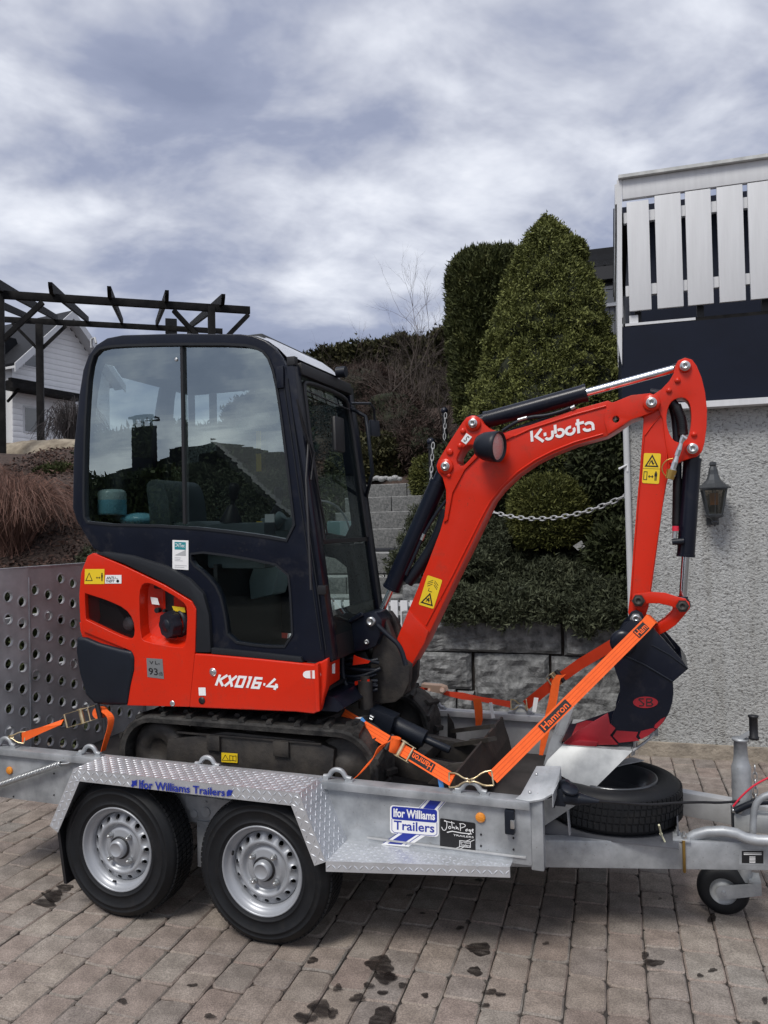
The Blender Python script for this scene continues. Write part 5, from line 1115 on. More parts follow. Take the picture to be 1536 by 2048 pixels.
simple([(348, 1222), (371, 1225), (369, 1215), (344, 1212)], HN + .05, 'yellow')
# yellow warning label and anti theft label
def warn(m, f, h):
    lift(m, f, strokes([tri(.23, .45, .16, 1.75)], .05, 1.4), h); lift(m, f, strokes([[(.6, .42), (.78, .42)], [(.64, .48), (.6, .42), (.64, .36)], [(.74, .48), (.78, .42), (.74, .36)]], .035, 1.4), h)
    lift(m, f, [ngon(.88, .70, .035, 10, .05), rectp(.84, .42, .92, .64), rectp(.85, .2, .875, .42), rectp(.885, .2, .91, .42)], h)
simple([(169, 1168), (209, 1168), (209, 1138), (170, 1138)], HN - .001, 'yellow', 'ink', warn, 'warning_label')
def anti(m, f, h): text_on(m, 'ANTI-', f, (.06, .5, .6, .82), h, .02, .3); text_on(m, 'THEFT', f, (.05, .12, .6, .44), h, .02, .3); lift(m, f, [ngon(.78, .28, .09, 12, .18)], h); lift(m, f, strokes([[(.62, .8), (.66, .55), (.8, .55)]], .05, 2), h)
simple([(210, 1167), (243, 1167), (243, 1150), (211, 1150)], HN - .001, 'white', 'ink', anti, 'anti_theft_label')
def db(m, f, h): text_on(m, '93', f, (.10, .14, .66, .50), h, .015); text_on(m, 'dB', f, (.70, .16, .95, .34), h); lift(m, f, strokes([[(.55, .88), (.55, .72), (.68, .72)], [(.2, .86), (.3, .72), (.4, .86)]], .04, .85), h); text_on(m, 'wa', f, (.70, .70, .82, .78), h)
simple([(295, 1354), (328, 1358), (325, 1318), (293, 1316)], HN - .001, 'labelgrey', 'ink', db, 'noise_label')
m = MB(); q = onv(345, 1407, HN); m.lathe((q[0], HN - .002, q[2]), (0, -1, 0), [(.014, 0), (.010, .004), (.0001, .002)], 16); EX.part('bolt', m, M['zinc'])
# counterweight
cw = [(152, 1274), (170, 1276), (196, 1287), (240, 1299), (262, 1303), (267, 1316), (266, 1340), (258, 1375), (253, 1411), (215, 1411), (187, 1408), (170, 1390), (157, 1345), (151, 1305)]
m = MB(); m.prism(uz(cw, HN - .01), HN - .01, HB + .01); EX.part('counterweight', m, M['plastic'], bevel=.022, seg=3)
m = MB(); m.prism(uz([(158, 1244), (200, 1262), (215, 1278), (240, 1288), (250, 1300), (200, 1290), (165, 1278), (160, 1262)], HN + .01), HN + .012, HN + .1); EX.part('hood_lower_trim', m, M['red'], bevel=.004)
# ---- front skirt
sk = [(389, 1307), (421, 1309), (520, 1318), (598, 1326), (627, 1329), (640, 1324), (655, 1316), (655, 1325), (652, 1372), (641, 1421), (627, 1428), (590, 1424), (520, 1421), (420, 1417), (378, 1415)]
m = MB(); m.prism(uz(sk, HN), HN, HN + .03); s1 = uz([(627, 1329), (655, 1316), (652, 1372), (641, 1421), (627, 1428)], HN)
ss = EX.part('side_skirt', m, M['red'], bevel=.008, seg=3)
# wrap-round front corner of the skirt
m = MB(); pf = onv(646, 1330, HN); fu = pf[0] - .012
top = onv(640, 1325, HN)[2]; bot = onv(632, 1426, HN)[2]
cpts = [(655 , 1316), (680, 1312), (680, 1359), (657, 1373), (641, 1423)]
cc = [onu(x, y, fu) for x, y in ((636, 1328), (672, 1309), (680, 1313), (680, 1359), (660, 1372), (650, 1400), (640, 1424))]
m.poly3(cc, (-.02, 0, 0)); EX.part('skirt_front', m, M['red'], bevel=.006)
lbl = [onu(x, y, fu + .002) for x, y in ((664, 1347), (670, 1347), (670, 1326), (664, 1329))]; decal(EX, lbl, [(M['white'], yl)], 'label')
def lamp(m, f, h): lift(m, f, [rrect(0, 0, 1, 1, .48, 2.2)], h)
Q = [onv(606, 1356, HN - .001), onv(642, 1358, HN - .001), onv(642, 1340, HN - .001), onv(606, 1342, HN - .001)]
def lampr(m, f, h): lift(m, f, [[(.42, .02), (.52, .02), (.52, .98), (.40, .98)]], h)
decal(EX, Q, [(M['white'], lamp), (mat('faded_red_print', (.55, .12, .10), .5), lampr)], 'reflective_label')
simple([(398, 1391), (412, 1391), (411, 1375), (397, 1375)], HN - .001, 'white')
m = MB(); q = onv(404, 1401, HN); m.lathe((q[0], HN - .001, q[2]), (0, -1, 0), [(.017, 0), (.017, .002), (.0001, .002)], 20); EX.part('access_plug', m, M['ink'])
m = MB(); q = onv(426, 1344, HN); m.lathe((q[0], HN - .001, q[2]), (0, -1, 0), [(.019, 0), (.012, .003), (.012, .008), (.008, .010), (.0001, .008)], 18); EX.part('bolt', m, M['zinc'])
# model number
Q = [onv(432, 1371, HN - .0012), onv(556, 1380, HN - .0012), onv(559, 1358, HN - .0012), onv(436, 1349, HN - .0012)]
def kx(m, f, h):
    g = []
    def sl(pts): return [(x + .035 * y, y) for x, y in pts]
    K = [[(.0, 0), (.0, 1)], [(.125, 1), (.03, .52), (.115, 0)]]
    X = [[(.155, 1), (.265, 0)], [(.145, 0), (.28, 1)]]
    O = [[(.325, .07), (.325, .93), (.425, .93), (.425, .07), (.325, .07)]]
    I = [[(.475, .93), (.51, .93), (.51, 0)]]
    S6 = [[(.70, .93), (.59, .93), (.59, .07), (.69, .07), (.69, .5), (.6, .5)]]
    D = [[(.745, .42), (.775, .42)]]
    F4 = [[(.90, 1), (.82, .28), (.985, .28)], [(.95, .55), (.945, 0)]]
    for s_ in (K, X, O, I, S6, D, F4):
        lift(m, f, strokes([sl(p) for p in s_], .23, 5.6), h)
decal(EX, Q, [(M['white'], kx)], 'model_number')
# ---- cab shell
cab = [(145, 1016), (147, 900), (158, 790), (166, 740), (176, 712), (192, 690), (214, 676), (245, 670), (350, 667), (480, 668), (505, 671), (530, 681), (550, 696), (565, 716), (573, 742), (590, 830), (606, 920), (622, 1020), (634, 1110), (645, 1200), (654, 1322), (630, 1325), (420, 1305), (415, 1230), (403, 1187), (375, 1158), (330, 1133), (260, 1112), (200, 1104), (186, 1097), (170, 1070), (153, 1041)]
W1 = smoothline([(x, y, 0) for x, y in [(171, 900), (174, 820), (180, 740), (192, 702), (225, 694), (350, 691), (480, 691), (520, 700), (540, 724), (555, 790), (575, 950), (590, 1082), (520, 1068), (363, 1050), (177, 1046), (169, 1030)]], 1, True)
W2 = smoothline([(x, y, 0) for x, y in [(382, 1104), (480, 1116), (574, 1136), (580, 1200), (584, 1292), (520, 1290), (458, 1280), (452, 1230), (440, 1180), (412, 1146), (384, 1126)]], 1, True)
m = MB(); m.holed(uz(cab, CN), [uz(W1, CN), uz(W2, CN)], CN, CN + .035); shell = EX.part('cab_side', m, M['black'], bevel=.006, seg=3)
m = MB(); m.holed(uz(cab, CN), [uz(W1, CN), uz(W2, CN)], CF - .035, CF); EX.part('cab_side', m, M['black'], bevel=.004)
# door frame moulding: raised band around the windows
def band(m, pts, wd, v0, v1, closed=True):
    P = [Vector((p[0], p[1])) for p in pts]; n = len(P); out = []
    c = Vector((sum(p.x for p in P) / n, sum(p.y for p in P) / n)); inn = []
    for i in range(n):
        d = (P[(i + 1) % n] - P[i - 1]).normalized(); nn = Vector((d.y, -d.x)); 
        if nn.dot(P[i] - c) < 0: nn = -nn
        out.append(P[i] + nn * wd); inn.append(P[i])
    vs = [(p.x, v1, p.y) for p in inn] + [(p.x, v0, p.y) for p in inn] + [(p.x, v0, p.y) for p in out] + [(p.x, v1, p.y) for p in out]
    m.add(vs, [(a * n + i, a * n + (i + 1) % n, b * n + (i + 1) % n, b * n + i) for a, b in ((0, 1), (1, 2), (2, 3)) for i in range(n)])
m = MB(); band(m, uz(W1, CN), .012, CN - .005, CN + .003); band(m, uz(W2, CN), .010, CN - .004, CN + .003); EX.part('window_seal', m, M['rubberseal'])
# near window glass
W1u = uz(W1, CN); mid = onv(367, 870, CN + .01)[0]
def clip(poly, x, keep_left):
    out = []; n = len(poly)
    for i in range(n):
        a, b = poly[i], poly[(i + 1) % n]; ia = (a[0] <= x) == keep_left; ib = (b[0] <= x) == keep_left
        if ia: out.append(a)
        if ia != ib: t = (x - a[0]) / (b[0] - a[0]); out.append((x, a[1] + (b[1] - a[1]) * t))
    return out
for keep, dv_ in ((True, .012), (False, .020)):
    p = clip(W1u, mid + (.004 if keep else -.004), keep); m = MB(); m.add([(a, CN + dv_, b) for a, b in p], [tuple(range(len(p)))]); EX.part('side_window', m, M['glass'], fixn=False)
a = onv(363, 693, CN); b = onv(367, 1048, CN); m = MB(); m.beam((mid, CN + .012, a[2]), (mid, CN + .012, b[2]), .014, .018, (0, 1, 0)); EX.part('window_divider', m, M['ink'])
p = uz(W2, CN); m = MB(); m.add([(a, CN + .012, b) for a, b in p], [tuple(range(len(p)))]); EX.part('side_window', m, M['glassf'], fixn=False)
p = uz(W1, CN); m = MB(); m.add([(a, CF - .02, b) for a, b in p], [tuple(range(len(p)))]); EX.part('side_window', m, M['glassf'], fixn=False)
p = uz(W2, CN); m = MB(); m.add([(a, CF - .02, b) for a, b in p], [tuple(range(len(p)))]); EX.part('side_window', m, M['glassf'], fixn=False)
m = MB(); q = onv(352, 719, CN + .01); m.lathe((q[0], CN + .012, q[2]), (0, -1, 0), [(.009, 0), (.009, .004), (.004, .005), (.0001, .004)], 14); EX.part('window_catch', m, M['zinc'])
# sealing strip between hood and cab (dark grey)
st = [(186, 1105), (210, 1103), (262, 1111), (330, 1132), (377, 1158), (405, 1187), (417, 1230), (421, 1306), (388, 1306), (391, 1240), (390, 1216), (381, 1200), (326, 1167), (246, 1128)]
m = MB(); m.prism(uz(st, HN), HN + .003, HN + .09); EX.part('cab_seal', m, M['rubberseal'], bevel=.012, seg=2)
m = MB(); q = uz([(421, 1296), (520, 1306), (600, 1315), (604, 1326), (520, 1318), (421, 1308)], HN); m.prism(q, HN + .006, HN + .03); EX.part('sill_strip', m, M['rubberseal'], bevel=.003)
# roof and rear wall following the outline
cu_ = uz(cab, CN)
def sweep(idx, v0, v1, th, name, material, bev=.003):
    P = [Vector(cu_[i]) for i in idx]; m = MB(); k = len(P); vs = []
    for i in range(k):
        d = (P[min(i + 1, k - 1)] - P[max(i - 1, 0)]).normalized(); nn = Vector((d.y, -d.x)) * th
        vs += [(P[i].x, v0, P[i].y), (P[i].x, v1, P[i].y), (P[i].x + nn.x, v1, P[i].y + nn.y), (P[i].x + nn.x, v0, P[i].y + nn.y)]
    fs = [(0, 1, 2, 3), (4 * k - 1, 4 * k - 2, 4 * k - 3, 4 * k - 4)]
    for i in range(k - 1):
        for j in range(4): fs.append((4 * i + j, 4 * i + 4 + j, 4 * i + 4 + (j + 1) % 4, 4 * i + (j + 1) % 4))
    m.add(vs, fs, True); return EX.part(name, m, material, bevel=bev)
sweep([4, 5, 6, 7, 8, 9, 10, 11, 12], CN + .03, CF - .03, .03, 'roof', M['black'], 0)
sweep([30, 31, 0, 1], CN + .03, CF - .03, .02, 'rear_wall', M['black'], 0)
sweep([1, 2, 3, 4], CN + .03, CN + .10, .03, 'rear_post', M['black'], 0); sweep([1, 2, 3, 4], CF - .10, CF - .03, .03, 'rear_post', M['black'], 0)
P = [cu_[i] for i in (1, 2, 3, 4)]; m = MB(); vs = []
for p in P: vs += [(p[0] + .012, CN + .1, p[1]), (p[0] + .012, CF - .1, p[1])]
m.add(vs, [(2 * i, 2 * i + 1, 2 * i + 3, 2 * i + 2) for i in range(3)]); EX.part('rear_window', m, M['glassf'], fixn=False)
# pale roof skin
ra, rb = cu_[8], cu_[11]
m = MB(); rp_ = [(cu_[7][0] + .03, cu_[7][1] + .001), (cu_[8][0], cu_[8][1] + .004), (cu_[10][0], cu_[10][1] + .003), (cu_[11][0], cu_[11][1] + .004), (cu_[12][0] + .002, cu_[12][1] + .004), (cu_[13][0] + .010, cu_[13][1] + .006)]
vs = []
for p in rp_:
    vs += [(p[0], CN + .035, p[1]), (p[0], CN + .09, p[1] + .016), (p[0], CF - .09, p[1] + .016), (p[0], CF - .035, p[1])]
m.add(vs, [(4 * i + j, 4 * i + 4 + j, 4 * i + 5 + j, 4 * i + 1 + j) for i in range(len(rp_) - 1) for j in range(3)], True); EX.part('roof_skin', m, mat('pale_grey_roof', (.50, .52, .56), .35, coat=.4))
# ---- cab front: plane through the near post
fa = Vector(onv(578, 735, CN)); fb = Vector(onv(656, 1322, CN)); fd = (fb - fa).normalized(); fn = Vector((-fd.z, 0, fd.x)); 
if fn.x < 0: fn = -fn
def fp(x, y, off=0): return onp(x, y, fa + fn * off, fn)
def fq(s, v, off=0):   # s along the post from top, v across
    p = fa + fd * s; return (p.x + fn.x * off, v, p.z + fn.z * off)
slen = (fb - fa).length
for vv_ in (CN + .035, CF - .035): m = MB(); m.ribbon([fq(-.02, vv_), fq(slen, vv_)], (0, .07, 0), .05); EX.part('front_post', m, M['black'], bevel=.01)
m = MB(); m.ribbon([fq(.0, CN + .06, .012), fq(.0, CF - .06, .012)], (fd.x * .06, 0, fd.z * .06), .05); EX.part('front_header', m, M['ink'], bevel=.008)
sx = (Vector(fp(660, 1083)) - fa).dot(fd)
m = MB(); m.ribbon([fq(sx, CN + .06, .0), fq(sx, CF - .06, .0)], (fd.x * .022, 0, fd.z * .022), .03); m.ribbon([fq(slen - .10, CN + .03, -.01), fq(slen - .10, CF - .03, -.01)], (fd.x * .22, 0, fd.z * .22), .03); EX.part('front_crossbar', m, M['ink'], bevel=.004)
m = MB(); m.quad(fq(.02, CN + .06, .01), fq(.02, CF - .06, .01), fq(sx, CF - .06, .01), fq(sx, CN + .06, .01)); EX.part('windscreen', m, M['glassf'], fixn=False)
m = MB(); m.quad(fq(sx, CN + .06, .008), fq(sx, CF - .06, .008), fq(slen - .1, CF - .06, .008), fq(slen - .1, CN + .06, .008)); EX.part('lower_windscreen', m, M['glassf'], fixn=False)
# rounded inner windscreen frame
m = MB(); pts = [fq(sx - .01, CN + .085, .018), fq(.08, CN + .085, .018), fq(.045, CN + .12, .018), fq(.045, CF - .14, .018), fq(.10, CF - .085, .018), fq(sx - .01, CF - .085, .018)]; m.tube(smoothline(pts, 2), .012, 8); EX.part('windscreen_seal', m, M['ink'])
m = MB(); m.tube([fq(.10, CN + .10, .03), fq(.12, CF - .12, .03)], .004, 6); EX.part('sun_visor_rail', m, M['ink'])
# wiper, door hinge strip
m = MB(); w0 = fp(594, 798, .035); w1 = fp(655, 1070, .035); wm = fp(628, 905, .04); m.tube([w0, fp(605, 850, .035), wm, fp(622, 960, .035)], .005, 6); m.tube([w0, fp(612, 860, .04), fp(626, 930, .035), w1], .004, 6); m.tube([fp(617, 880, .03), fp(612, 960, .03), fp(617, 1060, .03), fp(622, 1180, .03)], .006, 6); EX.part('wiper', m, M['ink'])
m = MB(); q = onv(562, 755, CN); m.box(q[0] - .018, q[0] + .018, CN - .012, CN, q[2] - .05, q[2] + .05); EX.part('hinge', m, M['black'], bevel=.003)
m = MB(); q = onv(607, 775, CN); 
for (x, y) in ((578, 722), (640, 1180)): p = onv(x, y, CN); m = MB(); m.box(p[0] - .01, p[0] + .03, CN - .004, CN + .03, p[2] - .02, p[2] + .02); EX.part('hinge', m, M['ink'], bevel=.003)
# vertical creases on the near front post
m = MB()
for dx_ in (-.008, -.030): m.tube([(fa.x + dx_, CN - .002, fa.z - .05), (fb.x + dx_, CN - .002, fb.z + .05)], .0028, 5)
EX.part('post_trim', m, M['rubberseal'])
# mirror arms and mirror on the far side, and handle
m = MB(); pts = [fp(694, 815, .0), fp(712, 822, .06), fp(731, 833, .10), fp(735, 855, .11), fp(745, 945, .12), fp(733, 990, .03), fp(733, 1000, 0)]; m.tube(pts, .010, 8); EX.part('grab_rail', m, M['plastic'])
m = MB(); pts = [(lambda q: q)(onu(x, y, -1.50)) for x, y in ((702, 807), (740, 807), (748, 818), (750, 850))]; m.tube(pts, .007, 8); p = onu(750, 862, -1.50); EX.part('mirror_arm', m, M['plastic'])
m = MB(); a = Vector(p); m.ribbon([a + Vector((-.005, 0, .06)), a + Vector((.0, 0, -.03))], (.03, .06, 0), .02); EX.part('mirror', m, M['plastic'], bevel=.006)
m = MB(); a = Vector(fp(674, 880, .05)); m.ribbon([Vector(fp(675, 834, .05)), Vector(fp(678, 905, .05))], (0, .12, 0), .025); EX.part('mirror', m, M['ink'], bevel=.012)
m = MB(); a = Vector(fp(674, 745, .03)); m.cyl(a, a + Vector((.05, 0, .0)), .028, n=16); EX.part('roof_lamp', m, M['plastic'])
m = MB(); a = Vector(onv(183, 684, CN + .05)); m.tube([a + Vector((0, 0, -.03)), a + Vector((-.0, 0, .015)), a + Vector((.02, 0, .02)), a + Vector((.03, 0, -.01))], .006, 6); EX.part('lifting_eye', m, M['galvdark'])
Q = [onv(345, 1138, CN - .002), onv(377, 1140, CN - .002), onv(377, 1081, CN - .002), onv(345, 1080, CN - .002)]
def it1(m, f, h): lift(m, f, [rectp(.14, .68, .84, .94)], h)
def it2(m, f, h): lift(m, f, [[(.14, .48), (.84, .48), (.84, .68)]], h); lift(m, f, strokes([[(.15, y), (.15 + l, y)] for y, l in ((.40, .4), (.35, .34), (.30, .5), (.14, .75), (.08, .6))], .012, .55), h)
def it3(m, f, h): text_on(m, 'iTec', f, (.38, .76, .78, .89), h, .01); lift(m, f, strokes([[(.2, .78), (.3, .8), (.34, .83), (.3, .87), (.2, .88)]], .02, .55), h)
decal(EX, Q, [(M['white'], yl), (M['teal'], it1), (mat('grey_print', (.42, .43, .44), .5), it2), (M['white'], it3)], 'service_label')
# ---- interior
tz = cu_[8][1]; m = MB(); m.prism([(cu_[5][0] + .10, tz - .17), (cu_[5][0] + .02, tz - .06), (cu_[5][0] + .12, tz - .03), (cu_[12][0] - .10, tz - .03), (cu_[12][0] - .06, tz - .12), (cu_[12][0] - .10, tz - .17)], CN + .06, CF - .045); EX.part('headliner', m, mat('dark_headliner', (.035, .038, .042), .8, var=.1), bevel=.01)
m = MB(); m.box(cu_[8][0] - .25, cu_[8][0] - .05, CN + .12, CN + .22, tz - .18, tz - .168); EX.part('roof_panel_latch', m, M['ink'], bevel=.003)
m = MB(); xw = onv(470, 1200, CN + .9)[0]; m.box(-2.02, -2.0, CN + .04, CF - .04, .95, 1.52); m.box(-2.0, -1.45, CN + .04, CF - .04, .945, .96); EX.part('cover_panel', m, M['ink'])  # dark panel added to cover the red engine cover behind the lower window
def iv(x, y, v): return onv(x, y, v)
m = MB(); q = uz([(200, 1045), (600, 1075), (640, 1290), (430, 1270), (330, 1130)], 3.3); m.box(-2.62, -1.60, CN + .04, CF - .04, 1.05, 1.08); EX.part('cab_floor', m, M['ink'])
a = iv(180, 1050, 3.4); m = MB(); m.prism([(-2.62, 1.62), (-2.30, 1.62), (-2.25, 1.40), (-2.55, 1.40)], CN + .04, CF - .04); m.box(-2.32, -2.25, CN + .06, CF - .06, 1.08, 1.6); EX.part('rear_shelf', m, M['ink'], bevel=.01)
sc_ = iv(370, 1010, 3.59)
su_ = sc_[0]
m = MB(); m.prism([(p[0], p[1]) for p in smoothline([(x, z, 0) for x, z in uz([(291, 972), (297, 961), (312, 958), (325, 964), (334, 985), (339, 1020), (341, 1060), (300, 1060), (296, 1010)], 3.32)], 1, True)], 3.32, 3.66); EX.part('seat_back', m, M['seat'], bevel=.025)
m = MB(); m.prism(uz([(300, 1048), (400, 1042), (420, 1052), (420, 1080), (300, 1085)], 3.34), 3.34, 3.66); EX.part('seat_cushion', m, M['seat'], bevel=.02)
for vv in (3.26, 3.72):
    m = MB(); a_ = onv(395, 1052, vv); b_ = onv(505, 1110, vv); u0_, u1_ = onv(430, 1050, 3.28)[0], onv(545, 1050, 3.28)[0]; z1_ = onv(470, 1046, 3.28)[2]
    m.box(u0_, u1_, vv - .06, vv + .06, z1_ - .22, z1_); EX.part('console', m, M['seat'], bevel=.02)
    q = onv(466, 1046, 3.28); q = (q[0], vv, q[2]); m = MB(); m.lathe(q, (.12, 0, 1), [(.055, 0), (.05, .02), (.036, .05), (.022, .08), (.014, .09)], 18); bt = EX.part('lever_boot', m, M['ink'])
    m = MB(); m.cyl((q[0] + .01, vv, q[2] + .08), (q[0] + .016, vv, q[2] + .12), .010, n=12); m.lathe((q[0] + .016, vv, q[2] + .11), (.1, 0, 1), [(.012, 0), (.020, .01), (.024, .045), (.027, .065), (.018, .082), (.0001, .086)], 16); EX.part('control_lever', m, M['ink'])
m = MB(); m.cyl(onv(548, 1050, 3.34), onv(566, 1030, 3.34), .03, n=14); m.box(onv(520, 1050, 3.36)[0], onv(570, 1050, 3.36)[0], 3.36, 3.60, onv(540, 1062, 3.36)[2], onv(540, 1036, 3.36)[2]); EX.part('monitor', m, M['trim'], bevel=.01)
m = MB(); p1 = iv(533, 1045, 3.3); m.box(p1[0], p1[0] + .05, 3.285, 3.29, p1[2], p1[2] + .04); EX.part('label', m, M['white'])
m = MB(); p1 = iv(514, 1052, 3.28); m.box(p1[0], p1[0] + .03, 3.275, 3.28, p1[2], p1[2] + .022); EX.part('label', m, M['yellow'])
m = MB(); q = iv(222, 1030, CN + .14); r_ = .075; q2 = iv(222, 1000, CN + .14); q3 = iv(222, 979, CN + .14)
m.lathe((q[0], CN + .15, 0), (0, 0, 1), [(.0001, q[2]), (.068, q[2]), (.072, q[2] + .01), (.072, q2[2])], 28); EX.part('fluid_jug', m, M['jug'])
m = MB(); m.lathe((q[0], CN + .15, 0), (0, 0, 1), [(.072, q2[2]), (.072, q3[2] - .02), (.064, q3[2] - .006), (.05, q3[2]), (.0001, q3[2])], 28); EX.part('jug_top', m, M['jugtop'])
m = MB(); q = iv(268, 1032, CN + .2); m.ball((q[0], CN + .24, q[2] - .02), .11, 14, (1, .8, .35)); EX.part('cushion', m, M['jug'])
m = MB(); q = iv(512, 960, CF - .06); 
for k in range(2): z0 = onv(518, 900 - 45 * k, CF - .05); m.box(z0[0] - .02, z0[0] + .01, CF - .05, CF - .045, z0[2] - .12, z0[2] - .02)
EX.part('label', m, M['yellow'])
m = MB(); m.prism(uz([(430, 1120), (500, 1120), (498, 1170), (450, 1168)], 3.6), 3.6, 3.75); m.prism(uz([(510, 1125), (560, 1130), (545, 1190), (500, 1200), (497, 1160)], 3.45), 3.45, 3.6); EX.part('console', m, M['trim'], bevel=.012)
m = MB(); m.tube(smoothline([fp(630, 1000, -.12), fp(665, 1005, -.14), fp(690, 1030, -.15), fp(700, 1060, -.12)], 2), .006, 6); EX.part('hand_rail', m, M['galvdark'])
m = MB(); a = fp(684, 1060, -.2); m.box(a[0] - .04, a[0] + .04, a[1] - .12, a[1] + .1, a[2] - .04, a[2] + .05); EX.part('fluid_box', m, M['jugtop'], bevel=.01)
# ---- swing bracket and front structure
BV0, BV1 = 3.50, 3.68
m = MB(); m.prism(uz([(644, 1268), (700, 1240), (728, 1226), (752, 1224), (764, 1240), (764, 1262), (752, 1292), (735, 1300), (690, 1308), (660, 1322), (644, 1340)], 3.42), 3.42, 3.58); EX.part('boom_support', m, M['black'], bevel=.012)
m = MB(); m.tube([onv(650, 1268, 3.41), onv(690, 1248, 3.41), onv(725, 1228, 3.41)], .012, 8); EX.part('support_rib', m, M['black'])
m = MB(); m.prism(uz([(735, 1232), (762, 1228), (775, 1246), (790, 1285), (803, 1318), (820, 1330), (818, 1365), (806, 1392), (790, 1405), (762, 1408), (740, 1400), (725, 1380), (740, 1340), (745, 1300), (732, 1260)], 3.47), 3.47, 3.52)
m.prism(uz([(735, 1232), (762, 1228), (775, 1246), (790, 1285), (803, 1318), (820, 1330), (818, 1365), (806, 1392), (790, 1405), (762, 1408), (740, 1400), (725, 1380), (740, 1340), (745, 1300), (732, 1260)], 3.47), 3.60, 3.64)
m.prism(uz([(738, 1300), (800, 1325), (806, 1392), (762, 1408), (728, 1380)], 3.47), 3.515, 3.605)
EX.part('swing_bracket', m, M['grime'], bevel=.008)
m = MB(); m.prism(uz([(672, 1315), (730, 1300), (745, 1330), (738, 1390), (700, 1412), (668, 1400)], 3.5), 3.5, 3.72); EX.part('swing_housing', m, M['ink'], bevel=.02)
m = MB()
for (x, y, r) in ((742, 1243, .022), (733, 1284, .012)):
    q = onv(x, y, 3.415); m.lathe((q[0], 3.42 if r < .02 else 3.46, q[2]), (0, -1, 0), [(r, 0), (r, .008 if r < .02 else .055), (r * .5, .010 if r < .02 else .057), (r * .45, .004 if r < .02 else .05), (.0001, .004 if r < .02 else .05)], 20)
EX.part('pin', m, M['zinc'])
m = MB(); rs = random.Random(5)
for k in range(9):
    y0 = 1318 + k * 8; a = onv(668, y0 + rs.randint(-4, 4), 3.45 + .02 * (k % 3)); b = onv(758 + rs.randint(-5, 5), y0 + rs.randint(-8, 8), 3.44); c_ = onv(712, y0 + rs.randint(-2, 16), 3.40); m.tube(smoothline([a, c_, b], 2), .010, 7)
m.tube(smoothline([onv(x, y, 3.40) for x, y in ((686, 1300), (684, 1340), (690, 1370), (712, 1390), (730, 1392))], 2), .012, 8)
m.tube(smoothline([onv(x, y, 3.40) for x, y in ((755, 1250), (775, 1270), (800, 1290), (812, 1330))], 2), .012, 8)
EX.part('hydraulic_hose', m, M['plastic'])
m = MB(); q = uz([(713, 1308), (722, 1312), (745, 1320), (742, 1324), (711, 1328)], 3.42); m.prism(q, 3.385, 3.392); m.prism(uz([(715, 1360), (744, 1356), (744, 1360), (715, 1368)], 3.42), 3.385, 3.392); EX.part('hose_tag', m, M['red'])
m = MB(); m.cyl(onv(655, 1394, 3.30), onv(706, 1394, 3.36), .0165, n=16); EX.part('swing_rod', m, M['chrome'])
m = MB(); m.cyl(onv(704, 1394, 3.36), onv(722, 1394, 3.38), .022, n=16); a = onv(731, 1395, 3.40); m.cyl((a[0], a[1], a[2] - .05), (a[0], a[1], a[2] + .08), .035, n=20); m.cyl((a[0], a[1], a[2] + .08), (a[0], a[1], a[2] + .10), .022, n=16); EX.part('swing_joint', m, M['grime'])
# ---- boom
BN, BF = 3.53, 3.66
bo = [(776, 1342), (779, 1325), (790, 1290), (812, 1232), (832, 1185), (858, 1120), (880, 1062), (891, 1025), (894, 1005), (893, 980), (886, 955), (877, 944), (874, 932), (878, 920), (900, 884), (925, 846), (934, 835), (947, 831), (960, 836), (968, 848), (980, 858), (995, 864), (1010, 864), (1060, 850), (1150, 819), (1216, 801), (1224, 805), (1240, 800), (1262, 791), (1300, 787), (1316, 793), (1321, 806), (1318, 818), (1303, 826), (1262, 840), (1240, 856), (1214, 872), (1150, 890), (1105, 908), (1070, 926), (1035, 950), (1005, 978), (985, 1003), (967, 1040), (943, 1090), (905, 1168), (868, 1246), (850, 1285), (822, 1333), (808, 1350), (795, 1358), (784, 1355)]
slot = smoothline([(x, y, 0) for x, y in [(913, 920), (917, 908), (928, 893), (944, 888), (956, 896), (952, 906), (934, 926), (926, 933), (917, 930)]], 1, True)
hole = [(1232 + 7 * math.cos(t), 839 + 7 * math.sin(t)) for t in [2 * math.pi * i / 14 for i in range(14)]]
m = MB(); m.holed(uz(bo, BN), [uz(slot, BN), uz(hole, BN)], BN, BF); boom = EX.part('boom', m, M['red'], bevel=.004)
# raised plate forming the lug, edge flanges
def raised(pts, t, name='boom_plate', v=None, parent=None, mt='red', bev=.003):
    v = BN if v is None else v; m = MB(); m.prism(uz(pts, v), v - t, v + .001); return EX.part(name, m, M[mt], parent=parent or boom, bevel=bev)
m = MB(); lug = [(877, 944), (874, 932), (878, 920), (900, 884), (925, 846), (934, 835), (947, 831), (960, 836), (968, 848), (980, 858), (1005, 866), (1030, 872), (985, 892), (958, 912), (930, 940), (906, 985), (896, 1040), (888, 1045), (893, 1005), (893, 980), (886, 955)]
m.holed(uz(lug, BN), [uz(slot, BN)], BN - .009, BN + .002); EX.part('boom_lug', m, M['red'], parent=boom, bevel=.0025)
raised([(1218, 802), (1226, 805), (1240, 800), (1262, 791), (1300, 787), (1316, 793), (1321, 806), (1318, 818), (1303, 826), (1262, 840), (1240, 854), (1216, 869), (1210, 840)], .010, 'boom_tip') if False else None
m = MB(); m.holed(uz([(1216, 802), (1226, 806), (1240, 800), (1262, 791), (1300, 787), (1316, 793), (1321, 806), (1318, 818), (1303, 826), (1262, 840), (1240, 854), (1216, 869), (1208, 840)], BN), [uz(hole, BN)], BN - .010, BN + .002); EX.part('boom_tip', m, M['red'], parent=boom, bevel=.0025)
raised([(776, 1342), (779, 1325), (790, 1290), (818, 1220), (858, 1262), (850, 1285), (822, 1333), (808, 1350), (795, 1358), (784, 1355)], .008, 'boom_foot')
m = MB()
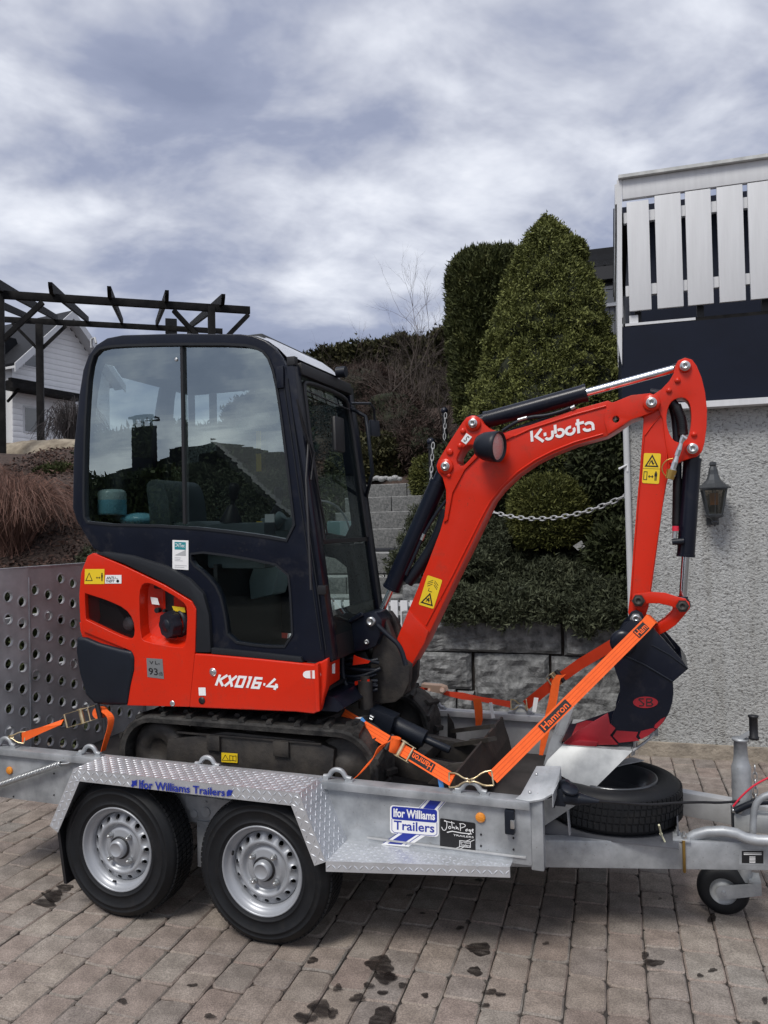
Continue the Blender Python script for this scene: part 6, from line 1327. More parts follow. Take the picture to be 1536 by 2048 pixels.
def edge(pts, off, r=.006, v=BN): m.tube([onv(x, y, v - .001) for x, y in pts], r, 6)
edge([(1030, 872), (1060, 858), (1150, 829), (1212, 812)], 0); edge([(852, 1250), (905, 1150), (960, 1040), (980, 1003), (1005, 972), (1035, 944), (1070, 920), (1105, 902), (1150, 884), (1206, 868)], 0, .005)
EX.part('weld_bead', m, M['red'], parent=boom)
def pinset(lst, v, parent, mt='zinc', boss='red', name='pin'):
    for x, y, r, rb in lst:
        if rb:
            m = MB(); q = onv(x, y, v); m.lathe((q[0], v, q[2]), (0, -1, 0), [(rb, 0), (rb, .010), (rb * .93, .014), (.0001, .014)], 26); b_ = EX.part('boss', m, M[boss], parent=parent)
        m = MB(); q = onv(x, y, v); m.lathe((q[0], v, q[2]), (0, -1, 0), [(r * 1.25, .012), (r * 1.25, .017)], 22); m.lathe((q[0], v, q[2]), (0, -1, 0), [(r * 1.25, .017), (r, .018), (r, .025), (r * .85, .027), (r * .4, .027), (r * .35, .020), (.0001, .020)], 22); EX.part(name, m, M[mt], parent=parent)
pinset([(947, 847, .017, .037), (892, 933, .017, .037), (790, 1340, .018, .036), (1303, 806, .018, .036)], BN - .008, boom)
m = MB()
for x, y, r in ((920, 892, .012), (900, 904, .016), (1, 1, 0), (898, 951, .010), (926, 862, .013)):
    if r: q = onv(x, y, BN - .009); m.lathe((q[0], BN - .009, q[2]), (0, -1, 0), [(r, 0), (r, .006), (r * .8, .009), (.0001, .009)], 16)
EX.part('boss', m, M['red'], parent=boom)
def s_lab(m, f, h): lift(m, f, strokes([smoothline([(x, y, 0) for x, y in [(.75, .75), (.5, .85), (.4, .6), (.7, .45), (.6, .2), (.3, .3)]], 1)][0:1] and [[(p[0], p[1]) for p in smoothline([(x, y, 0) for x, y in [(.75, .75), (.45, .82), (.4, .55), (.68, .4), (.5, .15), (.25, .3)]], 1)]], .1), h)
decal(EX, [onv(922, 882, BN - .011), onv(932, 889, BN - .011), onv(944, 874, BN - .011), onv(933, 866, BN - .011)], [(M['white'], yl), (M['ink'], s_lab)], 'hook_label', parent=boom)
# maker lettering in rounded stencil strokes
Q = [onv(1060, 885, BN - .0015), onv(1189, 862, BN - .0015), onv(1186, 835, BN - .0015), onv(1060, 866, BN - .0015)]
Q = [onv(1062, 888, BN - .0015), onv(1190, 860, BN - .0015), onv(1188, 832, BN - .0015), onv(1060, 862, BN - .0015)]
def kub(m, f, h):
    def arc(cx, cy, rx, ry, a0, a1, n=12): return [(cx + rx * math.cos(R(a0 + (a1 - a0) * i / n)), cy + ry * math.sin(R(a0 + (a1 - a0) * i / n))) for i in range(n + 1)]
    asp = 4.75; w = .20; A = 1 / asp
    P = [[(.022, .16), (.022, .98)], [(.185, .96), (.085, .50), (.20, -.02)],
         [(.232, .62), (.232, .36)], arc(.292, .33, .058, .26, 205, 350, 10) + [(.350, .64)],
         [(.398, 1.02), (.398, .36)], arc(.462, .34, .060, .26, -165, 120, 14),
         arc(.625, .34, .064, .26, 75, 395, 18),
         [(.752, 1.04), (.752, .02)], [(.712, .72), (.842, .72)],
         arc(.905, .34, .070, .27, 135, 0, 10) + [(.975, .02)], arc(.905, .30, .070, .22, 180, 300, 8)]
    lift(m, f, strokes(P, w, asp), h)
decal(EX, Q, [(M['white'], kub)], 'maker_lettering', parent=boom)
def yb(m, f, h): lift(m, f, [rrect(0, 0, 1, 1, .05, .55)], h)
def yb2(m, f, h):
    lift(m, f, strokes([[(.15, .1), (.85, .1), (.5, .44), (.15, .1)]], .05, .55), h); lift(m, f, strokes([[(.40, .16), (.5, .30), (.6, .16)], [(.38, .26), (.62, .22)], [(.5, .2), (.55, .3)]], .03, .55), h)
    lift(m, f, strokes([[(.15, .78), (.45, .90)], [(.15, .72), (.48, .84)], [(.2, .66), (.48, .77)], [(.55, .9), (.85, .78)], [(.55, .84), (.85, .70)], [(.58, .76), (.85, .64)], [(.35, .62), (.35, .52), (.6, .52)]], .018, .55), h)
decal(EX, [onv(837, 1209, BN - .0015), onv(867, 1218, BN - .0015), onv(885, 1160, BN - .0015), onv(855, 1150, BN - .0015)], [(M['yellow'], yb), (M['ink'], yb2)], 'warning_label', parent=boom)
# work light
q = Vector(onv(985, 893, BN - .10)); ax = Vector((.93, -.28, -.10)).normalized(); m = MB()
m.lathe(q - ax * .035, ax, [(.0001, -.055), (.025, -.052), (.050, -.035), (.064, -.005), (.068, .03), (.070, .05), (.070, .07), (.064, .072), (.060, .060)], 30); wl = EX.part('work_light', m, M['plastic'], parent=boom)
m = MB(); m.lathe(q - ax * .035, ax, [(.060, .060), (.03, .066), (.0001, .068)], 30); l_ = EX.part('lamp_lens', m, M['lens'], parent=boom)
m = MB(); a = onv(962, 912, BN - .02); b = onv(972, 905, BN - .09); m.beam(a, b, .035, .004, (0, 0, 1)); m.beam(b, (b[0] + .03, b[1], b[2] + .05), .03, .004, (0, 1, 0)); m.cyl((b[0], b[1] - .01, b[2]), (b[0], b[1] + .01, b[2]), .01, n=10); EX.part('lamp_bracket', m, M['zinc'], parent=boom)
# ---- cylinders
def ram(p0, p1, v, rb, rr, frac0, frac1, name='arm_cylinder', eye0=True):
    a = Vector(onv(*p0, v)); b = Vector(onv(*p1, v)); d = b - a
    m = MB(); m.cyl(a + d * frac0, a + d * frac1, rb, n=26); m.cyl(a + d * (frac1 - .012), a + d * (frac1 + .004), rb * 1.06, n=26); m.cyl(a + d * (frac0 + .0), a + d * (frac0 + .02), rb * 1.05, n=26)
    m.cyl((a.x, v - .04, a.z), (a.x, v + .04, a.z), rb * .95, n=20)
    m.cyl(a, a + d * frac0, rb * .8, n=16)
    c = EX.part(name, m, M['black'])
    m = MB(); m.cyl(a + d * frac1, a + d * .955, rr, n=20); EX.part('rod', m, M['chrome'], parent=c)
    m = MB(); m.cyl(a + d * .95, a + d * .99, rr * 1.25, rr * 1.3, n=16); m.cyl((b.x, v - .038, b.z), (b.x, v + .038, b.z), rr * 1.9, n=20); EX.part('rod_end', m, M['black'], parent=c)
    return c, a, d
ram((947, 847), (1370, 732), 3.60, .040, .018, .06, .555)
ram((892, 933), (757, 1236), 3.60, .044, .0165, .10, .80, 'boom_cylinder')
ram((1386, 898), (1365, 1208), 3.60, .037, .017, .06, .69, 'bucket_cylinder')
m = MB(); m.tube(smoothline([onv(x, y, 3.53) for x, y in ((1005, 862), (1030, 845), (1060, 834), (1090, 832), (1120, 824), (1140, 816))], 2), .009, 8); m.tube(smoothline([onv(x, y, 3.55) for x, y in ((1015, 866), (1060, 848), (1100, 838))], 2), .012, 8); EX.part('hydraulic_hose', m, M['plastic'])
m = MB(); m.cyl(onv(1036, 840, 3.525), onv(1054, 835, 3.525), .008, n=8); m.cyl(onv(1142, 817, 3.53), onv(1150, 813, 3.53), .010, n=8); m.cyl(onv(843, 1080, 3.52), onv(848, 1068, 3.52), .009, n=8); EX.part('hose_fitting', m, M['zinc'])
m = MB(); m.tube(smoothline([onv(x, y, 3.53) for x, y in ((893, 1000), (870, 1030), (846, 1072), (830, 1110), (812, 1150))], 2), .008, 8); m.tube(smoothline([onv(x, y, 3.62) for x, y in ((893, 1020), (878, 1070), (850, 1120), (815, 1165))], 2), .03, 8); EX.part('hydraulic_hose', m, M['plastic'])
# ---- arm
AN, AF = 3.545, 3.645
arm = [(1350, 733), (1356, 722), (1370, 716), (1384, 720), (1393, 732), (1403, 756), (1410, 785), (1414, 820), (1413, 855), (1409, 885), (1404, 903), (1394, 913), (1380, 917), (1364, 922), (1350, 930), (1338, 948), (1333, 968), (1325, 1015), (1313, 1105), (1302, 1185), (1297, 1215), (1288, 1240), (1262, 1242), (1256, 1225), (1262, 1170), (1270, 1060), (1278, 960), (1284, 880), (1287, 840), (1286, 820), (1290, 800), (1305, 790), (1325, 777), (1339, 762), (1347, 748)]
ah = smoothline([(x, y, 0) for x, y in [(1340, 806), (1352, 797), (1368, 795), (1379, 805), (1383, 828), (1381, 860), (1372, 884), (1352, 886), (1340, 872), (1333, 850), (1333, 825)]], 1, True)
m = MB(); m.holed(uz(arm, AN), [uz(ah, AN)], AN, AF); ar_ = EX.part('arm', m, M['red'], bevel=.004)
m = MB(); hp_ = [(1350, 733), (1356, 722), (1370, 716), (1384, 720), (1393, 732), (1403, 756), (1410, 785), (1414, 820), (1413, 855), (1409, 885), (1404, 903), (1394, 913), (1380, 917), (1364, 922), (1350, 930), (1338, 925), (1330, 880), (1326, 840), (1318, 822), (1305, 800), (1325, 777), (1339, 762), (1347, 748)]
m.holed(uz(hp_, AN), [uz(ah, AN)], AN - .010, AN + .002); EX.part('arm_plate', m, M['red'], parent=ar_, bevel=.0025)
pinset([(1370, 733, .017, .026), (1385, 898, .018, .028)], AN - .010, ar_)
m = MB()
for x, y in ((1355, 761), (1338, 781), (1388, 869)): q = onv(x, y, AN - .01); m.lathe((q[0], AN - .01, q[2]), (0, -1, 0), [(.013, 0), (.012, .007), (.0001, .009)], 14)
EX.part('boss', m, M['red'], parent=ar_)
m = MB(); m.tube([onv(x, y, AN - .001) for x, y in ((1325, 830), (1334, 900), (1331, 960), (1312, 1090), (1298, 1190))], .004, 6); m.tube([onv(x, y, AN - .001) for x, y in ((1288, 870), (1276, 1000), (1266, 1130), (1261, 1200))], .004, 6); m.tube(smoothline([onv(x, y, AN - .001) for x, y in ((1322, 830), (1306, 848), (1290, 870))], 1), .004, 6); EX.part('weld_bead', m, M['red'], parent=ar_)
def a2(m, f, h):
    lift(m, f, strokes([[(.15, .57), (.85, .57), (.5, .92), (.15, .57)]], .05, .6), h); lift(m, f, strokes([[(.35, .62), (.45, .75), (.55, .65), (.65, .68)], [(.5, .78), (.6, .62)]], .03, .6), h)
    lift(m, f, strokes([[(.08, .12), (.26, .12), (.26, .38), (.08, .38), (.08, .12)], [(.36, .23), (.62, .23)], [(.42, .27), (.36, .23), (.42, .19)], [(.56, .27), (.62, .23), (.56, .19)]], .025, .6), h); lift(m, f, strokes([[(0, .49), (1, .49)]], .01, .6), h)
    lift(m, f, [ngon(.78, .38, .05, 10, .03), rectp(.70, .24, .86, .35), rectp(.72, .1, .77, .25), rectp(.79, .1, .84, .25)], h)
decal(EX, [onv(1284, 966, AN - .0015), onv(1318, 968, AN - .0015), onv(1322, 907, AN - .0015), onv(1288, 906, AN - .0015)], [(M['yellow'], yb), (M['ink'], a2)], 'warning_label', parent=ar_)
# auxiliary hose and quick coupling
m = MB(); pts = [(lambda q: q)(onv(x, y, 3.56)) for x, y in ((1338, 805), (1352, 815), (1362, 835), (1366, 865), (1364, 885))]
m.tube(smoothline([onv(x, y, 3.57) for x, y in ((1300, 785), (1330, 790), (1352, 812), (1364, 840), (1366, 870))], 2), .019, 10); m.tube(smoothline([onv(x, y, 3.61) for x, y in ((1340, 800), (1350, 830), (1354, 880), (1356, 950), (1354, 1000), (1352, 1055))], 2), .017, 10)
hs = EX.part('hydraulic_hose', m, M['plastic'])
m = MB()
for P_ in (smoothline([onv(x, y, 3.57) for x, y in ((1352, 812), (1364, 840), (1366, 870))], 2), [onv(1355 - k * .08, 958 + k * 4, 3.61) for k in range(24)]):
    for i in range(len(P_) - 1):
        for t in (0, .5):
            p = Vector(P_[i]).lerp(Vector(P_[i + 1]), t); d = (Vector(P_[i + 1]) - Vector(P_[i])).normalized(); m.cyl(p - d * .002, p + d * .002, .0215 if P_[0][1] < 3.6 else .0195, n=12)
EX.part('hose_rib', m, M['ink'], parent=hs, kind='stuff')
cp_ = [onv(x, y, 3.50) for x, y in ((1366, 873), (1362, 886), (1358, 900), (1354, 912), (1350, 925), (1346, 938), (1343, 952))]
m = MB(); rr = [.010, .008, .012, .009, .013, .015, .016]
for i in range(6): m.cyl(cp_[i], cp_[i + 1], rr[i], rr[i + 1] if i % 2 else rr[i], n=6 if i % 2 == 0 else 14, smooth=i % 2 == 1)
m.cyl(onv(1363, 872, 3.50), onv(1373, 878, 3.50), .009, n=8); qc = EX.part('quick_coupling', m, M['zinc'], parent=ar_)
m = MB(); m.cyl(onv(1344, 940, 3.50), onv(1339, 958, 3.50), .021, .018, n=18); m.tube(smoothline([onv(x, y, 3.50) for x, y in ((1346, 917), (1332, 920), (1322, 935), (1328, 950), (1338, 955))], 2), .0028, 6); EX.part('coupling_cap', m, M['brass'], parent=ar_)
m = MB(); m.cyl(onv(1351, 1052, 3.56), onv(1351, 1062, 3.56), .014, n=12); EX.part('hose_band', m, M['redcable']); m = MB(); m.cyl(onv(1350, 1062, 3.56), onv(1349, 1076, 3.56), .010, n=10); EX.part('hose_fitting', m, M['zinc']); m = MB(); m.cyl(onv(1344, 1084, 3.56), onv(1368, 1082, 3.56), .014, n=12); EX.part('hose_elbow', m, M['plastic'])
# ---- links
def link(pts, v0, v1, name='bucket_link', mt='red'):
    m = MB(); m.prism(uz(pts, v0), v0, v1); return EX.part(name, m, M[mt], bevel=.005)
lk = [(1262, 1200), (1268, 1188), (1282, 1186), (1300, 1184), (1330, 1186), (1355, 1194), (1372, 1198), (1377, 1208), (1372, 1220), (1358, 1220), (1340, 1212), (1318, 1207), (1295, 1207), (1284, 1214), (1270, 1214)]
link(lk, 3.505, 3.53); link(lk, 3.66, 3.685)
l2 = [(1352, 1200), (1366, 1196), (1379, 1205), (1380, 1216), (1368, 1232), (1352, 1250), (1335, 1262), (1318, 1270), (1302, 1266), (1300, 1256), (1315, 1248), (1330, 1238), (1344, 1224)]
link(l2, 3.55, 3.64, 'link_arm')
def hexpin(x, y, r, v, name='link_bolt'):
    q = onv(x, y, v); m = MB(); m.lathe((q[0], v, q[2]), (0, -1, 0), [(r * 1.5, 0), (r * 1.5, .006)], 6, False); m.cyl((q[0], v, q[2]), (q[0], v - .012, q[2]), r * 1.35, n=6, smooth=False); m.lathe((q[0], v - .012, q[2]), (0, -1, 0), [(r, 0), (r, .008), (r * .5, .010), (r * .45, .004), (.0001, .004)], 16); return EX.part(name, m, M['grime'] if name != 'bucket_pin' else M['zinc'])
hexpin(1277, 1201, .020, 3.50); hexpin(1365, 1212, .020, 3.50)
# ---- bucket
KN, KF = 3.43, 3.77
side = [(1242, 1258), (1230, 1278), (1227, 1300), (1227, 1330), (1233, 1348), (1239, 1365), (1240, 1385), (1238, 1402), (1228, 1422), (1223, 1440), (1222, 1456), (1123, 1489), (1191, 1489), (1240, 1489), (1270, 1483), (1292, 1473), (1312, 1460), (1328, 1443), (1339, 1424), (1345, 1404), (1347, 1386), (1346, 1364), (1376, 1338), (1364, 1320), (1304, 1254), (1285, 1244), (1262, 1240)]
m = MB(); m.prism(uz(side, KN), KN, KN + .012); bk = EX.part('bucket_side', m, M['black'], bevel=.0015)
m = MB(); m.prism(uz(side, KN), KF - .012, KF); EX.part('bucket_side', m, M['black'])
def shellstrip(px, v0, v1, th, name, mt):
    P = [Vector(p) for p in uz(px, KN)]; m = MB(); k = len(P); vs = []
    for i in range(k):
        d = (P[min(i + 1, k - 1)] - P[max(i - 1, 0)]).normalized(); nn = Vector((-d.y, d.x)) * th
        vs += [(P[i].x, v0, P[i].y), (P[i].x, v1, P[i].y), (P[i].x + nn.x, v1, P[i].y + nn.y), (P[i].x + nn.x, v0, P[i].y + nn.y)]
    fs = [(0, 1, 2, 3), (4 * k - 1, 4 * k - 2, 4 * k - 3, 4 * k - 4)] + [(4 * i + j, 4 * i + 4 + j, 4 * i + 4 + (j + 1) % 4, 4 * i + (j + 1) % 4) for i in range(k - 1) for j in range(4)]
    m.add(vs, fs); return EX.part(name, m, mt)
shellstrip([(1123, 1489), (1191, 1489), (1240, 1489), (1270, 1483), (1292, 1473), (1312, 1460), (1328, 1443), (1339, 1424), (1345, 1404), (1347, 1386), (1346, 1364)], KN + .012, KF - .012, .010, 'bucket_shell', M['black'])
m = MB(); m.prism(uz([(1346, 1364), (1376, 1338), (1364, 1320), (1345, 1338), (1300, 1310), (1240, 1300), (1228, 1310), (1300, 1340)], KN), KN + .012, KF - .012); EX.part('bucket_top', m, M['black'])
# coupling ears and ridge
m = MB(); ears = [(1257, 1232), (1262, 1224), (1272, 1220), (1284, 1226), (1289, 1240), (1302, 1252), (1330, 1282), (1352, 1312), (1300, 1312), (1240, 1300), (1230, 1280), (1244, 1256), (1256, 1252)]
m.prism(uz(ears, 3.49), 3.49, 3.515); m.prism(uz(ears, 3.49), 3.675, 3.70); EX.part('bucket_ear', m, M['black'], bevel=.003)
m = MB(); m.tube([onv(1242, 1308, KN - .002), onv(1290, 1330, KN - .002), onv(1345, 1363, KN - .002)], .004, 6); m.tube([onv(1303, 1290, KN - .002), onv(1340, 1310, KN - .002), onv(1376, 1337, KN - .002)], .003, 6); m.tube([onv(1309, 1262, 3.488), onv(1340, 1293, 3.488), onv(1364, 1322, KN)], .003, 6); EX.part('bucket_rib', m, M['plastic'], parent=bk)
hexpin(1272, 1237, .018, 3.488, 'bucket_pin'); hexpin(1303, 1269, .020, 3.488, 'bucket_pin')
m = MB(); q = onv(1246, 1285, KN - .001); m.lathe((q[0], KN - .001, q[2]), (0, -1, 0), [(.055, -.002), (.05, .012), (.03, .016), (.0001, .016)], 24); EX.part('bucket_boss', m, M['black'], parent=bk)
# red cutting edge and wear pads
M['darkred'] = mat('crimson_paint', (.27, .008, .016), .42, coat=.3, var=.2, vscale=8)
m = MB(); m.prism(uz([(1123, 1489), (1154, 1462), (1216, 1425), (1220, 1446), (1231, 1456), (1220, 1470), (1236, 1488), (1191, 1489)], KN), KN - .012, KN + .001); EX.part('cutting_edge', m, M['darkred'], parent=bk, bevel=.002)
m = MB(); m.prism(uz([(1123, 1489), (1158, 1478), (1196, 1481), (1194, 1490)], KN), KN - .022, KF + .0); EX.part('cutting_edge', m, M['darkred'], bevel=.002)
for pts in ([(1226, 1472), (1233, 1461), (1276, 1464), (1272, 1474), (1279, 1481), (1238, 1485)], [(1278, 1471), (1282, 1462), (1306, 1456), (1311, 1459), (1296, 1471), (1282, 1478)], [(1308, 1455), (1310, 1449), (1322, 1438), (1331, 1434), (1327, 1443), (1314, 1457)]):
    m = MB(); m.prism(uz(pts, KN), KN - .003, KN + .001); EX.part('wear_mark', m, M['darkred'], parent=bk)
Q = [onv(1266, 1416, KN - .002), onv(1316, 1416, KN - .002), onv(1316, 1393, KN - .002), onv(1266, 1393, KN - .002)]
def sb1(m, f, h): lift(m, f, [ngon(.5, .5, .5, 36)], h)
def sb2(m, f, h): lift(m, f, strokes([[(.44, .8), (.26, .8), (.24, .72), (.44, .36), (.40, .2), (.24, .2)], [(.55, .2), (.55, .8), (.74, .8), (.77, .68), (.70, .52), (.79, .34), (.74, .2), (.55, .2)], [(.56, .5), (.7, .5)]], .10, 2.1), h)
decal(EX, Q, [(M['darkred'], sb1), (M['ink'], sb2)], 'bucket_emblem', parent=bk)
# ---- dozer blade and arms
bu = -.83; m = MB()
prof = [(bu + .02, .43), (bu + .035, .47), (bu + .02, .54), (bu + .0, .60), (bu - .01, .648), (bu - .02, .648), (bu - .012, .60), (bu + .005, .54), (bu + .02, .47), (bu + .005, .43)]
m.prism(prof, 3.08, 4.10); EX.part('dozer_blade', m, M['blade'])
m = MB(); 
for v in (3.42, 3.78): m.beam((-1.5, v, .60), (-.86, v, .53), .05, .10)
m.beam((-1.12, 3.40, .57), (-1.12, 3.80, .57), .06, .06)
m.prism([(-1.05, .50), (-.85, .50), (-.84, .62), (-.95, .60)], 3.38, 3.40); m.prism([(-1.05, .50), (-.85, .50), (-.84, .62), (-.95, .60)], 3.80, 3.82)
EX.part('blade_arm', m, M['grime'], bevel=.006)
m = MB(); a = onv(762, 1436, 3.45); b = onv(900, 1500, 3.45); m.cyl(a, onv(850, 1478, 3.45), .042, n=22); m.cyl(onv(850, 1478, 3.45), b, .018, n=14); m.beam(onv(742, 1428, 3.43), onv(790, 1448, 3.43), .09, .085); EX.part('blade_cylinder', m, M['plastic'], bevel=.003)
m = MB(); m.poly3([onv(895, 1427, 4.0), onv(906, 1445, 4.0), onv(912, 1470, 4.0), onv(912, 1500, 4.0), onv(895, 1500, 4.0)], (0, .01, 0)); m.beam(onv(905, 1462, 3.9), onv(985, 1452, 3.7), .03, .02); m.beam(onv(905, 1490, 3.8), onv(985, 1478, 3.6), .05, .02); EX.part('blade_guard', m, M['grime'])
m = MB(); m.cyl(onv(740, 1432, 3.38), onv(747, 1436, 3.38), .008, n=8); m.cyl(onv(738, 1437, 3.38), onv(745, 1440, 3.38), .008, n=8); EX.part('hose_fitting', m, M['zinc'])

# ================================================================ RATCHET STRAPS
def facing(path, wd):
    out = []
    for i in range(len(path)):
        d = Vector(path[min(i + 1, len(path) - 1)]) - Vector(path[max(i - 1, 0)]); c = Vector(path[i]) - Vector((0, 0, CAMZ)); w_ = d.cross(c).normalized() * wd
        if w_.z < 0: w_ = -w_
        out.append(w_)
    return out
def webbing(T, path, wd, mt='orange', th=.0035, name='webbing', parent=None):
    m = MB(); w_ = facing(path, wd); m.ribbon(path, w_, th); o = T.part(name, m, M[mt], parent=parent)
    m = MB()
    for s_ in (-.28, .0, .28):
        pp = []
        for i in range(len(path)):
            d = Vector(path[min(i + 1, len(path) - 1)]) - Vector(path[max(i - 1, 0)]); n_ = d.cross(w_[i]).normalized(); c = Vector(path[i]) - Vector((0, 0, CAMZ))
            if n_.dot(c) > 0: n_ = -n_
            pp.append(Vector(path[i]) + w_[i] * s_ + n_ * (th / 2 + .0002))
        m.ribbon(pp, [w * .045 for w in w_], .0006)
    if mt == 'orange': T.part('stripe', m, M['orangedark'], parent=o)
    return o
def hook(T, p, toward, wd, r=.0038):
    p = Vector(p); d = (Vector(toward) - p).normalized(); c = p - Vector((0, 0, CAMZ)); w_ = d.cross(c).normalized() * wd * .55; m = MB()
    for s_ in (1, -1): m.tube(smoothline([p + d * .075 + w_ * s_, p + d * .04 + w_ * s_ * .9, p + d * .01 + w_ * s_ * .25, p - d * .012 + w_ * s_ * .15, p - d * .02 + w_ * s_ * .2 + Vector((0, .012, -.012)), p + Vector((0, .02, -.008))], 1), r, 6)
    m.tube([p + d * .075 + w_, p + d * .075 - w_], r, 6); return T.part('hook', m, M['yzinc'])
def ratchet(T, p, d, wd, L_=.12, extra=True):
    p = Vector(p); d = Vector(d).normalized(); c = (p - Vector((0, 0, CAMZ))).normalized(); w_ = d.cross(c).normalized(); n_ = w_.cross(d).normalized()
    if n_.dot(c) > 0: n_ = -n_
    m = MB()
    for s_ in (1, -1):
        q = p + w_ * s_ * wd * .62
        pts = [q - d * L_ * .5, q - d * L_ * .3 + n_ * .02, q + n_ * .024, q + d * L_ * .25 + n_ * .012, q + d * L_ * .5 + n_ * .014, q + d * L_ * .5 - n_ * .004, q - n_ * .008, q - d * L_ * .5 - n_ * .006]
        m.poly3(pts, w_ * s_ * .003)
    for t, r in ((-.45, .005), (.0, .011), (.47, .005), (.2, .004)):
        m.cyl(p + d * L_ * t - w_ * wd * .66 + n_ * .006, p + d * L_ * t + w_ * wd * .66 + n_ * .006, r, n=10)
    for s_ in (1, -1): m.lathe(p + w_ * s_ * wd * .63 + n_ * .006, w_ * s_, [(.0001, .006), (.016, .006), (.019, .004), (.019, 0)], 14, False)
    o = T.part('ratchet', m, M['yzinc'])
    m = MB(); m.cyl(p + d * L_ * .50 - w_ * wd * .7 + n_ * .016, p + d * L_ * .50 + w_ * wd * .7 + n_ * .016, .012, n=12); T.part('ratchet_handle', m, M['ink'], parent=o)
    return o
def print_on(T, path, t0, t1, wd, body, flip=False, parent=None):
    a = Vector(path[0]); b = Vector(path[-1]); d = b - a; c = a.lerp(b, (t0 + t1) / 2) - Vector((0, 0, CAMZ)); w_ = d.cross(c).normalized() * wd
    if w_.z < 0: w_ = -w_
    n_ = -c.normalized() * .0035
    p0, p1 = a + d * t0 + n_, a + d * t1 + n_
    q = [p0 - w_ * .36, p1 - w_ * .36, p1 + w_ * .36, p0 + w_ * .36]
    if (Vector(q[1]) - Vector(q[0])).x < 0: q = [q[1], q[0], q[3], q[2]]
    if flip: q = [q[2], q[3], q[0], q[1]]
    f = qmap(q); m = MB(); lift(m, f, [rectp(0, 0, 1, 1)], .0006); o = T.part('print_block', m, M['ink'], parent=parent, fixn=False)
    m = MB(); text_on(m, body, f, (.06, .12, .94, .88), .0014, bold=.015); T.part('lettering', m, M['orange'], parent=parent, fixn=False)
G = 'orange ratchet straps tying the excavator to the trailer'
p_ring = rings[4]; ru = p_ring[1]
# bucket strap, near side
a = Vector((ru + .045, NV, RZ + .07)); lo = Vector(onv(985, 1556, NV + .02)); hi = Vector(onv(1292, 1250, 3.40))
S1 = Thing('ratchet_strap', 'long orange strap from the near rail up to the top of the digger bucket', 'strap', tuple(lo), group=G)
pth = [lo + (hi - lo) * t for t in np.linspace(0, 1, 9)]; wb = webbing(S1, pth, .05)
print_on(S1, [lo, hi], .30, .475, .05, 'Hamron', parent=wb); print_on(S1, [lo, hi], .93, 1.0, .05, 'Ham', parent=wb)
hook(S1, (ru + .012, NV + .005, RZ + .055), lo, .05)
m = MB(); m.ribbon([hi, hi + Vector((.02, .03, .022)), hi + Vector((.03, .2, .0))], [Vector((.035, 0, -.035))] * 3, .0035); S1.part('webbing', m, M['orange'])
# track strap, near side
lo2 = Vector(onv(905, 1560, NV + .02)); hi2 = Vector(onv(686, 1428, 3.32)); rp2 = lo2.lerp(hi2, .42)
S2 = Thing('ratchet_strap', 'orange strap with open ratchet, from near rail back beside the rubber track', 'strap', tuple(lo2), group=G)
w2 = webbing(S2, [lo2 + (hi2 - lo2) * t for t in np.linspace(0, 1, 8)], .05); print_on(S2, [lo2, hi2], .15, .34, .05, 'Hamron', flip=True, parent=w2); ratchet(S2, rp2, hi2 - lo2, .05, .13)
m = MB(); n_ = (rp2 - Vector((0, 0, CAMZ))).normalized() * -.02; m.cyl(rp2 + (hi2 - lo2).normalized() * .055 + n_ + Vector((.0, 0, -.03)), rp2 + (hi2 - lo2).normalized() * .055 + n_ + Vector((.012, 0, .03)), .022, n=16); S2.part('webbing_roll', m, M['orange'])
hook(S2, (ru - .018, NV + .005, RZ + .052), lo2, .05)
tail = [onv(x, y, 3.05) for x, y in ((782, 1480), (764, 1490), (752, 1510), (735, 1530), (712, 1554))]; m = MB(); tl = smoothline(tail, 2); m.ribbon(tl, [Vector((.012 + .014 * math.sin(i * .35), .03, .01)) for i in range(len(tl))], .003); S2.part('webbing_tail', m, M['orange'])
m = MB(); q = [onv(x, y, 3.25) for x, y in ((710, 1436), (724, 1434), (738, 1450), (728, 1453))]; m.poly3(q, (0, .002, 0)); S2.part('care_tag', m, M['blue']); m = MB(); q = [onv(x, y, 3.248) for x, y in ((706, 1441), (712, 1435), (724, 1434), (718, 1441))]; m.poly3(q, (0, .001, 0)); S2.part('care_tag', m, M['white'])
m = MB(); q = [onv(x, y, 2.99) for x, y in ((874, 1551), (884, 1558), (889, 1578), (879, 1577))]; m.poly3(q, (0, .002, 0)); S2.part('care_tag', m, M['blue'])
# far side straps
fr_ = rings[6][1]
S3 = Thing('ratchet_strap', 'orange strap along the far side rail with its ratchet in front of the granite wall', 'strap', onv(1028, 1412, 4.2), group=G)
pth = [onv(x, y, 4.18) for x, y in ((1022, 1409), (960, 1398), (925, 1392), (900, 1388), (868, 1380), (806, 1372))]
m = MB(); ws = facing(pth, .05); ws = [w * k for w, k in zip(ws, (.7, .5, .75, .55, .3, .12))]; m.ribbon(pth, ws, .0035); S3.part('webbing', m, M['redstrap'])
a = Vector(onv(868, 1377, 4.12)); m = MB(); q = [onv(x, y, 4.12) for x, y in ((843, 1368), (862, 1370), (880, 1371), (890, 1375), (892, 1382), (886, 1388), (872, 1385), (858, 1382), (856, 1376), (842, 1374))]; m.poly3(q, (0, -.004, 0)); m.poly3(q, (0, .05, 0)); m.cyl(onv(884, 1380, 4.11), onv(884, 1380, 4.20), .013, n=12); m.cyl(onv(858, 1380, 4.11), onv(858, 1380, 4.20), .008, n=10); S3.part('ratchet', m, mat('pale_brass_plate', (.78, .55, .42), .4, metal=.5))
